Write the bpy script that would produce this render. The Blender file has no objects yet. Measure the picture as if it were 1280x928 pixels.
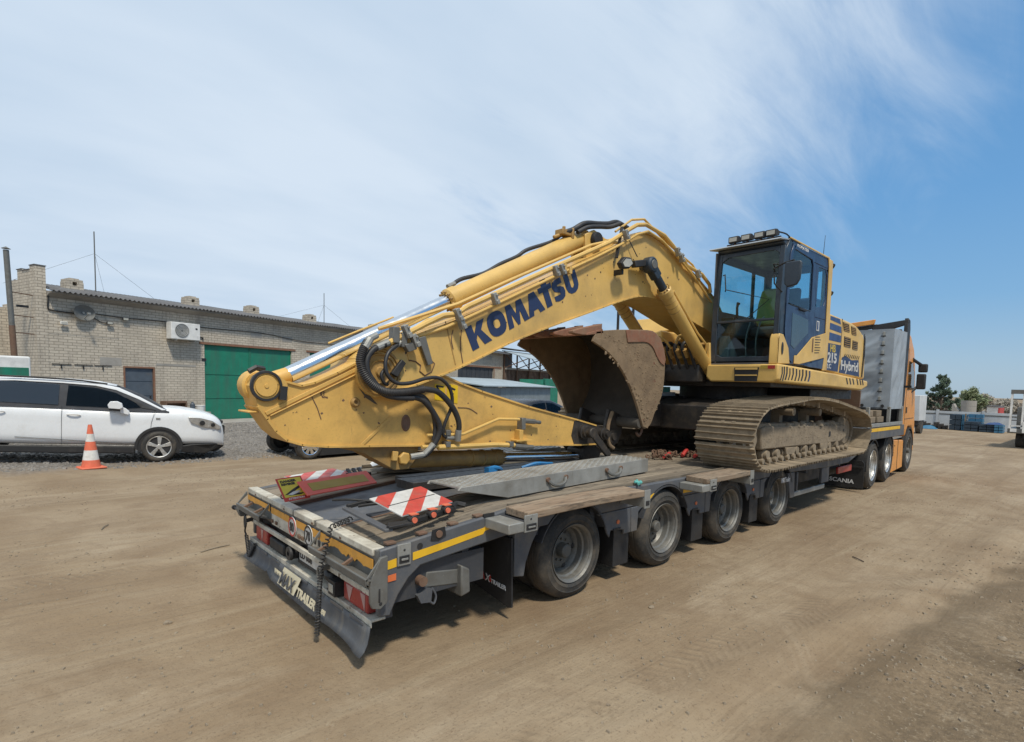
import bpy, math, random
from mathutils import Vector, Matrix, noise
random.seed(7)
R = math.radians
sc = bpy.context.scene
col = sc.collection

# ------------------------------------------------------------------ camera
cam_d = bpy.data.cameras.new('camera')
cam = bpy.data.objects.new('camera', cam_d); col.objects.link(cam)
sc.camera = cam
YAW, PITCH, ROLL = 0.8381, -0.0723, 0.0241
F = Vector((math.cos(PITCH)*math.cos(YAW), math.cos(PITCH)*math.sin(YAW), math.sin(PITCH)))
r0 = Vector((math.sin(YAW), -math.cos(YAW), 0)); u0 = r0.cross(F)
RR = math.cos(ROLL)*r0 + math.sin(ROLL)*u0
UU = -math.sin(ROLL)*r0 + math.cos(ROLL)*u0
m = Matrix((RR, UU, -F)).transposed().to_4x4()
m.translation = Vector((-1.6812, -3.108, 1.8484))
cam.matrix_world = m
cam_d.sensor_width = 36; cam_d.lens = 687.26/1280*36
cam_d.shift_x = -0.0007; cam_d.shift_y = 0.0527
cam_d.clip_start = 0.05; cam_d.clip_end = 3000

# ------------------------------------------------------------------ light, sky, exposure
SUN = Vector((-0.17, -0.55, 0.96)).normalized()
sd = bpy.data.lights.new('sun', 'SUN'); sd.energy = 3.4; sd.angle = R(6.0); sd.color = (1, .93, .80)
so = bpy.data.objects.new('sun', sd); col.objects.link(so)
so.rotation_euler = SUN.to_track_quat('Z', 'Y').to_euler()
sc.view_settings.view_transform = 'Standard'; sc.view_settings.look = 'None'
sc.view_settings.exposure = 0.0; sc.view_settings.gamma = 1
w = bpy.data.worlds.new('World'); sc.world = w; w.use_nodes = True
N = w.node_tree.nodes; L = w.node_tree.links; N.clear()
wo = N.new('ShaderNodeOutputWorld'); bg = N.new('ShaderNodeBackground'); bg.inputs[1].default_value = 0.15
sky = N.new('ShaderNodeTexSky'); sky.sky_type = 'NISHITA'; sky.sun_disc = False
sky.sun_elevation = math.asin(SUN.z); sky.sun_rotation = math.atan2(SUN.x, SUN.y)
sky.air_density = 1.0; sky.dust_density = 0.7; sky.ozone_density = 2.5
def wn(t, **k):
    n = N.new(t)
    for a, b in k.items(): setattr(n, a, b)
    return n
def wmath(op, a, b=None, clamp=False):
    n = wn('ShaderNodeMath', operation=op, use_clamp=clamp)
    for i, x in enumerate((a, b)):
        if x is None: continue
        if isinstance(x, (int, float)): n.inputs[i].default_value = x
        else: L.new(x, n.inputs[i])
    return n.outputs[0]
tc = wn('ShaderNodeTexCoord'); sep = wn('ShaderNodeSeparateXYZ'); L.new(tc.outputs['Generated'], sep.inputs[0])
# flat cloud deck: direction projected on a plane overhead
zc = wmath('ADD', wmath('MAXIMUM', sep.outputs[2], 0.0), 0.22)
cx = wmath('DIVIDE', sep.outputs[0], zc); cy = wmath('DIVIDE', sep.outputs[1], zc)
cmb = wn('ShaderNodeCombineXYZ'); L.new(cx, cmb.inputs[0]); L.new(cy, cmb.inputs[1])
mp = wn('ShaderNodeMapping'); L.new(cmb.outputs[0], mp.inputs[0])
mp.inputs['Rotation'].default_value = (0, 0, R(36)); mp.inputs['Scale'].default_value = (0.6, 1.35, 1)
n1 = wn('ShaderNodeTexNoise'); n1.inputs['Scale'].default_value = 1.1; n1.inputs['Detail'].default_value = 9
n1.inputs['Roughness'].default_value = .56; n1.inputs['Distortion'].default_value = .5
L.new(mp.outputs[0], n1.inputs['Vector'])
# the bank of thin cloud lies to the north west of the yard, the clear sky to the east
east = wmath('ADD', wmath('MULTIPLY', sep.outputs[0], 0.80), wmath('MULTIPLY', sep.outputs[1], -0.60))
dens = wmath('ADD', wmath('MULTIPLY', east, -1.6), wmath('MULTIPLY', sep.outputs[2], 1.2))
dens = wmath('ADD', dens, wmath('MULTIPLY', wmath('SUBTRACT', n1.outputs[0], .5), 2.3))
mp3 = wn('ShaderNodeMapping'); L.new(cmb.outputs[0], mp3.inputs[0]); mp3.inputs['Rotation'].default_value = (0, 0, R(50)); mp3.inputs['Scale'].default_value = (.8, 3.2, 1)
n3 = wn('ShaderNodeTexNoise'); n3.inputs['Scale'].default_value = 1.5; n3.inputs['Detail'].default_value = 11; n3.inputs['Roughness'].default_value = .66; n3.inputs['Distortion'].default_value = .9
L.new(mp3.outputs[0], n3.inputs['Vector'])
dens = wmath('ADD', dens, wmath('MULTIPLY', wmath('SUBTRACT', n3.outputs[0], .5), .95))
mr = wn('ShaderNodeMapRange'); mr.interpolation_type = 'SMOOTHSTEP'; L.new(dens, mr.inputs[0])
mr.inputs[1].default_value = -0.82; mr.inputs[2].default_value = 0.40; mr.inputs[3].default_value = 0.0; mr.inputs[4].default_value = 0.96
n2 = wn('ShaderNodeTexNoise'); n2.inputs['Scale'].default_value = 1.3; n2.inputs['Detail'].default_value = 5; n2.inputs['Roughness'].default_value = .5
L.new(mp.outputs[0], n2.inputs['Vector'])
cr = wn('ShaderNodeValToRGB'); L.new(n2.outputs[0], cr.inputs[0])
cr.color_ramp.elements[0].position = .35; cr.color_ramp.elements[0].color = (3.7, 4.55, 5.55, 1)
cr.color_ramp.elements[1].position = .62; cr.color_ramp.elements[1].color = (4.6, 5.3, 6.1, 1)
# clear air: the physical sky with its whitish horizon tempered towards the blue-grey of the photograph
rp = wn('ShaderNodeValToRGB'); L.new(sep.outputs[2], rp.inputs[0]); e_ = rp.color_ramp.elements
e_[0].position = 0.0; e_[0].color = (2.45, 3.35, 4.2, 1); e_[1].position = 1.0; e_[1].color = (.62, 1.7, 3.6, 1)
for pos, c_ in ((.05, (2.1, 3.2, 4.35)), (.14, (1.30, 2.75, 4.5)), (.28, (.92, 2.38, 4.45)), (.5, (.80, 2.1, 4.1))):
    q_ = e_.new(pos); q_.color = (*c_, 1)
clr = wn('ShaderNodeMix', data_type='RGBA'); clr.inputs[0].default_value = .86; L.new(sky.outputs[0], clr.inputs[6]); L.new(rp.outputs[0], clr.inputs[7])
mx = wn('ShaderNodeMix', data_type='RGBA')
L.new(mr.outputs[0], mx.inputs[0]); L.new(clr.outputs[2], mx.inputs[6]); L.new(cr.outputs[0], mx.inputs[7])
L.new(mx.outputs[2], bg.inputs[0]); L.new(bg.outputs[0], wo.inputs[0])

# ------------------------------------------------------------------ materials
def srgb(r, g, b):
    f = lambda c: ((c/255+.055)/1.055)**2.4 if c > 10 else c/255/12.92
    return (f(r), f(g), f(b))
MATS = {}
class NT:
    def __init__(s, name):
        s.m = bpy.data.materials.new(name); s.m.use_nodes = True
        s.n = s.m.node_tree.nodes; s.l = s.m.node_tree.links
        s.b = s.n['Principled BSDF']; s.tc = s.n.new('ShaderNodeTexCoord')
    def noise(s, scale, detail=4, rough=.55, vec=None, dist=0, stretch=None, coord='Object'):
        t = s.n.new('ShaderNodeTexNoise'); t.inputs['Scale'].default_value = scale; t.inputs['Detail'].default_value = detail
        t.inputs['Roughness'].default_value = rough; t.inputs['Distortion'].default_value = dist
        v = vec or s.tc.outputs[coord]
        if stretch:
            mp = s.n.new('ShaderNodeMapping'); mp.inputs['Scale'].default_value = stretch; s.l.new(v, mp.inputs[0]); v = mp.outputs[0]
        s.l.new(v, t.inputs['Vector']); return t.outputs[0]
    def ramp(s, fac, stops):
        r = s.n.new('ShaderNodeValToRGB'); e = r.color_ramp.elements
        while len(e) < len(stops): e.new(.5)
        for k, (p, c) in enumerate(stops):
            e[k].position = p; e[k].color = (c, c, c, 1) if isinstance(c, (int, float)) else (*c, 1)
        s.l.new(fac, r.inputs[0]); return r.outputs[0]
    def mix(s, fac, a, b, mode='MIX'):
        x = s.n.new('ShaderNodeMix'); x.data_type = 'RGBA'; x.blend_type = mode
        for sock, v in ((x.inputs[0], fac), (x.inputs[6], a), (x.inputs[7], b)):
            if isinstance(v, (int, float)): sock.default_value = v
            elif isinstance(v, tuple): sock.default_value = (*v, 1)
            else: s.l.new(v, sock)
        return x.outputs[2]
    def math(s, op, a, b=0., clamp=False):
        x = s.n.new('ShaderNodeMath'); x.operation = op; x.use_clamp = clamp
        for k, v in enumerate((a, b)):
            if isinstance(v, (int, float)): x.inputs[k].default_value = v
            else: s.l.new(v, x.inputs[k])
        return x.outputs[0]
    def bump(s, h, strength=.3, dist=.01):
        x = s.n.new('ShaderNodeBump'); x.inputs['Strength'].default_value = strength; x.inputs['Distance'].default_value = dist
        s.l.new(h, x.inputs['Height']); s.l.new(x.outputs[0], s.b.inputs['Normal']); return x
    def color(s, c):
        if isinstance(c, tuple): s.b.inputs['Base Color'].default_value = (*c, 1)
        else: s.l.new(c, s.b.inputs['Base Color'])
    def rough(s, r):
        if isinstance(r, (int, float)): s.b.inputs['Roughness'].default_value = r
        else: s.l.new(r, s.b.inputs['Roughness'])
    def metal(s, v): s.b.inputs['Metallic'].default_value = v

def worn(name, base, dirt=(.16, .12, .085), rough=.5, metal=0., dirt_amt=.5, dirt_scale=2.5, chip=None, chip_amt=.62, var=.12, bump=.12, fine=60, stretch=None, rnd_amt=0.):
    """painted or bare surface with cloudy dirt, small chips and uneven gloss"""
    t = NT(name)
    rnd = t.n.new('ShaderNodeObjectInfo').outputs['Random']
    v = t.noise(dirt_scale*1.7, 3)
    c = t.mix(t.ramp(v, [(.3, 0.), (.7, 1.)]), tuple(x*(1-var) for x in base), tuple(min(1, x*(1+var)) for x in base))
    d = t.ramp(t.noise(dirt_scale, 8, .68, stretch=stretch), [(.62-.28*dirt_amt, 0.), (.86-.2*dirt_amt, min(1., .35+.6*dirt_amt))])
    c = t.mix(d, c, dirt)
    s1 = t.noise(fine, 3, .6)
    c = t.mix(t.math('MULTIPLY', t.ramp(s1, [(.52, 0.), (.75, 1.)]), .35*dirt_amt+.05), c, dirt)
    sc2 = t.noise(16, 6, .75, stretch=(1.0, 1.0, .22))
    c = t.mix(t.math('MULTIPLY', t.ramp(sc2, [(.60, 0.), (.70, 1.)]), .10+.55*dirt_amt), c, dirt)
    if chip:
        k2 = t.ramp(t.noise(34, 4, .7), [(.70, 0.), (.73, .9)])
        c = t.mix(k2, c, chip)
        k = t.math('MULTIPLY', t.ramp(t.noise(9, 6, .7), [(chip_amt, 0.), (chip_amt+.02, 1.)]), 1.)
        c = t.mix(k, c, chip)
    if rnd_amt:
        hv = t.n.new('ShaderNodeHueSaturation'); t.l.new(c, hv.inputs['Color']); t.l.new(t.math('ADD', t.math('MULTIPLY', rnd, 2*rnd_amt), 1-rnd_amt), hv.inputs['Value']); c = hv.outputs[0]
    t.color(c)
    t.rough(t.ramp(t.noise(dirt_scale*3, 5), [(.25, max(.05, rough-.12)), (.75, min(1, rough+.18))]))
    t.metal(metal)
    t.bump(t.noise(fine*.6, 5, .7), bump, .004)
    return t.m
def M(k): return MATS[k]
RUST = (.12, .045, .022)
MATS['yellow'] = worn('excavator_yellow', (.62, .40, .118), dirt=(.24, .165, .08), rough=.42, dirt_amt=.34, chip=(.10, .05, .03), chip_amt=.70, bump=.05, dirt_scale=1.6)
MATS['yellow_old'] = worn('arm_yellow', (.62, .375, .098), dirt=(.20, .125, .055), rough=.5, dirt_amt=.42, chip=(.10, .05, .03), chip_amt=.665, bump=.09, dirt_scale=2.2)
MATS['yellow_dark'] = worn('grimy_yellow', (.40, .235, .065), dirt=(.11, .075, .045), rough=.55, dirt_amt=.75, bump=.15)
MATS['navy'] = worn('navy_paint', (.016, .035, .085), dirt=(.10, .10, .10), rough=.32, dirt_amt=.22, bump=.02)
MATS['decal_navy'] = worn('navy_decal', (.020, .034, .092), dirt=(.10, .09, .08), rough=.4, dirt_amt=.08, bump=.02)
MATS['decal_blue'] = worn('blue_decal', (.026, .055, .15), dirt=(.12, .10, .08), rough=.4, dirt_amt=.15, bump=.02)
MATS['cabframe'] = worn('cab_frame_paint', (.022, .034, .050), dirt=(.16, .15, .14), rough=.4, dirt_amt=.3, bump=.03)
MATS['black'] = worn('black_plastic', (.018, .018, .019), dirt=(.10, .09, .075), rough=.55, dirt_amt=.3)
MATS['hose'] = worn('hose_rubber', (.022, .022, .024), dirt=(.11, .09, .07), rough=.5, dirt_amt=.3)
MATS['rubber'] = worn('tyre_rubber', (.030, .030, .029), dirt=(.15, .12, .085), rough=.8, dirt_amt=.6, dirt_scale=3, bump=.2)
MATS['flap'] = worn('rubber_flap', (.075, .082, .092), dirt=(.20, .18, .15), rough=.6, dirt_amt=.45, dirt_scale=3, stretch=(1, 4, .6))
MATS['grey'] = worn('trailer_grey', (.080, .086, .097), dirt=(.20, .17, .13), rough=.55, dirt_amt=.52, bump=.06, chip=(.16, .13, .10), chip_amt=.70)
MATS['grey_dark'] = worn('chassis_grey', (.040, .043, .050), dirt=(.12, .105, .085), rough=.6, dirt_amt=.4)
MATS['galv'] = worn('galvanised_steel', (.30, .30, .28), dirt=(.16, .145, .12), rough=.5, metal=.35, dirt_amt=.5, dirt_scale=4)
MATS['galv_dark'] = worn('weathered_steel', (.155, .155, .145), dirt=(.10, .085, .065), rough=.55, metal=.3, dirt_amt=.5, dirt_scale=5, chip=(.30, .29, .26), chip_amt=.66)
MATS['alu'] = worn('ramp_aluminium', (.35, .345, .32), dirt=(.17, .15, .12), rough=.55, metal=.4, dirt_amt=.62, dirt_scale=3)
MATS['white_old'] = worn('chipped_white_paint', (.54, .51, .43), dirt=(.21, .17, .12), rough=.6, dirt_amt=.72, dirt_scale=5, chip=(.10, .06, .04), chip_amt=.63, bump=.2)
MATS['orange_tape'] = worn('orange_yellow_tape', (.62, .30, .045), dirt=(.22, .15, .08), rough=.5, dirt_amt=.4, dirt_scale=6, chip=(.09, .085, .08), chip_amt=.66)
MATS['yellow_tape'] = worn('yellow_reflective_tape', (.72, .42, .02), dirt=(.25, .17, .06), rough=.45, dirt_amt=.15, chip=(.10, .085, .06), chip_amt=.72)
MATS['redlamp'] = worn('red_lamp_lens', (.34, .035, .03), dirt=(.22, .13, .11), rough=.3, dirt_amt=.5)
MATS['redlamp2'] = worn('pale_lamp_lens', (.46, .28, .26), dirt=(.24, .18, .15), rough=.35, dirt_amt=.5)
MATS['amber'] = worn('amber_reflector', (.62, .15, .05), rough=.4, dirt_amt=.3)
MATS['chrome'] = worn('chrome_rod', (.80, .81, .82), dirt=(.5, .48, .45), rough=.14, metal=1., dirt_amt=.12, bump=.01, var=.02)
MATS['rim'] = worn('wheel_disc_steel', (.21, .208, .195), dirt=(.11, .092, .068), rough=.5, metal=.5, dirt_amt=.62, dirt_scale=5)
MATS['disc'] = worn('wheel_disc_dusty', (.115, .112, .102), dirt=(.16, .135, .10), rough=.6, metal=.2, dirt_amt=.6, dirt_scale=6)
MATS['rim_alu'] = worn('polished_wheel', (.62, .62, .60), dirt=(.15, .125, .09), rough=.35, metal=.7, dirt_amt=.6, dirt_scale=7)
MATS['rust'] = worn('rusty_steel', (.15, .085, .055), dirt=(.16, .12, .08), rough=.8, dirt_amt=.6, dirt_scale=7, bump=.4)
MATS['rustred'] = worn('red_brown_rust', (.22, .095, .055), dirt=(.21, .155, .10), rough=.75, dirt_amt=.75, dirt_scale=6, bump=.3)
MATS['mud'] = worn('dried_mud_steel', (.245, .195, .135), dirt=(.105, .080, .055), rough=.9, dirt_amt=.5, dirt_scale=7, bump=.8, fine=45)
MATS['shoe'] = worn('muddy_track_shoe', (.265, .210, .142), dirt=(.095, .070, .045), rough=.85, dirt_amt=.65, dirt_scale=7, bump=.9, fine=30, rnd_amt=.22)
MATS['bucket'] = worn('earthy_bucket_steel', (.215, .150, .088), dirt=(.105, .068, .040), rough=.8, dirt_amt=.6, dirt_scale=5, bump=.55, fine=50, chip=(.14, .05, .03), chip_amt=.64)
MATS['bucket_in'] = worn('bucket_inner_steel', (.070, .062, .052), dirt=(.14, .115, .085), rough=.85, dirt_amt=.45, dirt_scale=3, bump=.3)
MATS['grease'] = worn('greasy_black_steel', (.028, .024, .021), dirt=(.10, .075, .05), rough=.5, dirt_amt=.5, dirt_scale=8, bump=.3)
MATS['tarp'] = worn('grey_tarpaulin', (.285, .32, .355), dirt=(.22, .225, .22), rough=.55, dirt_amt=.3, dirt_scale=2, bump=.05)
MATS['truck'] = worn('orange_truck_paint', (.68, .285, .055), dirt=(.30, .17, .08), rough=.32, dirt_amt=.2, bump=.02)
MATS['white_car'] = worn('white_car_paint', (.70, .72, .735), dirt=(.5, .48, .44), rough=.25, dirt_amt=.15, bump=.0, var=.02)
MATS['black_car'] = worn('black_car_paint', (.012, .013, .016), dirt=(.08, .075, .065), rough=.28, dirt_amt=.35, bump=.0)
MATS['teal'] = worn('green_gate_paint', (.010, .190, .115), dirt=(.045, .125, .085), rough=.55, dirt_amt=.75, dirt_scale=1.6, bump=.15, stretch=(3, 3, .4), chip=(.10, .06, .04), chip_amt=.70)
MATS['door'] = worn('slate_door_paint', (.075, .095, .12), rough=.5, dirt_amt=.2)
MATS['white'] = worn('white_plastic', (.72, .71, .68), dirt=(.38, .35, .30), rough=.45, dirt_amt=.3)
MATS['sheet'] = worn('blue_grey_sheet_metal', (.21, .245, .26), dirt=(.13, .135, .13), rough=.6, metal=.2, dirt_amt=.5, dirt_scale=1.0, stretch=(1, 1, .25))
MATS['sheet_roof'] = worn('pale_sheet_roof', (.36, .42, .45), dirt=(.26, .28, .28), rough=.5, metal=.2, dirt_amt=.4, dirt_scale=.8)
MATS['pinkwall'] = worn('old_pinkish_plaster', (.30, .205, .18), dirt=(.16, .12, .105), rough=.85, dirt_amt=.5)
MATS['brown_wood'] = worn('brown_boarding', (.095, .055, .042), dirt=(.05, .03, .025), rough=.8, dirt_amt=.5)
MATS['slate'] = worn('asbestos_sheet', (.115, .115, .12), dirt=(.19, .19, .185), rough=.85, dirt_amt=.5, dirt_scale=1.2, bump=.3)
MATS['concrete'] = worn('weathered_concrete', (.32, .30, .27), dirt=(.18, .165, .14), rough=.9, dirt_amt=.5, dirt_scale=1.3, bump=.3)
MATS['fence'] = worn('pale_concrete_fence', (.52, .54, .55), dirt=(.34, .34, .33), rough=.8, dirt_amt=.4, dirt_scale=.8)
MATS['bluecrate'] = worn('blue_plastic_crate', (.035, .145, .25), dirt=(.08, .10, .12), rough=.5, dirt_amt=.4)
MATS['darkcrate'] = worn('dark_crate_ends', (.018, .035, .055), dirt=(.05, .07, .09), rough=.6, dirt_amt=.5, dirt_scale=6)
MATS['cone'] = worn('cone_orange', (.66, .145, .075), dirt=(.35, .20, .14), rough=.55, dirt_amt=.4, dirt_scale=6)
MATS['conewhite'] = worn('cone_white', (.66, .65, .62), dirt=(.4, .36, .3), rough=.5, dirt_amt=.4, dirt_scale=8)
MATS['red'] = worn('red_reflective', (.50, .065, .05), dirt=(.33, .17, .13), rough=.45, dirt_amt=.45, dirt_scale=6)
MATS['signwhite'] = worn('white_reflective', (.56, .555, .53), dirt=(.32, .29, .25), rough=.45, dirt_amt=.5, dirt_scale=7)
MATS['pink'] = worn('faded_red_border', (.72, .12, .085), dirt=(.45, .2, .15), rough=.5, dirt_amt=.15)
MATS['olive'] = worn('olive_yellow_film', (.36, .245, .035), dirt=(.2, .14, .05), rough=.5, dirt_amt=.3)
MATS['signyellow'] = worn('yellow_card', (.62, .50, .06), dirt=(.35, .27, .1), rough=.5, dirt_amt=.2)
MATS['warnyellow'] = worn('yellow_warning_film', (.72, .47, .01), dirt=(.3, .2, .05), rough=.4, dirt_amt=.1)
MATS['ink'] = worn('dark_print', (.02, .02, .022), rough=.5, dirt_amt=.1)
MATS['cream'] = worn('cream_print', (.62, .56, .40), dirt=(.3, .26, .2), rough=.6, dirt_amt=.3)
MATS['silver'] = worn('silver_print', (.66, .67, .68), dirt=(.4, .4, .4), rough=.5, dirt_amt=.15)
MATS['redprint'] = worn('red_print', (.48, .05, .04), rough=.5, dirt_amt=.3)
MATS['gold'] = worn('gold_print', (.55, .40, .06), rough=.5, dirt_amt=.1)
MATS['redchain'] = worn('red_strap', (.42, .035, .03), dirt=(.15, .06, .04), rough=.6, dirt_amt=.4)
MATS['blue'] = worn('blue_strap', (.02, .18, .42), rough=.6, dirt_amt=.3)
MATS['reflected_yellow'] = worn('boom_reflection_yellow', (.30, .30, .085), dirt=(.35, .30, .08), rough=.8, dirt_amt=.3)  # dull yellow of the boom's windscreen reflection, put into a solid's colour
MATS['seat'] = worn('seat_cloth', (.045, .048, .055), rough=.85, dirt_amt=.2)
MATS['lampglass'] = worn('lamp_glass', (.42, .41, .36), rough=.15, dirt_amt=.2)
MATS['bark'] = worn('bark', (.075, .055, .042), rough=.9, dirt_amt=.4)
MATS['teal_box'] = worn('turquoise_cardboard', (.10, .37, .34), rough=.6, dirt_amt=.2)
MATS['mixed'] = worn('grey_parcel', (.42, .46, .50), dirt=(.2, .22, .25), rough=.6, dirt_amt=.6, dirt_scale=20)
MATS['interior'] = worn('cab_interior_grey', (.11, .11, .115), rough=.7, dirt_amt=.2)
MATS['cwood'] = worn('weathered_timber_block', (.20, .155, .105), rough=.9, dirt_amt=.4)
def glass(name, tint, rough=.03, amt=1., ior=1.5):
    m = bpy.data.materials.new(name); m.use_nodes = True; n = m.node_tree.nodes; l = m.node_tree.links; n.clear()
    o = n.new('ShaderNodeOutputMaterial'); tr = n.new('ShaderNodeBsdfTransparent'); gl = n.new('ShaderNodeBsdfGlossy')
    fr = n.new('ShaderNodeFresnel'); fr.inputs[0].default_value = ior; mx = n.new('ShaderNodeMixShader')
    tr.inputs[0].default_value = (*tint, 1); gl.inputs['Roughness'].default_value = rough; gl.inputs[0].default_value = (.9*amt, .95*amt, amt, 1)
    ge = n.new('ShaderNodeNewGeometry'); iv = n.new('ShaderNodeMath'); iv.operation = 'SUBTRACT'; iv.inputs[0].default_value = 1; l.new(ge.outputs['Backfacing'], iv.inputs[1])
    mu = n.new('ShaderNodeMath'); mu.operation = 'MULTIPLY'; l.new(fr.outputs[0], mu.inputs[0]); l.new(iv.outputs[0], mu.inputs[1])
    l.new(mu.outputs[0], mx.inputs[0]); l.new(tr.outputs[0], mx.inputs[1]); l.new(gl.outputs[0], mx.inputs[2]); l.new(mx.outputs[0], o.inputs[0])
    return m
MATS['lowerglass'] = worn('lower_door_glass', (.035, .062, .085), dirt=(.09, .10, .10), rough=.12, dirt_amt=.2, bump=0)
MATS['glass'] = glass('cab_glass', (.74, .89, .92))
MATS['carglass'] = glass('car_glass', (.42, .46, .48), ior=1.9)
MATS['lens'] = glass('headlight_glass', (.8, .82, .84))

def wood_mat(name, a, b, axis_stretch, gr=1., dark=(.07, .055, .04)):
    t = NT(name); rnd = t.n.new('ShaderNodeObjectInfo').outputs['Random']
    mp = t.n.new('ShaderNodeMapping'); t.l.new(t.tc.outputs['Object'], mp.inputs[0]); mp.inputs['Scale'].default_value = axis_stretch
    cb = t.n.new('ShaderNodeCombineXYZ'); t.l.new(t.math('MULTIPLY', rnd, 37.), cb.inputs[0]); t.l.new(t.math('MULTIPLY', rnd, 11.), cb.inputs[1]); t.l.new(cb.outputs[0], mp.inputs['Location'])
    g = t.noise(14*gr, 6, .65, vec=mp.outputs[0], dist=.6)
    c = t.mix(t.ramp(g, [(.35, 0.), (.65, 1.)]), a, b)
    c = t.mix(t.ramp(t.noise(3, 6, .7), [(.45, 0.), (.75, .75)]), c, (.24, .195, .14))
    c = t.mix(t.math('MULTIPLY', t.ramp(t.noise(40*gr, 3, .6, vec=mp.outputs[0]), [(.54, 0.), (.64, 1.)]), .7), c, dark)
    hv = t.n.new('ShaderNodeHueSaturation'); t.l.new(c, hv.inputs['Color']); t.l.new(t.math('ADD', t.math('MULTIPLY', rnd, .45), .78), hv.inputs['Value'])
    t.color(hv.outputs[0]); t.rough(.88); t.bump(g, .6, .006)
    return t.m
MATS['plank'] = wood_mat('weathered_deck_wood', (.155, .125, .092), (.235, .195, .145), (.12, 1, 1))
MATS['plank_brown'] = wood_mat('brown_oak_plank', (.16, .105, .065), (.27, .205, .145), (.12, 1, 1))
MATS['boarding'] = wood_mat('brown_boarding_wood', (.075, .045, .034), (.12, .075, .055), (1, 1, .1))

def brick_mat():
    t = NT('silicate_brick')
    uv = t.n.new('ShaderNodeUVMap').outputs[0]
    br = t.n.new('ShaderNodeTexBrick'); t.l.new(uv, br.inputs['Vector'])
    br.inputs['Scale'].default_value = 1; br.inputs['Brick Width'].default_value = .26; br.inputs['Row Height'].default_value = .098
    br.inputs['Mortar Size'].default_value = .010; br.inputs['Mortar Smooth'].default_value = .3; br.inputs['Bias'].default_value = -.2
    br.inputs['Color1'].default_value = (.56, .495, .40, 1); br.inputs['Color2'].default_value = (.47, .41, .33, 1); br.inputs['Mortar'].default_value = (.28, .24, .19, 1)
    c = t.mix(t.ramp(t.noise(.9, 7, .65, vec=uv), [(.42, 0.), (.78, .55)]), br.outputs['Color'], (.27, .235, .19))
    c = t.mix(t.ramp(t.noise(5, 5, .7, vec=uv), [(.62, 0.), (.75, .5)]), c, (.14, .12, .10))
    c = t.mix(t.ramp(t.noise(1.4, 7, .7, vec=uv, stretch=(2.2, .25, 1)), [(.52, 0.), (.72, .6)]), c, (.19, .165, .14))
    t.color(c); t.rough(.92)
    h = t.math('SUBTRACT', t.noise(30, 4, vec=uv), t.math('MULTIPLY', br.outputs['Fac'], 2.)); t.bump(h, .5, .012)
    return t.m
MATS['brick'] = brick_mat()

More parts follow.
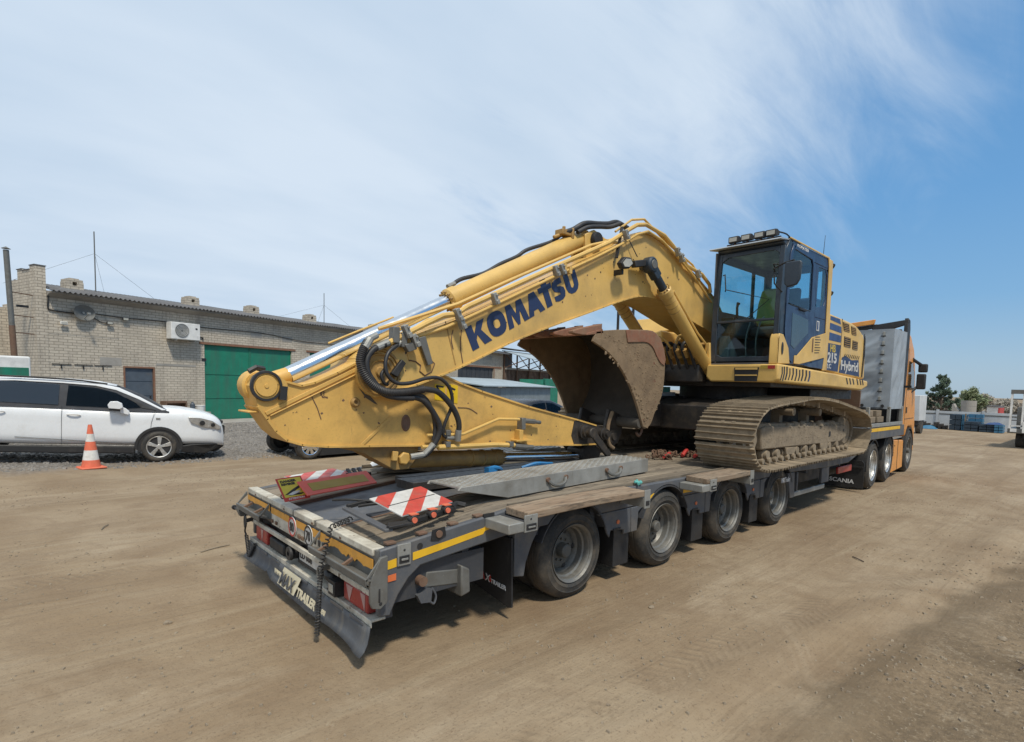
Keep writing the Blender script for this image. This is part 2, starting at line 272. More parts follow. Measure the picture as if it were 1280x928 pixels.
def ground_mat():
    t = NT('packed_dirt')
    P = t.tc.outputs['Object']
    def rotm(deg, sc_):
        mp = t.n.new('ShaderNodeMapping'); mp.inputs['Rotation'].default_value = (0, 0, R(deg)); mp.inputs['Scale'].default_value = sc_; t.l.new(P, mp.inputs[0]); return mp.outputs[0]
    sp = t.n.new('ShaderNodeSeparateXYZ'); t.l.new(P, sp.inputs[0]); X, Y = sp.outputs[0], sp.outputs[1]
    # dusty base: reddish, sandy and pale drifts of different sizes
    c = t.mix(t.ramp(t.noise(.35, 5, .6, vec=P, dist=.6), [(.36, 0.), (.64, 1.)]), (0.217, 0.153, 0.089), (0.291, 0.222, 0.143))
    c = t.mix(t.ramp(t.noise(1.1, 7, .66, vec=P, dist=.8), [(.45, 0.), (.70, .75)]), c, (0.184, 0.124, 0.071))
    c = t.mix(t.ramp(t.noise(.9, 7, .68, vec=rotm(20, (.5, 1, 1)), dist=.7), [(.52, 0.), (.70, .75)]), c, (0.331, 0.261, 0.177))
    c = t.mix(t.ramp(t.noise(3.2, 8, .70, vec=P, dist=.5), [(.52, 0.), (.68, .5)]), c, (0.186, 0.129, 0.076))
    # long soft streaks dragged by wheels
    s1 = t.noise(1.6, 7, .66, vec=rotm(-6, (.07, 1, 1)), dist=1.0)
    c = t.mix(t.ramp(s1, [(.50, 0.), (.68, .45)]), c, (0.170, 0.118, 0.068))
    s2 = t.noise(2.6, 6, .66, vec=rotm(12, (.06, 1, 1)), dist=.7)
    c = t.mix(t.ramp(s2, [(.56, 0.), (.70, .45)]), c, (0.338, 0.273, 0.183))
    s3 = t.noise(11, 5, .65, vec=rotm(3, (.045, 1, 1)), dist=.4)
    c = t.mix(t.ramp(s3, [(.56, 0.), (.68, .35)]), c, (0.149, 0.102, 0.059))
    # scattered crumbs and crusts
    e2 = t.noise(7., 8, .75, vec=P, dist=.3)
    c = t.mix(t.ramp(e2, [(.62, 0.), (.69, .45)]), c, (0.364, 0.300, 0.211))
    c = t.mix(t.ramp(e2, [(.29, .5), (.36, 0.)]), c, (0.111, 0.072, 0.039))
    g = t.noise(55, 4, .7, vec=P); c = t.mix(t.ramp(g, [(.34, .5), (.45, 0.)]), c, (0.116, 0.077, 0.045))
    # rough earthy ground to the south east, beyond the rut
    edge = t.math('SUBTRACT', t.math('MULTIPLY', Y, -1.), t.math('ADD', t.math('MULTIPLY', X, .11), 1.60))
    edge = t.math('ADD', edge, t.math('MULTIPLY', t.math('SUBTRACT', t.noise(.8, 6, .65, vec=P), .5), 1.3))
    zone = t.math('MULTIPLY', t.ramp(edge, [(.0, 0.), (.55, 1.)]), t.ramp(t.math('MULTIPLY', X, .1), [(.02, 0.), (.20, 1.)]))
    zc = t.mix(t.ramp(t.noise(1.4, 9, .72, vec=P, dist=.6), [(.36, 0.), (.62, 1.)]), (0.103, 0.072, 0.039), (0.211, 0.152, 0.090))
    zc = t.mix(t.ramp(t.noise(3.6, 9, .76, vec=P, dist=.3), [(.55, 0.), (.66, .75)]), zc, (0.322, 0.261, 0.180))
    zc = t.mix(t.ramp(t.noise(24, 6, .75, vec=P), [(.42, .6), (.52, 0.)]), zc, (0.087, 0.061, 0.035))
    zc = t.mix(t.ramp(t.noise(38, 4, .7, vec=P), [(.58, 0.), (.66, .6)]), zc, (0.331, 0.269, 0.187))
    c = t.mix(t.math('MULTIPLY', zone, .9), c, zc)
    rutc = t.ramp(t.math('ABSOLUTE', t.math('ADD', t.math('SUBTRACT', edge, .25), 0.)), [(.02, .5), (.16, 0.)])
    c = t.mix(t.math('MULTIPLY', rutc, t.ramp(t.math('MULTIPLY', X, .1), [(.05, 0.), (.2, 1.)])), c, (0.103, 0.072, 0.039))
    # tyre tread prints along a few old tracks
    tr_h = None
    for deg, off, pitch_ in ((8, -.9, 11.), (6, 3.6, 11.), (5, 2.9, 12.), (-5, 5.4, 11.)):
        v = rotm(deg, (1, 1, 1)); sx = t.n.new('ShaderNodeSeparateXYZ'); t.l.new(v, sx.inputs[0])
        wob = t.math('MULTIPLY', t.math('SUBTRACT', t.noise(.22, 2, vec=P), .5), 1.4)
        dv = t.math('ABSOLUTE', t.math('ADD', t.math('SUBTRACT', sx.outputs[1], off), wob))
        mask = t.ramp(dv, [(.11, 1.), (.15, 0.)])
        wv_ = t.math('SINE', t.math('ADD', t.math('MULTIPLY', sx.outputs[0], pitch_*6.283), t.math('MULTIPLY', dv, 60.)))
        keep = t.ramp(t.noise(.8, 5, .6, vec=P), [(.47, 0.), (.56, 1.)])
        hh = t.math('MULTIPLY', t.math('MULTIPLY', mask, keep), t.math('MULTIPLY', wv_, .5))
        c = t.mix(t.math('MULTIPLY', t.math('MULTIPLY', mask, keep), t.ramp(wv_, [(.0, .18), (.9, 0.)])), c, (0.141, 0.097, 0.058))
        tr_h = hh if tr_h is None else t.math('ADD', tr_h, hh)
    # grey gravelly ground by the buildings
    yy = t.math('ADD', t.math('SUBTRACT', Y, t.math('MULTIPLY', X, .12)), t.math('MULTIPLY', t.noise(.5, 5, .6, vec=P), 3.))
    lim = t.math('MULTIPLY', t.ramp(t.math('MULTIPLY', yy, .05), [(.575, 0.), (.62, 1.)]), t.ramp(t.math('MULTIPLY', X, .02), [(.55, 1.), (.8, 0.)]))
    gv = t.n.new('ShaderNodeTexVoronoi'); gv.inputs['Scale'].default_value = 14; t.l.new(P, gv.inputs['Vector'])
    gc = t.mix(t.ramp(gv.outputs['Distance'], [(.0, 0.), (.6, 1.)]), (.33, .305, .27), (.13, .115, .10))
    gc = t.mix(t.ramp(t.noise(1.2, 6, .7, vec=P), [(.45, 0.), (.7, .8)]), gc, (.19, .168, .145))
    c = t.mix(lim, c, gc)
    t.color(c); t.rough(.95)
    h = t.math('ADD', t.math('MULTIPLY', t.noise(30, 6, .68, vec=P), t.math('ADD', .35, t.math('MULTIPLY', zone, .9))), t.math('MULTIPLY', s1, 1.4))
    h = t.math('ADD', h, t.math('MULTIPLY', t.noise(6, 5, .6, vec=P), 1.6)); h = t.math('ADD', h, t.math('MULTIPLY', s3, .8)); h = t.math('ADD', h, t.math('MULTIPLY', tr_h, .4))
    t.bump(h, .6, .022)
    return t.m
MATS['ground'] = ground_mat()
MATS['pebble'] = worn('pebble_stone', (.26, .21, .15), dirt=(.15, .11, .075), rough=.9, dirt_amt=.7, dirt_scale=3, bump=.3)
MATS['gravel'] = worn('grey_gravel', (.26, .24, .215), dirt=(.11, .10, .09), rough=.9, dirt_amt=.8, dirt_scale=2, bump=.3)
def leaf_mat(name, a, b):
    t = NT(name); t.color(t.mix(t.ramp(t.noise(1.6, 4), [(.35, 0.), (.65, 1.)]), a, b)); t.rough(.7); return t.m
MATS['pine'] = leaf_mat('pine_needles', (.055, .095, .062), (.12, .165, .105))
MATS['leaf'] = leaf_mat('spring_leaves', (.12, .16, .07), (.22, .24, .13))
MATS['blossom'] = leaf_mat('pale_blossom_bush', (.28, .25, .19), (.42, .38, .33))
MATS['brush'] = leaf_mat('brown_brush', (.09, .075, .055), (.16, .13, .10))

# ------------------------------------------------------------------ mesh builder
class MB:
    def __init__(s, T=None): s.v = []; s.f = []; s.mi = []; s.T = T; s.cur = 0
    def add(s, vs, fs):
        k = len(s.v)
        s.v += [tuple(s.T @ Vector(p)) for p in vs] if s.T else [tuple(p) for p in vs]
        for f in fs: s.f.append([i+k for i in f]); s.mi.append(s.cur)
        return s
    def mat(s, i): s.cur = i; return s
    def box(s, x0, x1, y0, y1, z0, z1):
        return s.add([(x0,y0,z0),(x1,y0,z0),(x1,y1,z0),(x0,y1,z0),(x0,y0,z1),(x1,y0,z1),(x1,y1,z1),(x0,y1,z1)],
                     [(0,3,2,1),(4,5,6,7),(0,1,5,4),(1,2,6,5),(2,3,7,6),(3,0,4,7)])
    def obox(s, c, ax, ay, az):
        c, ax, ay, az = map(Vector, (c, ax, ay, az))
        P = [c+a*ax+b*ay+d*az for d in (-1, 1) for a, b in ((-1,-1),(1,-1),(1,1),(-1,1))]
        return s.add(P, [(0,3,2,1),(4,5,6,7),(0,1,5,4),(1,2,6,5),(2,3,7,6),(3,0,4,7)])
    def bar(s, p, q, w, h, up=(0,0,1)):
        p, q = Vector(p), Vector(q); d = q-p; ln = d.length; d.normalize(); up = Vector(up)
        if abs(d.dot(up)) > .98: up = Vector((1,0,0))
        b = d.cross(up).normalized(); c = b.cross(d)
        return s.obox((p+q)/2, d*ln/2, b*w/2, c*h/2)
    def prism(s, pts, a0, a1, axis='y'):
        n = len(pts)
        mk = {'y': lambda p, a: (p[0], a, p[1]), 'x': lambda p, a: (a, p[0], p[1]), 'z': lambda p, a: (p[0], p[1], a)}[axis]
        area = sum(pts[i][0]*pts[(i+1) % n][1]-pts[(i+1) % n][0]*pts[i][1] for i in range(n))
        if (area < 0) != (axis == 'y'): pts = pts[::-1]
        vs = [mk(p, a0) for p in pts]+[mk(p, a1) for p in pts]
        return s.add(vs, [list(range(n))[::-1], list(range(n, 2*n))]+[(i, (i+1) % n, n+(i+1) % n, n+i) for i in range(n)])
    def tube(s, pts, r, n=8, smooth=0, closed=False, caps=True):
        P = [Vector(p) for p in pts]
        if smooth: P = catmull(P, smooth)
        rs = r if isinstance(r, list) else [r]*len(P)
        if len(rs) != len(P): rs = [rs[min(len(rs)-1, int(i*len(rs)/len(P)))] for i in range(len(P))]
        t = (P[1]-P[0]).normalized(); a = t.orthogonal().normalized(); vs = []
        for i, p in enumerate(P):
            t2 = ((P[min(i+1, len(P)-1)]-p).normalized()+(p-P[max(i-1, 0)]).normalized())
            t2 = t2.normalized() if t2.length > 1e-6 else t
            a = (a-t2*a.dot(t2)).normalized(); b = t2.cross(a)
            for k in range(n):
                an = 2*math.pi*k/n; vs.append(p+rs[i]*(math.cos(an)*a+math.sin(an)*b))
        fs = [(i*n+k, i*n+(k+1) % n, (i+1)*n+(k+1) % n, (i+1)*n+k) for i in range(len(P)-1) for k in range(n)]
        if caps: fs += [list(range(n))[::-1], [(len(P)-1)*n+k for k in range(n)]]
        return s.add(vs, fs)
    def cyl(s, p, q, r, n=16, r2=None): return s.tube([p, q], [r, r if r2 is None else r2], n)
    def lathe(s, prof, o, axis, n=32, caps=False):
        o, ax = Vector(o), Vector(axis).normalized(); a = ax.orthogonal().normalized(); b = ax.cross(a); vs = []
        for (r, h) in prof:
            for k in range(n):
                an = 2*math.pi*k/n; vs.append(o+ax*h+r*(math.cos(an)*a+math.sin(an)*b))
        fs = [(i*n+k, i*n+(k+1) % n, (i+1)*n+(k+1) % n, (i+1)*n+k) for i in range(len(prof)-1) for k in range(n)]
        if caps: fs += [list(range(n))[::-1], [(len(prof)-1)*n+k for k in range(n)]]
        return s.add(vs, fs)
    def each(s, name, mats, parent=None, **k):
        """one object per separate piece"""
        par = list(range(len(s.v)))
        def find(a):
            while par[a] != a: par[a] = par[par[a]]; a = par[a]
            return a
        for f in s.f:
            for i in f[1:]: par[find(i)] = find(f[0])
        gr = {}
        for f, mi in zip(s.f, s.mi): gr.setdefault(find(f[0]), []).append((f, mi))
        out = []
        for fl in gr.values():
            ids = sorted({i for f, _ in fl for i in f}); mp = {i: j for j, i in enumerate(ids)}; q = MB()
            q.v = [s.v[i] for i in ids]; q.f = [[mp[i] for i in f] for f, _ in fl]; q.mi = [mi for _, mi in fl]; out.append(q.build(name, mats, parent, **k))
        return out
    def build(s, name, mats, parent=None, smooth=35, bevel=0, loc=None, seg=2):
        me = bpy.data.meshes.new(name); me.from_pydata(s.v, [], s.f)
        if not isinstance(mats, (list, tuple)): mats = [mats]
        for x in mats: me.materials.append(MATS[x] if isinstance(x, str) else x)
        if len(mats) > 1: me.polygons.foreach_set('material_index', s.mi)
        me.validate(); me.update()
        if smooth:
            me.polygons.foreach_set('use_smooth', [True]*len(me.polygons)); me.set_sharp_from_angle(angle=R(smooth))
        o = bpy.data.objects.new(name, me); col.objects.link(o)
        if parent: o.parent = parent
        if loc: o.location = loc
        if bevel:
            b = o.modifiers.new('bevel', 'BEVEL'); b.width = bevel; b.segments = seg; b.limit_method = 'ANGLE'; b.angle_limit = R(40)
        return o
def catmull(P, k):
    Q = [P[0]*2-P[1]]+P+[P[-1]*2-P[-2]]; out = []
    for i in range(1, len(Q)-2):
        p0, p1, p2, p3 = Q[i-1:i+3]
        for j in range(k):
            t = j/k; out.append(.5*((2*p1)+(p2-p0)*t+(2*p0-5*p1+4*p2-p3)*t*t+(3*p1-p0-3*p2+p3)*t**3))
    return out+[P[-1]]
def tag(o, label=None, cat=None, group=None, kind=None):
    for k, v in (('label', label), ('category', cat), ('group', group), ('kind', kind)):
        if v: o[k] = v
    return o
def empty(name, loc=(0,0,0), rz=0, label=None, cat=None, group=None):
    o = bpy.data.objects.new(name, None); col.objects.link(o); o.location = loc; o.rotation_euler = (0,0,rz); o.empty_display_size = .2
    return tag(o, label, cat, group)
def copy_tree(o, parent=None):
    c = o.copy(); col.objects.link(c)
    if parent: c.parent = parent
    for ch in [x for x in o.children]: copy_tree(ch, c)
    return c
def text(s_, size, o, xd, yd, mat, parent=None, name='lettering', bold=0., extr=.0015, space=1., align='LEFT', sx=1., sh=0.):
    cu = bpy.data.curves.new(name, 'FONT'); cu.body = s_; cu.size = size; cu.extrude = extr; cu.offset = bold; cu.space_character = space
    cu.align_x = align; cu.resolution_u = 4
    tmp = bpy.data.objects.new(name, cu); col.objects.link(tmp)
    dg = bpy.context.evaluated_depsgraph_get(); me = bpy.data.meshes.new_from_object(tmp.evaluated_get(dg))
    bpy.data.objects.remove(tmp)
    xd, yd = Vector(xd).normalized(), Vector(yd).normalized(); yd = (yd-xd*xd.dot(yd)).normalized(); zd = xd.cross(yd)
    mm = Matrix((xd*sx, yd, zd)).transposed().to_4x4(); mm.translation = Vector(o)
    if sh: me.transform(Matrix(((1, sh, 0, 0), (0, 1, 0, 0), (0, 0, 1, 0), (0, 0, 0, 1))))
    me.transform(mm); me.materials.clear(); me.materials.append(MATS[mat])
    ob = bpy.data.objects.new(name, me); col.objects.link(ob)
    if parent: ob.parent = parent
    return ob
# ------------------------------------------------------------------ ground
def ground_h(x, y):
    d = math.hypot(x+1.7, y+3.1)
    h = 0.0
    if d < 40:
        a = max(0, 1-d/40)
        h += .035*a*noise.noise(Vector((x*.35, y*.35, 0)))+.016*a*noise.noise(Vector((x*1.3, y*1.3, 3)))+.006*a*noise.noise(Vector((x*5, y*5, 7)))
    # keep it flat under the wheels of the trailer and the tractor
    if -1 < x < 16 and -.6 < y < 3.2: h = h*.25-.004
    # rut running past the camera to the right
    for off, dep in ((-1.88, .035), (-2.5, .025), (-4.1, .03)):
        yc = off-.10*(x-2)+.06*math.sin(x*.8)
        h -= dep*math.exp(-((y-yc)/.16)**2)*(1 if x > -1 else 0)*(.6+.5*noise.noise(Vector((x*1.5, y, 1))))
        h += dep*.6*math.exp(-((y-yc-.28)/.12)**2)*(1 if x > -1 else 0)
    # rise of the verge where the rear of the white car stands
    if x < 0 and 8 < y < 16: h += .17*min(1, max(0, -x-.3)/2.4)*math.exp(-((y-11.6)/2.2)**2)
    return h
def axis_pts(c, near, far, n0, g):
    out = [c]; st = n0; p = c
    while p < far: p += st; st *= g if p-c > near else 1; out.append(p)
    neg = []; st = n0; p = c
    while p > -far: p -= st; st *= g if c-p > near else 1; neg.append(p)
    return neg[::-1]+out
xs = axis_pts(1.0, 5, 900, .07, 1.045); ys = axis_pts(0.0, 5, 900, .07, 1.045)
vs = [(x, y, ground_h(x, y)) for y in ys for x in xs]; nx = len(xs)
fs = [(j*nx+i, j*nx+i+1, (j+1)*nx+i+1, (j+1)*nx+i) for j in range(len(ys)-1) for i in range(nx-1)]
g = MB(); g.v = vs; g.f = fs; g.mi = [0]*len(fs)
tag(g.build('ground', 'ground', smooth=180), kind='structure')
# loose stones
def stones(name, mat, n, pick, label, lo, hi):
    g = MB()
    for _ in range(n):
        x, y, r = pick()
        r = r*random.uniform(lo, hi)
        z = ground_h(x, y); a = random.uniform(0, 6.28); P = []
        for k in range(4):
            an = a+k*1.57+random.uniform(-.3, .3); q = r*random.uniform(.7, 1.2); P.append((x+q*math.cos(an), y+q*math.sin(an), z-.002))
        k0 = len(P); 
        for k in range(4): P.append((x+(P[k][0]-x)*random.uniform(.5, .8), y+(P[k][1]-y)*random.uniform(.5, .8), z+r*random.uniform(.45, .8)))
        g.add(P, [(0,1,5,4),(1,2,6,5),(2,3,7,6),(3,0,4,7),(4,5,6,7)])
    o = g.build(name, mat, smooth=60); tag(o, label, 'gravel' if 'gravel' in name else 'stones', kind='stuff'); return o
def pick_near():
    while True:
        x = random.uniform(-5, 14); y = random.uniform(-6, 9)
        d = math.hypot(x+1.7, y+3.1)
        if d < 1.2 or (0 < x < 13 and 0 < y < 2.6 and random.random() < .8): continue
        n_ = noise.noise(Vector((x*.45, y*.45, 5)))+noise.noise(Vector((x*1.5, y*1.5, 9)))*.7
        if y < -2.6 and x > 2: n_ += .35
        if n_ > random.uniform(-.15, .6): return x, y, 1.
stones('loose_pebbles', 'pebble', 9000, pick_near, 'small stones and crumbs of earth scattered over the dirt yard', .004, .016)
def pick_grav():
    x = random.uniform(-5, 14); y = random.uniform(10.2, 21+.3*x)
    return x, y, .8+(y-9)*.06
def pick_corner():
    while True:
        x = random.uniform(1.5, 7.5); y = random.uniform(-6, -1.9)
        if noise.noise(Vector((x*.9, y*.9, 21)))+.25*(-y-2.2) > random.uniform(-.1, .8): return x, y, 1.
stones('loose_pebbles', 'pebble', 3500, pick_corner, 'denser small stones and earth crumbs in the rutted right foreground', .005, .020)
stones('gravel_strip', 'gravel', 15000, pick_grav, 'grey gravel spread between the white car and the garage gates', .018, .05)
for k, (x, y, r) in enumerate([(3.9, -2.6, .035), (2.25, -.55, .03), (1.3, -2.6, .028), (-.9, 1.6, .03), (3.2, -1.0, .026)]):
    g = MB(); P = []
    g.lathe([(.001, .7*r), (.7*r, .55*r), (r, .2*r), (r*.9, -.2*r)], (0, 0, 0), (0, 0, 1), 9)
    g.v = [(a+random.uniform(-.2, .2)*r, b+random.uniform(-.2, .2)*r, c+random.uniform(-.1, .1)*r) for a, b, c in g.v]
    tag(g.build('stone', 'pebble', loc=(x, y, ground_h(x, y))), ['flat brown stone lying nearest the right foreground rut', 'brown clod lying beside the rear trailer tyre', 'small stone in the middle of the foreground dirt', 'lone stone on the dirt left of the trailer tail', 'small dark clod in the dirt beside the second trailer wheel'][k], 'stone')
g = MB(); g.tube([(0, 0, .008), (.10, -.02, .012), (.21, -.03, .006)], .006, 6, smooth=3); g.tube([(.10, -.02, .01), (.14, .03, .012)], .003, 5)
tag(g.build('twig', 'bark', loc=(3.35, -2.75, ground_h(3.35, -2.75))), 'thin dry twig lying on the dirt in the right foreground', 'twig')
for k, (x, y, a, l, lb) in enumerate([(-.3, 3.3, .3, .32, 'pale wood splinter on the dirt left of the trailer tail'), (-1.0, 4.9, 1.2, .25, 'thin pale stick lying on the dirt between cone and trailer tail'), (5.2, -1.3, .9, .18, 'short dark stick on the dirt beyond the trailer wheels')]):
    g = MB(); g.tube([(0, 0, .006), (l*.5, .01, .012), (l, 0, .006)], .006, 5); o = g.build('stick', 'plank' if k < 2 else 'bark', loc=(x, y, ground_h(x, y)+.002)); o.rotation_euler = (0, 0, a); tag(o, lb, 'stick')
# ------------------------------------------------------------------ lowbed trailer
tr = empty('lowbed_trailer', label='long grey four-axle lowbed trailer with wooden deck carrying the yellow excavator', cat='trailer')
def ztop(x): return .78+.12*x/1.13 if x < 1.13 else .90
AX = [1.875+1.406*k for k in range(4)]
# side beams: a sheet with depth, lifted over each pair of wheels
def side_beam(y0, y1):
    top = [(0, .775), (.53, .835), (1.13, .90), (9.2, .90), (9.95, 1.19)]
    arcs = []
    for xa in AX[::-1]: arcs += [(xa+.455*math.cos(R(a)), .40+.455*math.sin(R(a))) for a in range(42, 139, 8)]
    bot = [(9.95, .93), (9.5, .80), (8.9, .66), (7.9, .66), (6.65, .70)]+arcs+[(1.16, .70), (.31, .615), (.22, .55), (.14, .45), (.08, .325), (0, .335)]
    g = MB(); g.prism(top+bot, y0, y1)
    return g.build('side_beam', 'grey', tr, bevel=.012)
side_beam(0, .055); side_beam(2.50, 2.555)
g = MB(); g.box(0, .9, .055, .16, .38, .62)
for y in (.75, 1.7): g.box(.35, 9.6, y, y+.12, .42, .80)
for k in range(12): g.box(.7+k*.72, .76+k*.72, .06, 2.5, .62, .78)
g.build('chassis_frame', 'grey_dark', tr)
# rope rings and rounded rail lugs along the near rail
for x, rr in ((.30, .022), ):
    g = MB(); g.cyl((x, -.004, .752), (x, .01, .752), rr, 14); g.build('hole', 'black', tr)
g = MB(); g.prism([(.385, .775), (.40, .845), (.50, .855), (.51, .79), (.45, .765)], -.006, .004); g.cur = 1; g.cyl((.45, -.014, .812), (.45, .02, .812), .026, 14)
g.build('lashing_pocket', ['black', 'rust'], tr)
g = MB(); g.box(.85, .95, -.004, .012, .868, .892); g.build('stake_slot', 'black', tr)
for i, x in enumerate((.10, .34, .60, .83)):
    z = ztop(x); g = MB(); g.box(x-.035, x+.035, .02, .075, z, z+.018); g.build('rail_lug', 'rust', tr, bevel=.004)
g = MB(); g.box(.125, .225, -.012, .0, .648, .792); g.cur = 1; g.box(.137, .213, -.016, -.010, .665, .715); g.cur = 0; g.box(.15, .20, -.022, -.016, .683, .698); g.cur = 1; g.cyl((.175, -.016, .752), (.175, -.011, .752), .008, 10)
g.build('marker_bracket', ['galv', 'black'], tr, bevel=.003)
def tape(pts, y=-.003, m='yellow_tape', nm='reflective_tape'):
    g = MB(); g.prism(pts, y, y+.0025); return g.build(nm, m, tr, smooth=0)
tape([(.245, .665), (.245, .718), (.55, .752), (.86, .792), (.862, .802), (1.04, .822), (1.04, .785), (.98, .773), (.96, .782), (.86, .765), (.845, .745), (.55, .706)])
tape([(.058, .640), (.058, .694), (.122, .703), (.122, .647)])
tape([(.058, .558), (.058, .60), (.118, .605), (.118, .560)], -.006, 'amber', 'side_reflector')
tape([(3.60, .735), (3.60, .79), (3.93, .79), (3.93, .735)])
tape([(2.98, .745), (2.98, .775), (3.05, .80), (3.05, .77)])
tape([(6.05, .765), (6.05, .80), (6.25, .80), (6.25, .765)])
g = MB(); g.prism([(9.95, 1.13), (9.95, 1.195), (12.1, 1.195), (12.1, 1.13)], .026, .03); g.build('reflective_tape', 'yellow_tape', tr, smooth=0)
# deck: grey steel trough down the middle of the tail, wooden boards to either side
def slab(x0, x1, y0, y1, th=.04, dz=0, sag=0.):
    xs_ = [x0]+[x for x in (1.13,) if x0 < x < x1]+[x1]; P = [(x, ztop(x)-.012+dz) for x in xs_]
    return [(a, b) for a, b in P]+[(a, b-th) for a, b in P[::-1]]
g = MB(); g.prism(slab(.06, 3.4, .72, 1.66, dz=-.028), .72, 1.66); g.build('deck_plate', 'grey', tr, smooth=0)
for y in (.70, 1.66):
    g = MB(); g.prism(slab(.06, 3.4, y, y+.02, dz=.004), y, y+.02); g.build('deck_rail', 'rust', tr, smooth=0)
nb = 5; yy = [.07+i*.126 for i in range(nb)]+[1.69+i*.133 for i in range(6)]
for i, y in enumerate(yy):
    wd = .118 if i < nb else .125
    j = random.uniform(-.004, .004); x0 = .06+random.uniform(0, .02); x1 = 3.38+random.uniform(-.25, .2)
    g = MB(); g.prism(slab(x0, x1, y, y+wd, dz=j+.004), y, y+wd); g.build('deck_plank', 'plank', tr, bevel=.006, seg=1)
    g = MB(); g.box(x1+.012, 6.4+random.uniform(-.3, .3), y, y+wd, .852+j, .89+j); g.build('deck_plank', 'plank', tr, bevel=.006, seg=1)
for i in range(7):
    y = .72+i*.137; j = random.uniform(-.005, .004)
    g = MB(); g.box(3.42, 9.1, y, y+.129, .85+j, .888+j); g.build('deck_plank', 'plank', tr, bevel=.006, seg=1)
for i in range(18):
    y = .07+i*.134; g = MB(); g.box(6.7+random.uniform(0,.1) if y < .7 or y > 1.66 else 9.12, 9.35, y, y+.127, .85, .888)
    g.build('deck_plank', 'plank', tr, seg=1)
g = MB()
for y in (.045, 2.488): g.prism([(1.13, .895), (1.13, .925), (9.2, .925), (9.2, .895)], y, y+.018)
g.build('deck_edge_strip', 'plank', tr)
# dark grit drifted on the deck plate
# gooseneck
g = MB(); g.prism([(9.2, .80), (9.2, .898), (9.9, 1.21), (12.45, 1.21), (12.45, .98), (10.2, .98), (9.55, .80)], .03, .2); g.prism([(9.2, .80), (9.2, .898), (9.9, 1.21), (12.45, 1.21), (12.45, .98), (10.2, .98), (9.55, .80)], 2.35, 2.52)
g.box(9.95, 12.45, .2, 2.35, 1.0, 1.205); g.prism([(9.2, .80), (9.2, .898), (9.9, 1.205), (10.0, 1.0)], .2, 2.35)
g.build('gooseneck', 'grey', tr, bevel=.01)
g = MB(); g.box(9.9, 12.25, .02, .06, 1.215, 1.285); g.box(9.9, 12.25, 2.49, 2.53, 1.215, 1.285); g.each('gooseneck_rail', 'galv', tr, bevel=.006)
for x in (9.95, 11.3, 12.2):
    for y in (.03, 2.46):
        g = MB(); g.box(x, x+.06, y, y+.06, 1.285, 1.60); g.build('rail_post', 'galv', tr, bevel=.005)
# tail: white-painted beam, gutters, bumper
for a, b in ((.03, .93), (.99, 1.38), (1.42, 2.58)):
    g = MB()
    if b-a > .5 or True: g.box(-.035, .055, a, b, .735, .786)
    g.build('tail_beam', 'white_old', tr, bevel=.008)
g = MB(); g.box(-.02, .0, .0, 2.62, .565, .775); g.build('tail_panel', 'galv_dark', tr)
g = MB(); g.box(-.026, -.0205, .80, 1.93, .555, .700); g.build('tail_board', 'white_old', tr)
def band(y0, y1, z0, z1, nseg, rag):
    top = [(y0, z1), (y1, z1)]; bt = []
    for i in range(nseg+1):
        y = y1+(y0-y1)*i/nseg; bt.append((y, z0+(random.uniform(-rag, rag) if 0 < i < nseg else 0)))
    g = MB(); g.prism(top+bt, -.031, -.0275, 'x'); g.build('orange_tape_band', 'orange_tape', tr, smooth=0)
band(.03, .86, .655, .716, 26, .016); band(1.49, 1.93, .655, .712, 4, .001); band(1.12, 1.34, .655, .712, 3, .001); band(.88, 1.03, .65, .714, 3, .002); band(1.97, 2.60, .662, .715, 20, .009)
# folding gutters (hinged ramp flaps) at both sides of the tail
def gutter(y0, y1):
    g = MB(); g.prism([(-.02, .735), (-.028, .735), (-.125, .615), (-.118, .607), (-.02, .70)], y0, y0+.012)  # end cheek
    g.prism([(-.02, .735), (-.028, .735), (-.125, .615), (-.118, .607), (-.02, .70)], y1-.012, y1)
    g.prism([(-.022, .585), (-.022, .592), (-.118, .632), (-.125, .625), (-.118, .575), (-.112, .576), (-.114, .612)], y0, y1)
    o = g.build('gutter_flap', 'galv_dark', tr, bevel=.003); return o
gutter(-.05, .86); gutter(1.98, 2.66)
for y in (.30, .70, 2.15, 2.45):
    g = MB(); g.bar((-.11, y, .622), (-.03, y+.02, .65), .02, .02); g.build('flap_catch', 'rust', tr)
g = MB(); g.prism([(-.02, .745), (.03, .75), (.03, .45), (-.02, .415), (-.075, .43), (-.09, .47), (-.09, .585), (-.075, .64)], -.055, -.030); g.cur = 1; g.box(-.035, -.022, -.058, -.052, .46, .55); g.cyl((-.02, -.058, .45), (-.02, -.05, .45), .012, 10)
g.build('corner_plate', ['galv_dark', 'black'], tr, bevel=.006)
g = MB(); g.prism([(-.02, .60), (-.02, .50), (-.10, .50), (-.125, .56), (-.12, .62)], 2.60, 2.66); g.build('corner_plate', 'galv_dark', tr, bevel=.006)
g = MB(); g.tube([(-.09, 2.64, .55), (-.10, 2.76, .55), (-.10, 2.80, .56)], .012, 8); g.lathe([(.0, 0), (.024, .0), (.024, .03), (0, .03)], (-.10, 2.79, .555), (0, 1, 0), 10); g.build('marker_stalk', 'black', tr)
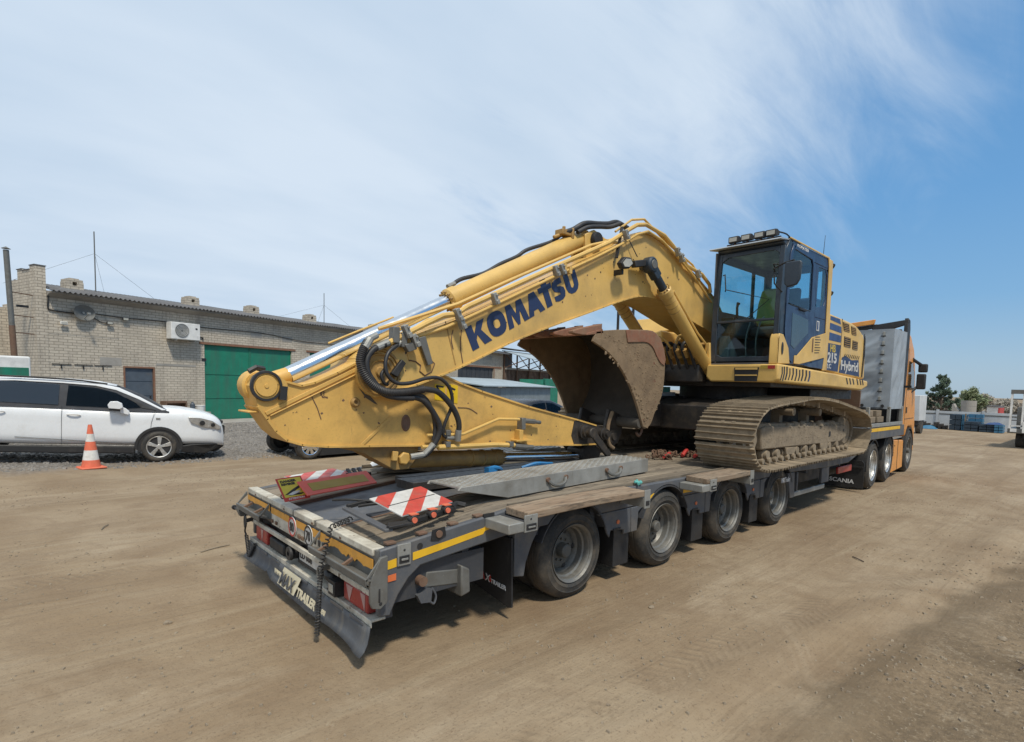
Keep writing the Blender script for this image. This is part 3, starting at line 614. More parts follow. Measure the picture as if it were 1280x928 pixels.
# white lower rail with lamps sitting on the bumper shelf
g = MB(); g.box(-.05, -.025, .02, 2.45, .475, .515); g.box(-.02, .06, .02, .50, .515, .55); g.build('lamp_rail', 'white_old', tr, bevel=.005)
g = MB(); g.box(-.035, .07, .04, 2.50, .295, .315); g.box(-.045, -.033, .03, 2.51, .265, .318); g.build('bumper_shelf', 'white_old', tr, bevel=.005)
g = MB(); g.box(.075, .13, .06, 2.48, .29, .60); g.build('bumper_back', 'grey_dark', tr)
def lamp(y0, y1, z0, z1, split):
    g = MB(); g.box(-.02, .07, y0, y1, z0, z1); o = g.build('rear_lamp', 'redlamp', tr, bevel=.012)
    for a, b, c in split:
        q = MB(); q.prism([(a, z1-.012), (b, z1-.012), (c, z0+.012)], -.024, -.019, 'x'); q.build('lamp_segment', 'redlamp2', o, smooth=0)
    return o
lamp(.12, .48, .32, .455, [(.43, .33, .38), (.22, .15, .155)]); lamp(2.08, 2.39, .32, .455, [(2.24, 2.18, 2.21)])
for y, s_ in ((.57, 1.), ):
    g = MB(); g.box(-.07, .01, y-.055, y+.055, .325, .435); g.cur = 1; g.box(-.076, -.07, y-.035, y+.035, .35, .41); g.build('work_lamp', ['black', 'lampglass'], tr, bevel=.012)
g = MB(); g.tube([(-.02, .62, .43), (-.03, .70, .42), (0, .78, .45)], .035, 8, smooth=3); g.box(-.02, .05, 1.66, 2.02, .32, .42); g.each('lamp_housing', 'black', tr, bevel=.015)
g = MB(); g.lathe([(.02, 0), (.055, .0), (.06, .02), (.045, .05), (.0, .05)], (-.06, 1.44, .41), (1, 0, 0), 16); g.cyl((-.02, 1.44, .41), (.2, 1.44, .41), .05, 14); g.build('round_socket', 'black', tr)
for y, nm in ((.68, 1), (2.42, 2)):
    g = MB(); c = Vector((-.11, y, .46 if nm == 1 else .49)); hh, ww = (.05, .03) if nm == 1 else (.055, .022)
    pts = [c+Vector((.0, ww*math.cos(a), hh*math.sin(a)*1.0)) for a in [i*math.pi/8 for i in range(17)]]
    g.tube(pts, .009, 8, caps=False); g.bar((-.11, y-.02, .50), (-.02, y-.03, .52), .03, .03); g.build('tow_ring', 'galv_dark' if nm == 1 else 'black', tr)
# latches and little fittings on the tail board
for y in (1.90, 1.80, 1.27, 1.20):
    g = MB(); g.box(-.04, -.026, y-.02, y+.02, .575, .605); g.build('tail_fitting', 'rust', tr, bevel=.004)
for y in (.95, .875, .80):
    g = MB(); g.box(-.034, -.0262, y-.012, y+.016, .60, .645); g.build('tail_fitting', 'black', tr, bevel=.003)
for y in (2.35, 1.6, 1.0, .5):
    g = MB(); g.box(-.037, -.034, y-.015, y+.015, .745, .76); g.build('beam_stud', 'rust', tr)
# speed plates
for y, s_ in ((1.41, '80'), (1.07, '70')):
    g = MB(); g.lathe([(0, .006), (.078, .006), (.082, 0)], (-.030, y, .64), (-1, 0, 0), 28); o = g.build('speed_plate', 'signwhite', tr, smooth=0)
    g = MB(); g.lathe([(.066, .0005), (.066, .0028), (.080, .0028), (.080, .0005)], (-.036, y, .64), (-1, 0, 0), 28); g.build('ring', 'redprint' if s_ == '80' else 'black', o, smooth=0)
    text(s_, .105, (-.039, y, .603), (0, -1, 0), (0, 0, 1), 'ink', o, 'number', bold=.002, align='CENTER', sx=.85)
g = MB(); g.box(.005, .012, .92, 1.36, .37, .475); pl = g.build('number_plate', 'signwhite', tr, bevel=.002)
text('LD 006', .085, (.003, 1.34, .395), (0, -1, 0), (0, 0, 1), 'ink', pl, 'number', bold=.0015, sx=.95)
g = MB(); g.box(-.0, .012, .90, 1.38, .345, .37); g.build('plate_holder', 'black', tr)
# rubber spray flap below the bumper: one wide sheet, curling outward at its foot
g = MB(); prof = [(.28, 0), (.22, .0), (.16, .004), (.11, .018), (.075, .045)]
ny = 60; P = []
for j in range(ny+1):
    y = .02+(2.54-.02)*j/ny
    low = .085+.02*math.sin(y*2.3+.6)**2+(.03 if y > 1.86 else 0)
    if 1.82 < y < 1.9: low += .02
    for i, (z, dx) in enumerate(prof):
        zz = .285-(.285-low)*(.285-z)/.21
        P.append((-.048-dx-.03*math.exp(-((y-.06)/.12)**2)*((.285-zz)/.2)-.004*math.sin(y*9)*((.285-zz)/.2), y, zz))
n5 = len(prof); F_ = [(j*n5+i, j*n5+i+1, (j+1)*n5+i+1, (j+1)*n5+i) for j in range(ny) for i in range(n5-1)]
g.add(P, F_); fl = g.build('spray_flap', 'flap', tr, smooth=60); so_ = fl.modifiers.new('solid', 'SOLIDIFY'); so_.thickness = .008
for i in range(8):
    y = .1+i*.31; g = MB(); g.box(-.062, -.050, y, y+.2, .262, .285); g.build('flap_clamp', 'grey', tr, bevel=.004)
yx = lambda z: -.066-.045*((.27-z)/.2)**1.5
text('www.', .075, (-.078, 1.72, .185), (0, -1, -.02), (.18, 0, 1), 'cream', tr, bold=.002)
g = MB(); g.add([(-.068, 1.50, .285), (-.068, 1.13, .285), (-.105, 1.20, .135), (-.105, 1.57, .135)], [(0, 1, 2, 3)]); g.build('logo_panel', 'cream', tr, smooth=0)
text('MAX', .150, (-.109, 1.535, .152), (0, -1, 0), (.20, 0, 1), 'flap', tr, bold=.004, sx=.92, sh=.42)
text('TRAILER', .095, (-.098, 1.17, .148), (0, -1, -.02), (.2, -.05, 1), 'cream', tr, bold=.0035, sx=1.02, sh=.15)
text('.eu', .07, (-.098, .70, .165), (0, -1, 0), (.2, 0, 1), 'cream', tr, bold=.002)
# spiral cables at the tail
def coil(p, q, r, turns, name, th=.006, sag=0.):
    p, q = Vector(p), Vector(q); n = turns*8; pts = []
    d = (q-p).normalized(); a = d.orthogonal().normalized(); b = d.cross(a)
    for i in range(n+1):
        t = i/n; c = p.lerp(q, t)-Vector((0, 0, sag*4*t*(1-t))); an = i/8*2*math.pi
        pts.append(c+r*(math.cos(an)*a+math.sin(an)*b))
    g = MB(); g.tube(pts, th, 5); return g
g = coil((-.09, .53, .83), (-.15, .56, .56), .015, 10, '', .005); g2 = coil((-.15, .56, .56), (-.17, .58, .06), .015, 24, '', .006)
g.v += []; k = len(g.v); g.v += g2.v; g.f += [[i+k for i in f] for f in g2.f]; g.mi += g2.mi
g3 = coil((.12, .66, .835), (-.09, .53, .83), .016, 6, '', .005); k = len(g.v); g.v += g3.v; g.f += [[i+k for i in f] for f in g3.f]; g.mi += g3.mi
tag(g.build('hanging_coil_cable', 'black'), 'black spiral cable draped over the white tail beam and hanging to the ground', 'cable')
g = coil((-.10, 2.46, .50), (-.07, 2.52, .25), .010, 1, ''); g = MB(); g.tube([(-.10, 2.42, .47), (-.09, 2.50, .38), (-.08, 2.49, .34)], .008, 6, smooth=3)
a = coil((-.08, 2.49, .34), (-.09, 2.38, .16), .014, 14, ''); b = coil((-.09, 2.38, .16), (-.07, 2.27, .30), .014, 12, '')
for q in (a, b):
    k = len(g.v); g.v += q.v; g.f += [[i+k for i in f] for f in q.f]; g.mi += q.mi
g.build('brake_coil', 'black', tr)
# wheels
def wheel(parent, loc, near=-1, r=.40, dual=True, rim='rim', disc=.13, rr=.245, name='wheel', nholes=5, depth=.165, tw=.235):
    """near: -1 outer face looks to -y"""
    w_ = empty(name, loc); w_.parent = parent
    s = -near
    sh = [(rr, 0.01), (rr+.02, .0), (rr+.045, -.012), (rr+.05, -.016), (rr+.056, -.012), (r-.065, -.011), (r-.06, -.015), (r-.052, -.009), (r-.02, .012), (r, .04), (r+.001, tw*.35), (r-.006, tw*.36), (r-.006, tw*.40), (r+.001, tw*.41), (r+.001, tw*.6), (r-.006, tw*.61), (r-.006, tw*.65), (r+.001, tw*.66), (r, tw-.04), (r-.02, tw-.012), (r-.06, tw+.008), (rr, tw-.01)]
    g = MB(); g.lathe(sh if s > 0 else sh, (0, 0, 0), (0, s, 0), 48)
    if dual: g.lathe([(a, b+tw+.05) for a, b in sh], (0, 0, 0), (0, s, 0), 48)
    g.build('tyre', 'rubber', w_, smooth=40)
    g = MB(); g.lathe([(rr-.004, .006), (rr+.012, -.010), (rr+.015, -.004), (rr+.002, .012), (rr-.010, .018), (rr-.016, .03), (rr-.018, depth*.42), (rr-.034, depth*.48), (rr-.038, depth*.8), (rr-.055, depth*.95), (rr-.062, depth+.01)], (0, 0, 0), (0, s, 0), 44)
    ri = g.build('rim', rim, w_, smooth=30)
    g = MB(); g.lathe([(rr-.058, depth+.012), (.16, depth-.012), (.125, depth-.02), (.0, depth-.02)], (0, 0, 0), (0, s, 0), 40); g.build('disc', 'disc' if rim == 'rim' else rim, ri, smooth=40)
    for k in range(nholes):
        a = 2*math.pi*k/nholes+.3; g = MB(); q = .160 if dual else .19
        g.cyl((q*math.cos(a), s*(depth-.016), q*math.sin(a)), (q*math.cos(a), s*(depth+.014), q*math.sin(a)), .022, 10); g.build('vent_hole', 'black', ri, smooth=0)
    g = MB(); g.lathe([(0, depth-.10), (.045, depth-.10), (.058, depth-.09), (.062, depth-.07), (.064, depth-.02)], (0, 0, 0), (0, s, 0), 24); g.build('hub', 'disc' if rim == 'rim' else 'rim', w_)
    g = MB()
    for k in range(10):
        a = 2*math.pi*k/10; g.cyl((.098*math.cos(a), s*(depth-.038), .098*math.sin(a)), (.098*math.cos(a), s*(depth-.015), .098*math.sin(a)), .010, 6)
    g.each('wheel_nut', 'disc' if rim == 'rim' else 'rim', ri)
    return w_
w0 = wheel(tr, (AX[0], .02, .40))
w0.rotation_euler = (0, .3, 0)
wf = wheel(tr, (AX[0], 2.535, .40), near=1, nholes=6)
for k in (1, 2, 3):
    c = copy_tree(w0, tr); c.location.x = AX[k]; c.rotation_euler = (0, .9*k+.4, 0)
    c = copy_tree(wf, tr); c.location.x = AX[k]
for x in AX:
    g = MB(); g.cyl((x, .5, .40), (x, 2.05, .40), .07, 12); g.build('axle', 'grey_dark', tr)
# bolsters / mud guards between the wheels
def guard(pts, y0=.005, y1=.50, m='grey'):
    g = MB(); g.prism(pts, y0, y1); g.build('mud_guard', m, tr, bevel=.008)
    g = MB(); g.prism(pts, 2.555-y1, 2.555-y0); g.build('mud_guard', m, tr)
guard([(1.17, .71), (1.17, .345), (1.28, .325), (1.30, .44), (1.36, .58), (1.45, .71)])
for k in (0, 1, 2):
    c = (AX[k]+AX[k+1])/2
    guard([(c-.40, .70), (c-.33, .66), (c-.25, .50), (c-.215, .455), (c-.20, .52), (c+.0, .50), (c+.0, .455), (c+.13, .455), (c+.19, .62), (c+.33, .70)], .005, .03)
    g = MB(); g.box(c-.115, c+.12, .035, .45, .15, .50); g.build('mud_flap', 'black', tr)
    g = MB(); g.prism([(c+.10, .70), (c+.10, .46), (c+.20, .46), (c+.22, .70)], -.004, .02); g.build('guard_panel', 'grey', tr, bevel=.006)
    g = MB(); g.cyl((c-.10, -.004, .59), (c-.10, .004, .59), .020, 12); g.build('side_reflector', 'amber', tr)
    g = MB(); g.box(c-.17, c-.06, -.003, .003, .515, .535); g.build('data_plate', 'black', tr)
g = MB()   # arches above the second and fourth wheels are cut in the beam: dark liners
for x in AX:
    P = [(x+.454*math.cos(a), .40+.454*math.sin(a)) for a in [math.pi*.12+i*math.pi*.76/14 for i in range(15)]]
    Q = [(x+.442*math.cos(a), .40+.442*math.sin(a)) for a in [math.pi*.88-i*math.pi*.76/14 for i in range(15)]]
    g.prism(P+Q, -.006, .50)
g.each('arch_liner', 'grey_dark', tr)
# mud flap behind the first axle, with print
g = MB(); g.prism([(.0, .66), (.52, .66), (.52, .19), (.02, .105), (-.02, .115)], 1.13, 1.145, 'x'); mf = g.build('mud_flap', 'black', tr)
for i, (c, m_) in enumerate((('M', 'redprint'), ('A', 'redprint'), ('X', 'silver'))):
    text(c, .085, (1.127, .43-i*.062, .262-.007*i), (0, -1, -.06), (0, 0, 1), m_, mf, bold=.001)
text('TRAILER', .050, (1.127, .235, .245), (0, -1, -.06), (0, 0, 1), 'silver', mf, bold=.001)
g = MB(); g.prism([(.262, .25), (.225, .25), (.24, .31), (.25, .30)], 1.1265, 1.1285, 'x'); g.build('logo_mark', 'redprint', mf)
# steel outrigger leg stowed under the tail
g = MB(); g.bar((.38, .10, .485), (.70, .10, .445), .10, .115); g.prism([(.655, .31), (.655, .545), (.73, .505), (.74, .33)], .0, .18)
g.build('support_leg', 'galv_dark', tr, bevel=.012)
g = MB(); g.cyl((.33, -.005, .50), (.33, .05, .50), .035, 14); g.build('leg_pivot', 'rust', tr)
g = MB(); g.prism([(.30, .40), (.36, .44), (.42, .42), (.41, .33), (.33, .34)], .02, .06); g.tube([(.43, .04, .42), (.46, .035, .36), (.44, .03, .31), (.41, .03, .33)], .008, 6, smooth=3); g.build('lashing_ring', 'grey', tr)
# outrigger brackets carrying the side planks
for x, l in ((.86, .27), (3.52, .40)):
    g = MB(); g.box(x+.0, x+.15, -.27, .0, .79, .865); g.build('outrigger_box', 'galv', tr, bevel=.008)
    g = MB(); g.box(x+.15, x+.28, -.275, -.262, .785, .91); g.cur = 1; g.box(x+.165, x+.265, -.280, -.274, .80, .845); g.cur = 0; g.box(x+.18, x+.25, -.286, -.280, .815, .828); g.cur = 1; g.cyl((x+.21, -.279, .88), (x+.21, -.274, .88), .008, 8)
    g.build('bracket_plate', ['galv', 'black'], tr, bevel=.003)
    g = MB(); g.box(x+.16, x+.26, -.26, .0, .80, .86); g.build('outrigger_arm', 'grey_dark', tr)
for x in (2.50, 4.60):
    g = MB(); g.box(x, x+.09, -.26, .0, .77, .855); g.box(x, x+.09, -.268, -.262, .76, .93); g.cur = 1; g.box(x+.02, x+.075, -.272, -.267, .785, .83); g.build('outrigger_box', ['galv', 'black'], tr, bevel=.005)
# side bar and ladder-like frame ahead of the last wheel
g = MB(); g.box(6.62, 7.85, .01, .05, .33, .40); g.build('side_guard_bar', 'galv', tr, bevel=.008)
g = MB(); g.prism([(6.36, .70), (6.60, .70), (6.63, .33), (6.48, .33)], .0, .05); g.box(7.70, 8.02, .01, .05, .42, .66); g.box(6.75, 6.79, .02, .06, .38, .68); g.each('side_guard_frame', 'grey', tr, bevel=.008)
g = MB(); g.box(6.7, 9.4, .3, 2.2, .40, .66); g.build('underframe_box', 'black', tr)
g = MB(); g.box(8.9, 9.6, .15, .19, .44, .56); g.build('rear_lamp', 'redlamp', tr, bevel=.01)
text('MAXTrailer', .10, (6.13, -.0045, .585), (1, 0, 0), (0, 0, 1), 'silver', tr, bold=.001, sx=.6)
# planks lying on the outriggers
def sideplank(x0, x1, y0, y1, z0, z1, label, bow=.02):
    g = MB(); n = 8; P = []
    for i in range(n+1):
        x = x0+(x1-x0)*i/n; dz = -bow*4*(i/n)*(1-i/n)*0+bow*math.sin(i/n*3.1)
        P += [(x, y0, z0+dz), (x, y1, z0+dz+.004), (x, y1, z1+dz+.004), (x, y0, z1+dz)]
    F_ = [(4*i+a, 4*i+(a+1) % 4, 4*i+4+(a+1) % 4, 4*i+4+a)[::-1] for i in range(n) for a in range(4)]+[(0, 1, 2, 3), (4*n+3, 4*n+2, 4*n+1, 4*n)]
    g.add(P, F_); tag(g.build('timber_plank', 'plank_brown', bevel=.008), label, 'plank', 'timber planks on the side outriggers of the trailer')
sideplank(1.05, 2.52, -.262, -.012, .866, .925, 'thick brown timber plank on the side brackets above the rearmost wheel', .012)
sideplank(3.62, 4.70, -.262, -.012, .866, .925, 'shorter brown timber plank on the side brackets just behind the crawler track', .0)
# ramps
def ramp(o, rz, L_, W_, label, tilt=0.):
    t = empty('loading_ramp', o, rz, label, 'ramp', 'aluminium loading ramps lying on the deck'); t.rotation_euler = (0, tilt, rz)
    for y in (0, W_-.02):
        g = MB(); g.prism([(0, .125), (.55, .0), (L_, .0), (L_, .15), (.02, .15)], y, y+.02); g.build('side_rail', 'alu', t, bevel=.004)
    g = MB(); g.box(0.02, L_, .02, W_-.02, .135, .147); g.build('tread_plate', 'alu', t)
    g = MB(); nx_ = int(L_/.055); ny_ = int(W_/.062)
    for i in range(nx_):
        for j in range(ny_):
            x = .06+i*.055; y = .04+j*.062+(.031 if i % 2 else 0)
            if y+.02 > W_-.03: continue
            g.add([(x-.017, y-.012, .147), (x+.017, y-.012, .147), (x+.017, y+.012, .147), (x-.017, y+.012, .147), (x-.008, y-.006, .154), (x+.008, y-.006, .154), (x+.008, y+.006, .154), (x-.008, y+.006, .154)],
                  [(0,1,5,4),(1,2,6,5),(2,3,7,6),(3,0,4,7),(4,5,6,7)])
    tag(g.build('grip_studs', 'alu', t), kind='stuff')
    for x in (1.05, 1.98):
        g = MB(); g.tube([(x, -.004, .10), (x+.05, -.03, .055), (x+.14, -.035, .04), (x+.22, -.03, .06), (x+.26, -.004, .11)], .016, 7, smooth=3); h = g.build('carry_strap', 'galv_dark', t)
        for q in (x, x+.26):
            g = MB(); g.cyl((q, -.022, .10), (q, .0, .10), .022, 10); g.build('bolt', 'rust', t)
    return t
ramp((.80, .25, .905), .075, 2.82, .40, 'grey aluminium ramp with studded tread lying nearest the camera on the deck')
t = ramp((1.0, 1.75, .905), .02, 2.6, .40, 'grey aluminium ramp with studded tread half hidden beneath the excavator arm')
# ------------------------------------------------------------------ warning boards and loose gear on the tail
def stripes(w_, h_, n, off, slant, name, parent, z):
    """diagonal red bands clipped to a w x h panel, as thin sheets on it"""
    def clip(poly, f):
        out = []
        for i in range(len(poly)):
            a, b = poly[i], poly[(i+1) % len(poly)]; fa, fb = f(a), f(b)
            if fa >= 0: out.append(a)
            if (fa >= 0) != (fb >= 0): t = fa/(fa-fb); out.append((a[0]+(b[0]-a[0])*t, a[1]+(b[1]-a[1])*t))
        return out
    for k in range(n):
        x = off+k*2*slant[1]; bw = slant[1]
        P = [(x, 0), (x+bw, 0), (x+bw+slant[0], h_), (x+slant[0], h_)]
        P = clip(P, lambda p: p[0])
        if len(P) > 2: P = clip(P, lambda p: w_-p[0])
        if len(P) > 2:
            g = MB(); g.prism(P, z, z+.0012, 'z'); g.build(name, 'red', parent, smooth=0)
def place(t, o, xd, yd):
    xd, yd = Vector(xd).normalized(), Vector(yd); yd = (yd-xd*xd.dot(yd)).normalized(); zd = xd.cross(yd)
    mm = Matrix((xd, yd, zd)).transposed().to_4x4(); mm.translation = Vector(o); t.matrix_world = mm
# hinged marker board near the camera, on its steel frame
t = empty('warning_board', label='bright red and white striped warning board on a steel frame, nearest the camera', cat='warning board', group='striped warning boards on the trailer tail')
g = MB(); g.box(0, .52, 0, .345, 0, .012); b = g.build('board', 'signwhite', t, bevel=.003)
stripes(.52, .345, 5, -.72, (.44, .18), 'stripe', b, .0125)
for q in (.17, ):
    g = MB(); g.box(.02, .50, q, q+.006, .0135, .015); g.build('fold_line', 'black', b)
place(t, (.250, .150, .925), (.507, .117, .015), (-.085, .325, .075))
fr = empty('marker_frame', label='black steel folding frame with three red rollers under the near warning board', cat='frame')
g = MB(); g.bar((.115, .74, .90), (.085, -.0+.03, .885), .055, .02); g.build('front_bar', 'grey', fr, bevel=.004)
g = MB(); g.bar((.09, .05, .895), (.75, .235, .905), .04, .035); g.bar((.12, .72, .915), (.60, .80, .94), .03, .03); g.prism([(.08, .02), (.30, .03), (.26, .10), (.13, .13)], .895, .915, 'z'); g.each('side_bar', 'black', fr, bevel=.004)
for x, y in ((.28, .055), (.47, .11), (.63, .165)):
    g = MB(); g.cyl((x, y-.02, .925), (x+.01, y+.04, .925), .032, 14); ro = g.build('roller', 'black', fr, bevel=.004)
    g = MB(); g.cyl((x-.002, y-.028, .925), (x-.002, y-.018, .925), .020, 12); g.box(x-.02, x+.04, y-.01, y+.045, .956, .962); g.build('roller_cap', 'cone', ro)
g = MB(); g.tube([(.10, .93, .93), (.18, .80, .945), (.32, .72, .93), (.42, .70, .925)], .010, 6, smooth=4); g.tube([(.2, .70, .91), (.3, .62, .93), (.45, .60, .92)], .012, 6, smooth=3); g.tube([(.72, .22, .92), (.80, .28, .93), (.86, .24, .915)], .02, 7, smooth=3)
g.each('cable', 'black', fr)
# far marker board
t = empty('warning_board', label='faded red and white striped warning board lying on the far side of the tail', cat='warning board', group='striped warning boards on the trailer tail')
g = MB(); g.box(0, .60, 0, .30, 0, .012); b = g.build('board', 'signwhite', t, bevel=.003)
stripes(.60, .30, 4, -.48, (.42, .15), 'stripe', b, .0125)
place(t, (.24, 1.80, .925), (.58, .22, .0), (.05, .3, .01))
t = empty('reflective_marker_board', label='long yellow reflective board with a red border leaning on the far side of the tail', cat='warning board')
g = MB(); g.box(0, .70, 0, .185, 0, .012); b = g.build('board', 'pink', t, bevel=.003)
g = MB(); g.box(.07, .635, .04, .14, .0125, .014); g.build('film', 'olive', b, smooth=0)
place(t, (.06, 1.331, .895), (.682, .113, .02), (.03, .16, .09))
t = empty('blind_spot_sign', label='small yellow warning sign with a maroon border propped at the rear edge of the deck', cat='sign')
g = MB(); g.box(0, .215, 0, .24, 0, .008); b = g.build('card', 'redprint', t, bevel=.002)
g = MB(); g.box(.014, .201, .035, .226, .0085, .0095); g.build('print', 'signyellow', b, smooth=0)
text('DANGER', .032, (.025, .188, .0100), (1, 0, 0), (0, 1, 0), 'ink', b, bold=.0016); text('REVERSE', .030, (.025, .158, .0100), (1, 0, 0), (0, 1, 0), 'ink', b, bold=.0016)
g = MB(); g.prism([(.02, .062), (.06, .06), (.195, .135), (.195, .155), (.10, .11)], .0098, .0108, 'z'); g.prism([(.05, .05), (.15, .045), (.185, .06), (.10, .07)], .0098, .0108, 'z'); g.build('pictogram', 'ink', b, smooth=0)
g = MB(); g.prism([(.045, .06), (.075, .05), (.14, .068), (.16, .088), (.10, .085)], .0111, .0118, 'z'); g.build('pictogram', 'signwhite', b, smooth=0)
text('ATTENTION', .024, (.035, .009, .0090), (1, 0, 0), (0, 1, 0), 'signwhite', b, bold=.0006)
place(t, (-.10, 1.39, .855), (.19, .01, .010), (.02, .13, .12))
g = coil((.14, 1.72, .93), (-.06, 1.58, .86), .016, 9, '', .005); tag(g.build('coil_cable', 'black'), 'short black spiral cable looping from the far striped board', 'cable')
g = MB()
for x in (.74, .80, .86): g.bar((x, 1.92, .90), (x+.03, 2.10, .96), .03, .02)
g.bar((.70, 1.98, .93), (.95, 1.95, .92), .03, .03)
tag(g.build('board_hinge', 'black'), 'black toothed hinge left behind the far striped warning board', 'hinge')
# pallet wrap and a piece of board beneath the arm
g = MB(); g.prism([(1.02, 1.95), (1.5, 1.80), (2.0, 2.1), (1.4, 2.4)], .915, .93, 'z'); tag(g.build('plywood_sheet', 'cwood'), 'thin sheet of plywood lying on the deck under the rear of the arm', 'board')
g = MB(); g.add([(1.1, 2.2, .95), (1.35, 2.1, 1.02), (1.6, 2.05, .96), (1.55, 2.3, .95), (1.3, 2.4, 1.03), (1.15, 2.35, .96)], [(0, 1, 5), (1, 4, 5), (1, 2, 3, 4)])
tag(g.build('crumpled_sheet', 'white'), 'crumpled white sheet lying beneath the curved back of the arm', 'sheet')
g = MB(); g.box(.9, 3.2, 1.05, 1.35, .885, .96); g.box(1.0, 2.9, 1.42, 1.55, .885, .95)
tag(g.build('timber_bearer', 'grease'), 'dark greasy timber bearer under the bucket cylinder of the arm', 'timber')
g = MB(); g.tube([(1.75, 1.10, 1.0), (1.82, 1.04, 1.03), (1.92, 1.05, 1.0), (1.90, 1.12, .98)], .018, 6, smooth=3); g.box(1.74, 1.84, 1.03, 1.10, .96, 1.03); g.tube([(2.2, 1.05, .99), (2.35, 1.0, 1.03), (2.55, 1.03, 1.01), (2.7, 1.1, .99)], .02, 6, smooth=4)
tag(g.build('blue_lashing_strap', 'blue'), 'crumpled blue lashing strap between the bucket cylinder and the near ramp', 'strap')
# chain heap with red hooks
random.seed(3); g = MB()
def link_(g, c, ax, r=.028, th=.008):
    ax = Vector(ax).normalized(); a = ax.orthogonal().normalized(); b = ax.cross(a)
    g.tube([Vector(c)+r*(math.cos(t_)*a*1.4+math.sin(t_)*b) for t_ in [i*math.pi/5 for i in range(11)]], th, 5, caps=False)
for i in range(85):
    t_ = i/84; c = (4.70+.75*t_+random.uniform(-.06, .06), 1.18-.18*math.sin(t_*9)-.1*t_+random.uniform(-.05, .05), .905+random.uniform(0, .05)); link_(g, c, [random.uniform(-1, 1) for _ in range(3)])
ch = g.build('lashing_chain', 'rust'); tag(ch, 'rusty lashing chain heaped with red hooks on the deck before the crawler', 'chain')
g = MB(); g.tube([(4.78, 1.02, .92), (4.82, .98, .96), (4.90, 1.0, .97), (4.93, 1.05, .92)], .024, 7, smooth=4); g.tube([(5.15, .95, .93), (5.3, .98, .99), (5.42, 1.02, .95), (5.5, .93, .93), (5.3, .85, .92)], .026, 7, smooth=4)
g.build('hook', 'redchain', ch)
# parcels on the far crawler frame
t = empty('tool_tray', (5.36, 1.58, 1.69), .0, 'black tray holding a turquoise box and white packets above the far crawler', 'tray')
g = MB(); g.box(0, .80, 0, .34, 0, .05); g.build('tray', 'black', t, bevel=.01)
g = MB(); g.box(.05, .62, .03, .30, .05, .11); g.build('packet', 'mixed', t, bevel=.006)
g = MB(); g.box(.08, .50, .05, .28, .11, .19); g.build('box', 'teal_box', t, bevel=.004)
# timber bearer under gooseneck tarp
for k, (x, l) in enumerate(((10.2, .5), (10.85, .4))):
    g = MB(); g.box(x, x+l, .12, 1.4, 1.285, 1.40); g.box(x+.03, x+l-.05, .15, 1.3, 1.405, 1.52)
    tag(g.build('timber_stack', 'cwood', bevel=.008), ['dark stack of timber blocks on the gooseneck behind the crawler', 'stack of timber blocks on the gooseneck beside the tarpaulin box'][k], 'timber')
g = MB(); g.tube([(1.60+1.15, .03, .94), (2.8, -.01, .93), (2.84, .02, .935)], .014, 6, smooth=3); g.tube([(2.74, -.03, .925), (2.82, .05, .945)], .012, 6)
tag(g.build('strap_knot', 'teal_box'), 'small knotted turquoise strap at the deck edge beside the long timber plank', 'strap')
# tarpaulin box on the gooseneck
t = empty('tarpaulin_box', (11.3, .05, 1.55), 0, 'tall box covered in grey tarpaulin standing between the excavator and the orange cab', 'covered load')
W_, H_, D_ = 2.42, 1.60, .93
def sheet(o, a, b, na, nb_, amp, seedv):
    P = []; o, a, b = Vector(o), Vector(a), Vector(b); n_ = a.cross(b).normalized()
    for j in range(nb_+1):
        for i in range(na+1):
            u, v = i/na, j/nb_; p = o+a*u+b*v
            e = min(1, 6*u, 6*(1-u), 5*v, 5*(1-v))
            f = noise.noise(Vector((u*1.6+seedv, v*4-u*3.5, seedv)))+.35*noise.noise(Vector((u*3, v*11-u*8, seedv)))+.12*noise.noise(Vector((u*9, v*24-u*10, seedv)))
            P.append(p+n_*amp*f*e)
    return P, [(j*(na+1)+i, j*(na+1)+i+1, (j+1)*(na+1)+i+1, (j+1)*(na+1)+i) for j in range(nb_) for i in range(na)]
g = MB()
g.add(*sheet((0, W_, 0), (0, -W_, 0), (0, 0, H_), 70, 60, .075, 2.)); g.add(*sheet((0, 0, 0), (D_, 0, 0), (0, 0, H_), 24, 50, .045, 5.))
g.add(*sheet((D_, 0, 0), (0, W_, 0), (0, 0, H_), 4, 4, 0, 0)); g.add(*sheet((D_, W_, 0), (-D_, 0, 0), (0, 0, H_), 4, 4, 0, 0)); g.add(*sheet((0, 0, H_), (D_, 0, 0), (0, W_, 0), 10, 20, .02, 8.)); g.add(*sheet((0, W_, 0), (D_, 0, 0), (0, -W_, 0), 2, 2, 0, 0))
g.build('tarpaulin', 'tarp', t, smooth=60)
for k in range(8):
    z = .16+k*.185; g = MB(); g.box(-.03, .0, .16, .20, z, z+.09); g.build('buckle', 'galv', t, bevel=.004)
    g = MB(); g.box(-.036, -.028, .14, .22, z-.005, z+.015); g.build('strap_end', 'black', t)
for k in range(6):
    g = MB(); g.cyl((-.025, .12+k*.36, .06), (.0, .12+k*.36, .06), .030, 12); g.build('eyelet', 'black', t)
g = MB(); g.tube([(-.022, 2.3, .02), (-.03, 1.3, .0), (-.022, .1, .02)], .008, 6, smooth=4); g.build('rope', 'black', t)

# rusty sheet hung below the counterweight, between it and the tarpaulin box
g = MB(); g.prism([(.10, 1.60), (.10, 1.90), (2.3, 1.95), (2.3, 1.30), (.8, 1.30)], 9.62, 9.66, 'x')
for y in (.45, .62): g.box(9.60, 9.62, y, y+.05, 1.45, 1.90)
tag(g.build('rusty_screen', 'rust'), 'rusty brown sheet standing between the rear of the excavator and the tarpaulin box', 'screen')
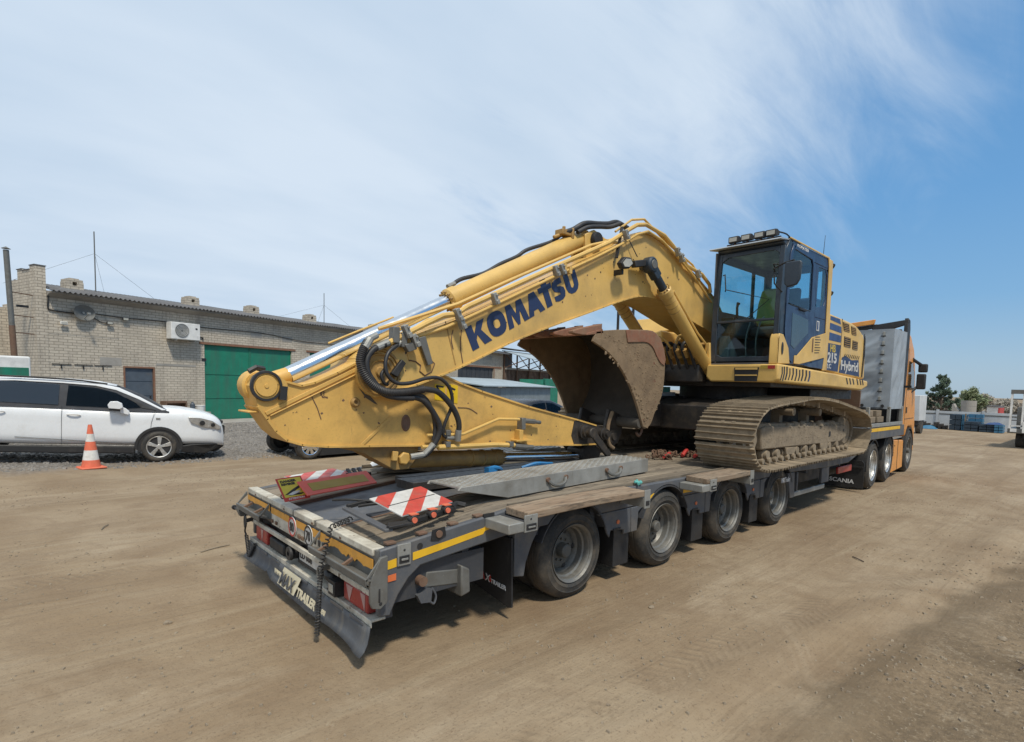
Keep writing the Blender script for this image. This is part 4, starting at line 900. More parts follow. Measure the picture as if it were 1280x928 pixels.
# ------------------------------------------------------------------ excavator
ex = empty('crawler_excavator', (0, 0, 0), 0, 'yellow crawler excavator with dark blue cab and folded boom loaded on the lowbed trailer', 'excavator')
YC = 1.24
def flange(outline, y0, y1, th, name, parent, m, closed=False):
    g = MB(); n = len(outline)
    for i in range(n-1 if not closed else n):
        a = Vector((outline[i][0], 0, outline[i][1])); b = Vector((outline[(i+1) % n][0], 0, outline[(i+1) % n][1]))
        d = (b-a).normalized(); nn = Vector((-d.z, 0, d.x))*th/2
        P = [(p.x, y, p.z) for y in (y0, y1) for p in (a-nn-d*.003, b-nn+d*.003, b+nn+d*.003, a+nn-d*.003)]
        g.add(P, [(0,1,2,3),(7,6,5,4),(0,4,5,1),(1,5,6,2),(2,6,7,3),(3,7,4,0)])
    return g.build(name, m, parent)
def smooth2(P, k=4):
    return [(p.x, p.z) for p in catmull([Vector((a, 0, b)) for a, b in P], k)]
# --- crawler tracks
def resample(path, n):
    P = path+[path[0]]; d = [0]
    for i in range(len(P)-1): d.append(d[-1]+math.dist(P[i], P[i+1]))
    out = []; j = 0
    for k in range(n):
        t = d[-1]*k/n
        while d[j+1] < t: j += 1
        u = (t-d[j])/(d[j+1]-d[j]); out.append((P[j][0]+(P[j+1][0]-P[j][0])*u, P[j][1]+(P[j+1][1]-P[j][1])*u))
    return out, d[-1]
base = [(5.05, .905), (6.0, .905), (7.2, .905), (8.45, .905), (8.72, .99), (8.86, 1.20), (8.78, 1.42), (8.50, 1.53), (7.9, 1.62), (7.1, 1.72), (6.4, 1.755), (5.8, 1.72), (5.15, 1.67), (4.82, 1.60), (4.60, 1.42), (4.56, 1.20), (4.72, .99)]
bp = [Vector((a, 0, b)) for a, b in base]; bp2 = bp[-1:]+bp+bp[:2]
cm = catmull(bp2, 6); cm = cm[6:6+6*len(bp)]
loop, per = resample([(p.x, p.z) for p in cm], 400)
NS = 48; PITCH_ = per/NS
SW = .74
g = MB()   # one shoe, x along the track, z outward
pl_ = PITCH_
g.box(-pl_*.5+.004, pl_*.5-.004, 0, SW, -.006, .006)
for x in (-.40, -.02, .36):
    a = x*pl_; g.add([(a-.008, .0, .006), (a+.012, .0, .006), (a+.006, .0, .034), (a-.002, .0, .034), (a-.008, SW, .006), (a+.012, SW, .006), (a+.006, SW, .034), (a-.002, SW, .034)], [(0,3,2,1),(4,5,6,7),(3,7,6,2),(0,4,7,3),(1,2,6,5)])
for y in (SW/2-.09, SW/2+.05): g.box(-.01, .04, y, y+.045, .006, .012)
shoe_me = None
def crawler(y0, label_y):
    global shoe_me
    inner = [(p[0], p[1]) for p in loop[::4]]
    # chain links: a closed band under the shoes
    cen = (sum(p[0] for p in inner)/len(inner), sum(p[1] for p in inner)/len(inner))
    g2 = MB(); n = len(inner); P = []
    for yy0, yy1 in ((y0+SW/2-.10, y0+SW/2-.06), (y0+SW/2+.06, y0+SW/2+.10)):
        k = len(g2.v); P = []
        for i in range(n):
            a, b = Vector(inner[i]), Vector(inner[(i+1) % n]); d = (b-a).normalized(); nn = Vector((-d.y, d.x))
            h = .075 if i % 2 else .095
            o1 = a+nn*.008; o2 = a+nn*h
            P += [(o1.x, yy0, o1.y), (o2.x, yy0, o2.y), (o2.x, yy1, o2.y), (o1.x, yy1, o1.y)]
        g2.add(P, [(4*i+q, 4*i+(q+1) % 4, 4*((i+1) % n)+(q+1) % 4, 4*((i+1) % n)+q) for i in range(n) for q in range(4)])
    band_ = g2.build('crawler_track', 'mud', ex, smooth=0)
    for k in range(NS):
        i = int(k*len(loop)/NS+ 2) % len(loop); a = Vector(loop[i-4]); b = Vector(loop[(i+4) % len(loop)]); c = Vector(loop[i]); d = (b-a).normalized()
        if shoe_me is None:
            s0 = g.build('track_shoe', 'shoe', None, smooth=0); shoe_me = s0.data
        else:
            s0 = bpy.data.objects.new('track_shoe', shoe_me); col.objects.link(s0)
        s0.parent = band_
        X = Vector((d.x, 0, d.y)); Z = Vector((d.y, 0, -d.x)); Y = Z.cross(X)
        mm = Matrix((X, Y, Z)).transposed().to_4x4()
        mm.translation = Vector((c.x, y0 if Y.y > 0 else y0+SW, c.y)); s0.matrix_local = mm
    return band_
tn = crawler(-.315, 'near'); tf = crawler(2.06, 'far')
def ring_teeth(c, r, n, y0, y1, dep):
    return [(c[0]+(r+(dep if i % 2 else 0))*math.cos(2*math.pi*i/(2*n)), c[1]+(r+(dep if i % 2 else 0))*math.sin(2*math.pi*i/(2*n))) for i in range(2*n)]
for band_, y0, sgn in ((tn, -.315, -1), (tf, 2.06, 1)):
    yc = y0+SW/2; yo = yc-.16 if sgn < 0 else yc+.16
    g1 = MB(); g1.prism(ring_teeth((4.95, 1.255), .245, 21, 0, 0, .03), yc-.04, yc+.04); g1.cyl((4.95, yc-.13, 1.255), (4.95, yc+.13, 1.255), .19, 24); g1.cyl((4.95, yc-.17, 1.255), (4.95, yc+.17, 1.255), .11, 20); g1.build('sprocket', 'mud', band_, bevel=.006)
    g1 = MB(); g1.lathe([(.0, -.10), (.20, -.10), (.27, -.05), (.28, .0), (.27, .05), (.20, .10), (0, .10)], (8.47, yc, 1.225), (0, 1, 0), 28); g1.build('idler', 'mud', band_)
    for k in range(9):
        x = 5.42+k*.315; g1 = MB(); g1.lathe([(0, -.16), (.055, -.16), (.062, -.12), (.075, -.11), (.075, -.05), (.06, -.04), (.06, .04), (.075, .05), (.075, .11), (.05, .16), (0, .16)], (x, yc, 1.035), (0, 1, 0), 16); g1.build('bottom_roller', 'mud', band_)
    g1 = MB()
    for k in range(17):
        x = 5.25+k*.195; g1.lathe([(0, -.02), (.035, -.02), (.04, .0), (.03, .03), (0, .03)], (x, yc-.16, .965), (0, 1, 0), 10)
    g1.each('chain_bolt', 'mud', band_)
    for x, z in ((6.14, 1.58), (7.10, 1.56)):
        g1 = MB(); g1.cyl((x, yc-.17, z), (x, yc+.10, z), .055, 16); g1.cyl((x, yc-.175, z), (x, yc-.165, z), .035, 12); g1.box(x-.05, x+.05, yc+.0, yc+.12, 1.35, z); g1.build('carrier_roller', 'mud', band_)
    ya, yb = (yc-.155, yc+.16)
    g1 = MB(); g1.prism([(5.22, 1.11), (5.20, 1.38), (5.35, 1.405), (7.95, 1.345), (8.28, 1.33), (8.38, 1.26), (8.36, 1.14), (8.05, 1.07)], ya, yb); g1.prism([(5.20, 1.36), (5.24, 1.44), (8.2, 1.38), (8.3, 1.30)], ya+.04, yb-.02)
    f = g1.build('side_frame', 'mud', band_, bevel=.02)
    g1 = MB(); g1.prism([(7.55, 1.17), (7.55, 1.27), (7.62, 1.25), (7.62, 1.19)], ya-.006, ya+.002); g1.cyl((8.2, ya-.006, 1.25), (8.2, ya, 1.25), .02, 10); g1.build('slot', 'black', f)
    g1 = MB()
    for x in (6.0, 7.25): g1.prism([(x, 1.0), (x+.28, .99), (x+.31, 1.09), (x-.03, 1.10)], ya+.0, ya+.03)
    g1.build('roller_guard', 'mud', f, bevel=.006)
# carbody and slew ring
g = MB(); g.prism([(5.35, 1.28), (5.35, 1.63), (5.7, 1.72), (7.8, 1.72), (8.1, 1.60), (8.1, 1.28), (6.9, 1.15)], .30, 2.18)
g.build('carbody', 'grease', ex, bevel=.015)
g = MB(); g.prism([(4.62, 1.30), (4.62, 1.60), (4.75, 1.655), (6.6, 1.69), (6.6, 1.30)], 1.45, 2.03); g.build('carbody_arm', 'grease', ex, bevel=.01)
g = MB(); g.box(4.60, 4.80, 1.40, 2.06, 1.285, 1.31); g.build('step_lip', 'mud', ex)
g = MB(); g.cyl((6.75, YC, 1.70), (6.75, YC, 1.93), .66, 40); g.build('slew_ring', 'grease', ex)
# --- upper platform: floor and skirts
g = MB(); g.box(5.62, 9.2, .0, 2.5, 1.90, 2.0); g.box(7.4, 9.3, .15, 2.3, 1.74, 1.90); g.build('platform', 'grease', ex, bevel=.01)
sk = [(5.47, 2.20), (6.5, 2.17), (7.6, 2.135), (8.55, 2.09), (9.05, 2.06), (9.05, 1.97), (8.75, 1.90), (7.5, 1.93), (6.5, 1.945), (5.55, 1.965), (5.47, 2.0)]
g = MB(); g.prism(sk, -.16, .10); g.build('left_skirt', 'yellow', ex, bevel=.025, seg=3)
g = MB(); g.prism([(-.158, 2.0), (-.16, 2.195), (.815, 2.195), (.82, 2.03), (.75, 1.965), (-.1, 1.965)], 5.44, 5.60, 'x'); sk2 = g.build('front_skirt', 'yellow', ex, bevel=.02, seg=3)
g = MB(); g.prism([(.08, 2.155), (.41, 2.155), (.40, 1.972), (.10, 1.972)], 5.432, 5.446, 'x'); g.build('step_recess', 'black', sk2)
g = MB(); g.box(5.42, 5.445, .10, .39, 2.125, 2.150); g.box(5.42, 5.445, .10, .39, 2.045, 2.06); g.build('step_bar', 'yellow', sk2)
g = MB(); g.box(5.434, 5.442, -.12, -.03, 2.135, 2.18); g.build('reflector', 'redlamp', sk2); g = MB(); g.box(5.434, 5.442, -.03, .06, 2.135, 2.18); g.build('reflector', 'olive', sk2)
# dark wear marks and stripes printed on the skirt
for i, (x, wd, m_) in enumerate([(5.52, .03, 0), (5.58, .035, 0), (5.66, .04, 0), (5.76, .03, 0), (5.86, .04, 0), (5.97, .04, 0), (6.08, .035, 0), (6.18, .045, 0), (6.30, .05, 0), (6.42, .05, 1)]):
    g = MB(); z0, z1 = 1.985+random.uniform(0, .02), 2.175-.02*(x-5.5)-random.uniform(0, .02)
    g.prism([(x+.02, z1), (x+wd+.02, z1), (x+wd+.03, (z0+z1)/2), (x+wd-.01, z0), (x-.01, z0), (x+.03, (z0+z1)/2)], -.163, -.161); g.build('hazard_stripe', 'decal_navy' if m_ else 'ink', ex, smooth=0)
for x in (7.95, 8.10, 8.25, 8.45, 8.6, 8.72):
    g = MB(); g.prism([(x, 2.085), (x+.05, 2.085), (x+.12, 1.99), (x+.07, 1.99)], -.163, -.161); g.build('hazard_stripe', 'ink', ex, smooth=0)
# --- house behind the cab
X0, X1 = 7.27, 9.15
def ctop(x): return 3.02-.03*(x-7.27) if x < 8.4 else 2.985-.22*((x-8.4)/.75)**2
prof_top = [(X0, 3.02), (7.7, 3.0), (8.2, 2.975), (8.5, 2.94), (8.75, 2.87), (8.93, 2.76), (9.02, 2.60)]
g = MB(); g.prism([(X0, 2.17)]+prof_top+[(9.06, 2.09), (8.0, 2.12)], -.10, .9); hs = g.build('side_cover', 'yellow', ex, bevel=.03, seg=3)
g = MB(); P = [(8.9, -.09), (9.2, .0), (9.5, .28), (9.66, .7), (9.70, YC), (9.66, 2*YC-.7), (9.5, 2*YC-.28), (9.2, 2*YC), (8.9, 2*YC+.09)]
g.prism(P, 2.0, 2.86, 'z'); cw = g.build('counterweight', 'yellow', ex, bevel=.06, seg=3)
g = MB()
for k in range(5):
    x = 8.90+.055*k; y = -.10+.0012*(k*k)*3
    g.tube([(x, y-.004, 2.84-.03*k), (x+.01, y-.008, 2.5), (x-.02, y-.006, 2.12)], .006, 5)
g.build('hazard_stripe', 'ink', cw)
g = MB(); g.box(7.27, 9.3, .9, 2.5, 2.0, 2.82); g.box(7.4, 8.9, .3, 1.9, 2.8, 3.02); g.build('engine_hood', 'yellow', ex, bevel=.03)
g = MB(); g.box(7.35, 7.75, .15, .55, 3.0, 3.30); g.build('air_cleaner', 'navy', ex, bevel=.06, seg=3)
g = MB(); g.box(5.75, 7.3, 1.75, 2.52, 1.95, 2.75); g.prism([(5.9, 2.75), (6.1, 3.0), (7.3, 3.0), (7.3, 2.75)], 1.75, 2.52); tk = g.build('tank_cover', 'yellow', ex, bevel=.03)
g = MB(); g.box(5.735, 5.745, 1.85, 2.2, 2.60, 2.66); g.build('vent_slot', 'rust', tk)
for p, q in (((5.55, 2.45, 2.0), (5.55, 2.45, 3.2)), ((5.55, 2.45, 3.2), (6.2, 2.45, 3.3)), ((5.95, 2.45, 3.27), (5.95, 2.45, 2.7))):
    g = MB(); g.bar(p, q, .03, .03); g.build('hand_rail', 'black', ex)
# decals on side cover
def deco(pts, m_, nm='decal', y=-.1025): g = MB(); g.prism(pts, y, y+.002); return g.build(nm, m_, hs, smooth=0)
deco([(7.30, 2.985), (7.30, 2.93), (7.76, 2.90), (7.70, 2.975)], 'decal_blue'); deco([(7.30, 2.885), (7.30, 2.79), (7.80, 2.77), (7.78, 2.865)], 'decal_blue'); deco([(7.30, 2.745), (7.30, 2.63), (7.80, 2.625), (7.80, 2.73)], 'decal_blue')
deco([(7.28, 2.585), (7.81, 2.585), (7.75, 2.175), (7.22, 2.19)], 'decal_navy'); deco([(7.90, 2.40), (8.05, 2.44), (8.35, 2.38), (8.70, 2.40), (8.78, 2.13), (7.80, 2.165)], 'decal_navy')
text('HB', .155, (7.36, -.104, 2.465), (1, 0, -.01), (0, 0, 1), 'gold', hs, bold=.003, sx=1.15)
text('215', .205, (7.275, -.104, 2.305), (1, 0, -.01), (0, 0, 1), 'signwhite', hs, bold=.006, sx=1.28)
text('LC', .095, (7.28, -.104, 2.215), (1, 0, -.01), (0, 0, 1), 'signwhite', hs, bold=.001, sx=1.5)
text('Hybrid', .21, (7.86, -.1045, 2.215), (1, 0, -.01), (.12, 0, 1), 'signwhite', hs, bold=.004, sx=1.42)
for i in range(9):
    x = 7.98+i*.085; deco([(x, 2.41), (x+.04, 2.46), (x+.07, 2.47), (x+.03, 2.41)], 'ink', y=-.105)
def vent(x0, x1, z0, z1, n=5, sk_=.0):
    g = MB(); g.prism([(x0, z1), (x1, z1-.01), (x1+sk_, z0), (x0+sk_, z0+.005)], -.1035, -.09); v = g.build('vent', 'black', hs, smooth=0)
    for k in range(n):
        z = z0+(z1-z0)*(k+.5)/n; sx_ = sk_*(1-(k+.5)/n); g = MB(); g.prism([(x0+.015+sx_, z-.008), (x1-.015+sx_, z-.012), (x1-.015+sx_, z-.001), (x0+.015+sx_, z+.003)], -.110, -.1037); g.build('louvre', 'yellow_dark', v)
vent(7.84, 8.12, 2.815, 2.945, 5, .06); vent(8.22, 8.46, 2.79, 2.915, 5, .05); vent(7.94, 8.25, 2.575, 2.735, 5, .01); vent(8.34, 8.60, 2.555, 2.70, 5, .01)
for p, r_ in (((8.86, 3.0, 0), .01),):
    pass
g = MB()
for x in (7.82,): g.box(x-.004, x+.004, -.1035, -.09, 2.17, 2.99)
g.build('panel_gap', 'black', hs)
# --- cab: hollow box with real openings, x 5.50..7.16, y -.11..0.80
cab = empty('cab'); cab.parent = ex
CX0, CX1, CY0, CY1, CZ0, CZ1 = 5.50, 7.16, -.11, .80, 2.215, 3.80
def side_outline():
    return [(5.50, 2.215), (5.53, 3.05), (5.60, 3.66), (5.70, 3.79), (7.06, 3.77), (7.10, 3.70), (7.16, 2.215)]
# near side: frame pieces around the door glass, rear glass and lower door glass
def sidepiece(pts, nm='side_panel', m_='navy', y0=CY0, y1=CY0+.035, b=.006):
    g = MB(); g.prism(pts, y0, y1); return g.build(nm, m_, cab, bevel=b)
sidepiece([(5.50, 2.215), (5.53, 3.05), (5.60, 3.66), (5.70, 3.79), (5.80, 3.79), (5.72, 3.62), (5.665, 3.05), (5.665, 2.60), (5.62, 2.215)], 'front_pillar', 'cabframe')
sidepiece([(5.70, 3.79), (7.06, 3.77), (7.08, 3.63), (6.50, 3.635), (6.42, 3.70), (5.83, 3.735)], 'roof_rail')
sidepiece([(6.52, 3.635), (6.62, 3.63), (6.66, 3.06), (6.66, 2.215), (6.53, 2.36)], 'middle_pillar')
# door: frame with two panes
door = empty('door'); door.parent = cab
def dp(pts, nm, m_, y0, y1, par=None, b=.005):
    g = MB(); g.prism(pts, y0, y1); return g.build(nm, m_, par or door, bevel=b)
dp([(5.665, 3.05), (5.72, 3.62), (5.80, 3.75), (5.87, 3.745), (5.79, 3.62), (5.73, 3.05), (5.73, 2.98), (5.665, 2.96)], 'door_frame', 'navy', -.122, -.08)
dp([(5.83, 3.74), (6.42, 3.71), (6.53, 3.60), (6.53, 2.97), (6.485, 2.97), (6.48, 3.58), (6.44, 3.65), (5.87, 3.69), (5.80, 3.66)], 'door_frame', 'navy', -.122, -.08)
dp([(5.665, 2.975), (6.53, 2.975), (6.53, 2.59), (6.10, 2.345), (6.0, 2.335), (5.95, 2.235), (5.79, 2.30), (5.665, 2.62)], 'door_panel', 'navy', -.122, -.08, b=0)
dp([(5.73, 3.0), (5.79, 3.64), (5.87, 3.69), (6.44, 3.65), (6.48, 3.58), (6.485, 2.975)], 'door_window', 'glass', -.108, -.102, b=0)
dp([(5.865, 2.88), (6.40, 2.84), (6.43, 2.66), (5.98, 2.42), (5.87, 2.46)], 'lower_pane', 'lowerglass', -.126, -.121)
dp([(5.775, 2.985), (6.455, 2.965), (6.455, 2.955), (5.775, 2.972)], 'window_seal', 'black', -.128, -.12)
g = MB(); g.bar((6.05, -.135, 2.95), (6.28, -.135, 2.945), .025, .02); g.build('door_handle', 'black', door)
g = MB(); g.box(6.75, 6.85, -.113, -.108, 2.72, 2.86); g.cur = 1; g.box(6.765, 6.81, -.115, -.112, 2.74, 2.845); g.build('sticker', ['signwhite', 'decal_blue'], cab, smooth=0)
# rear quarter
sidepiece([(6.62, 3.63), (7.08, 3.63), (7.10, 3.55), (6.98, 3.60), (6.72, 3.60), (6.70, 3.10), (6.66, 3.06)], 'quarter_frame')
sidepiece([(7.08, 3.63), (7.12, 3.05), (7.14, 2.9), (6.66, 2.9), (6.66, 3.06), (6.72, 3.04), (6.98, 3.09), (7.04, 3.2), (7.04, 3.52), (6.98, 3.60)], 'quarter_frame')
sidepiece([(6.72, 3.60), (6.98, 3.60), (7.04, 3.52), (7.04, 3.2), (6.98, 3.09), (6.72, 3.04), (6.70, 3.1)], 'quarter_window', 'glass', CY0+.008, CY0+.014, 0)
sidepiece([(5.62, 2.215), (5.62, 2.55), (5.95, 2.40), (6.1, 2.33), (6.1, 2.215)], 'sill_panel', 'navy')
sidepiece([(6.66, 2.9), (7.14, 2.9), (7.15, 2.215), (6.0, 2.215), (6.53, 2.36), (6.66, 2.42)], 'rear_panel', 'navy')
sidepiece([(6.02, 2.335), (6.10, 2.335), (6.60, 2.615), (6.98, 2.69), (7.13, 2.72), (7.13, 2.36), (6.2, 2.225), (6.02, 2.225)], 'lower_panel', 'yellow', CY0-.012, CY0, .004)
for k in range(7):
    z = 2.40+k*.037; g = MB(); x0 = 6.70+.0*k
    g.prism([(x0, z), (x0+.17+.02*(k % 3), z+.012), (x0+.17+.02*(k % 3), z+.022), (x0, z+.012)], CY0-.0145, CY0-.0122); g.build('louvre', 'ink', cab, smooth=0)
g = MB(); g.box(6.60, 6.64, CY0-.015, CY0-.012, 2.41, 2.60); g.build('grille_mark', 'rust', cab)
sidepiece([(6.55, 2.20), (6.35, 2.215), (6.9, 2.31), (7.12, 2.36), (7.10, 2.19)], 'lower_trim', 'navy', CY0-.010, CY0-.002, .002)
g = MB(); g.prism([(7.13, 2.17), (7.155, 2.4), (7.12, 3.66), (7.07, 3.79), (5.68, 3.815), (5.68, 3.795), (7.02, 3.765), (7.06, 3.66), (7.10, 2.4), (7.04, 2.17)], CY0-.014, CY0-.0)
g.build('yellow_trim', 'yellow', cab, bevel=.005)
g = MB(); g.prism([(7.15, 2.17), (7.15, 3.78), (7.25, 3.77), (7.26, 2.17)], CY0, .0); g.build('rear_pillar', 'yellow', cab, bevel=.01)
g = MB(); g.box(7.152, 7.25, .002, .85, 2.17, 2.98); g.build('rear_wall', 'yellow', cab, bevel=.01)
g = MB(); g.box(7.152, 7.25, .002, .85, 3.64, 3.77); g.build('rear_beam', 'yellow', cab, bevel=.01)
# front: windscreen frame
def fp(pts, nm, m_, x0=5.50, x1=5.54, b=.006, lean=True):
    g = MB(); P0 = [(y, z) for y, z in pts]; g.prism(P0, x0, x1, 'x')
    g.v = [(x+(.10*max(0, z-2.9)**1.6 if lean else 0), y, z) for x, y, z in g.v]
    return g.build(nm, m_, cab, bevel=b)
zz = [2.215+(3.70-2.215)*i/8 for i in range(9)]
fp([(.80, z) for z in zz]+[(.72, z) for z in zz[::-1]], 'windscreen_frame', 'cabframe'); fp([(-.045, z) for z in zz]+[(-.11, z) for z in zz[::-1]], 'windscreen_frame', 'cabframe')
fp([(.72, 2.215), (.72, 2.34), (.64, 2.30), (.02, 2.30), (-.045, 2.36), (-.045, 2.215)], 'windscreen_frame', 'cabframe')
fp([(.72, 2.755), (.72, 2.785), (-.045, 2.785), (-.045, 2.755)], 'windscreen_bar', 'cabframe', 5.49, 5.53)
fp([(.72, 3.70), (.72, 3.58), (.64, 3.64), (.02, 3.65), (-.045, 3.60), (-.045, 3.70)], 'windscreen_frame', 'cabframe')
fp([(.72, z) for z in zz[3:]]+[(-.045, z) for z in zz[:2:-1]], 'windscreen', 'glass', 5.512, 5.518, 0)
fp([(.72, 2.28), (.72, 2.76), (-.045, 2.76), (-.045, 2.28)], 'lower_windscreen', 'glass', 5.512, 5.518, 0)
g = MB(); g.prism([(5.47, 2.2), (5.47, 2.52), (5.505, 2.585), (5.62, 2.58), (5.80, 2.42), (5.84, 2.30), (5.86, 2.215)], CY0-.018, CY0-.001); g.prism([(5.47, 2.2), (5.47, 2.52), (5.505, 2.585), (5.50, 2.2)], CY0-.018, -.02); co = g.build('corner_guard', 'yellow', cab, bevel=.008)
g = MB(); g.lathe([(0, .0), (.03, .0), (.032, .006)], (5.60, CY0-.024, 2.40), (0, 1, 0), 16); g.v = [(x, y, 2.40+(z-2.40)*2.6) for x, y, z in g.v]; g.build('corner_opening', 'black', co)
g = MB(); g.prism([(.82, 2.20), (.84, 2.50), (.80, 2.50), (.78, 2.20)], 5.46, 5.52, 'x'); g.build('corner_guard', 'yellow', cab, bevel=.006)
# roof with visor
g = MB(); g.prism([(5.55, 3.74), (5.62, 3.80), (7.1, 3.79), (7.2, 3.75), (7.2, 3.70), (5.6, 3.70)], -.09, .80); g.build('roof', 'cabframe', cab, bevel=.02)
g = MB(); g.prism([(5.44, 3.755), (5.46, 3.775), (5.75, 3.80), (5.75, 3.785), (5.47, 3.75)], -.10, .86); g.build('sun_visor', 'tarp', cab, bevel=.004)
text('KOMATSU', .052, (5.92, CY0-.003, 3.735), (1, 0, -.02), (0, 0, 1), 'silver', cab, bold=.001, sx=1.55)
# far side and rear of the cab
g = MB(); g.box(5.52, 7.15, .78, .80, 2.215, 2.95); g.box(5.52, 5.62, .78, .80, 2.95, 3.72); g.box(6.62, 6.70, .78, .80, 2.95, 3.72); g.box(5.62, 7.15, .78, .80, 3.62, 3.72); g.box(7.05, 7.15, .78, .80, 2.95, 3.62); g.box(7.10, 7.15, -.08, .78, 2.215, 3.0); g.box(7.10, 7.15, -.08, .78, 3.62, 3.72); g.box(7.10, 7.15, .72, .78, 3.0, 3.62)
g.build('inner_wall', 'interior', cab); g = MB(); g.box(5.5, 7.15, -.08, .8, 2.20, 2.24); g.build('cab_floor', 'interior', cab)
g = MB(); g.box(5.62, 6.62, .786, .79, 2.95, 3.62); g.box(6.70, 7.05, .786, .79, 2.95, 3.62); g.each('far_window', 'glass', cab); g = MB(); g.box(7.12, 7.126, -.06, .72, 3.0, 3.62); g.build('rear_window', 'glass', cab)
# seat, consoles, levers, and a solid for the boom's yellow reflection
seat = empty('seat'); seat.parent = cab
g = MB(); g.box(6.15, 6.62, .12, .58, 2.62, 2.76); g.build('cushion', 'seat', seat, bevel=.05, seg=3)
g = MB(); g.prism([(6.58, 2.72), (6.70, 3.35), (6.80, 3.35), (6.72, 2.72)], .12, .58); g.build('backrest', 'seat', seat, bevel=.05, seg=3)
g = MB(); g.prism([(6.68, 3.36), (6.71, 3.56), (6.80, 3.56), (6.79, 3.36)], .22, .48); g.build('headrest', 'seat', seat, bevel=.04, seg=3)
for y in (-.02, .60):
    g = MB(); g.prism([(5.85, 2.60), (5.9, 2.86), (6.15, 2.90), (6.55, 2.86), (6.55, 2.6)], y, y+.13); g.build('console', 'interior', cab, bevel=.03)
    g = MB(); g.tube([(5.95, y+.06, 2.86), (5.93, y+.06, 3.02), (5.96, y+.06, 3.08)], [.018, .018, .028], 8, smooth=2); g.build('joystick', 'black', cab)
for y in (.28, .42):
    g = MB(); g.tube([(5.78, y, 2.25), (5.74, y, 2.55), (5.86, y, 2.80), (5.95, y, 2.86)], .011, 6, smooth=3); g.box(5.66, 5.82, y-.045, y+.045, 2.30, 2.32); g.build('travel_lever', 'galv_dark', cab)
g = MB(); g.prism([(6.45, 2.80), (6.52, 3.15), (6.60, 3.32), (6.76, 3.38), (6.70, 2.80)], .28, .62)
g.v = [(x+random.uniform(-.03, .03), y+random.uniform(-.03, .03), z+random.uniform(-.02, .02)) for x, y, z in g.v]; refl = g.build('boom_reflection', 'reflected_yellow', cab, bevel=.04, seg=3)  # solid yellow shape standing in for the boom mirrored in the windscreen
g = MB(); g.prism([(5.56, 2.25), (5.56, 2.60), (5.90, 2.25)], .56, .72); g.build('floor_box', 'interior', cab, bevel=.02)
g = MB(); g.box(5.60, 5.66, .54, .72, 2.62, 2.85); g.build('monitor', 'black', cab, bevel=.01)
g = MB(); g.tube([(5.49, .66, 3.40), (5.46, .62, 3.40), (5.46, .60, 3.2), (5.49, .62, 3.18)], .008, 6); g.build('grab_handle', 'black', cab)
g = MB(); g.tube([(5.485, .30, 2.80), (5.48, .02, 3.02), (5.484, .60, 3.20)], .007, 5); g.build('wiper', 'black', cab)
# roof lights
for i, y in enumerate((.54, .37, .195, .045)):
    z = 3.855+.0*i; l = empty('roof_light', (5.52, y, z)); l.parent = cab; l.rotation_euler = (0, 0, -.05)
    g = MB(); g.prism([(-.045, -.04), (-.045, .04), (.0, .045), (.06, .025), (.06, -.025), (0, -.045)], -.068, .068); g.build('housing', 'black', l, bevel=.008)
    g = MB(); g.box(-.049, -.044, -.052, .052, -.026, .026); g.build('lens', 'lampglass', l)
    g = MB(); g.box(-.0, .03, -.01, .01, -.09, -.03); g.build('bracket', 'rust', l)
g = MB(); g.bar((5.56, -.05, 3.80), (5.56, .66, 3.80), .03, .03); g.tube([(5.56, -.02, 3.87), (5.7, -.06, 3.86), (5.9, -.06, 3.82), (6.2, -.06, 3.83)], .010, 6, smooth=3); g.build('light_bar', 'black', cab)
# mirror
g = MB(); g.tube([(5.50, -.02, 3.36), (5.40, -.06, 3.38), (5.36, -.18, 3.42), (5.38, -.30, 3.45)], .011, 6); g.tube([(5.50, -.02, 3.42), (5.42, -.04, 3.44), (5.40, -.12, 3.43)], .010, 6); g.tube([(5.52, -.12, 3.10), (5.42, -.06, 3.20), (5.42, -.05, 3.34)], .009, 6); g.tube([(5.38, -.30, 3.45), (5.36, -.30, 3.28)], .010, 6); ma = g.build('mirror_arm', 'black', cab)
g = MB(); g.prism([(-.235, 3.42), (-.40, 3.42), (-.42, 3.39), (-.405, 3.20), (-.37, 3.135), (-.26, 3.115), (-.225, 3.16), (-.22, 3.39)], 5.30, 5.345, 'x'); g.build('mirror', 'cabframe', cab, bevel=.014, seg=3)
# antenna and rear handles
g = MB(); g.cyl((7.42, .1, 3.75), (7.47, .1, 4.22), .006, 5, .003); g.build('antenna', 'black', cab)
for z in (3.72, 3.50, 3.32):
    g = MB(); 
    if z == 3.50: g.box(7.2, 7.30, -.06, -.0, 3.49, 3.51)
    else: g.tube([(7.2, -.08, z), (7.32, -.10, z+.01), (7.38, -.06, z-.02), (7.32, -.03, z-.03), (7.2, -.02, z-.02)], .014, 6, smooth=3)
    g.build('hand_hold', 'black', cab)
g = MB(); g.cyl((5.95, .0, 3.80), (5.95, .0, 3.86), .03, 10); g.cur = 1; g.cyl((5.95, .0, 3.86), (5.95, .0, 3.88), .022, 10); g.build('roof_stud', ['yellow', 'black'], cab)

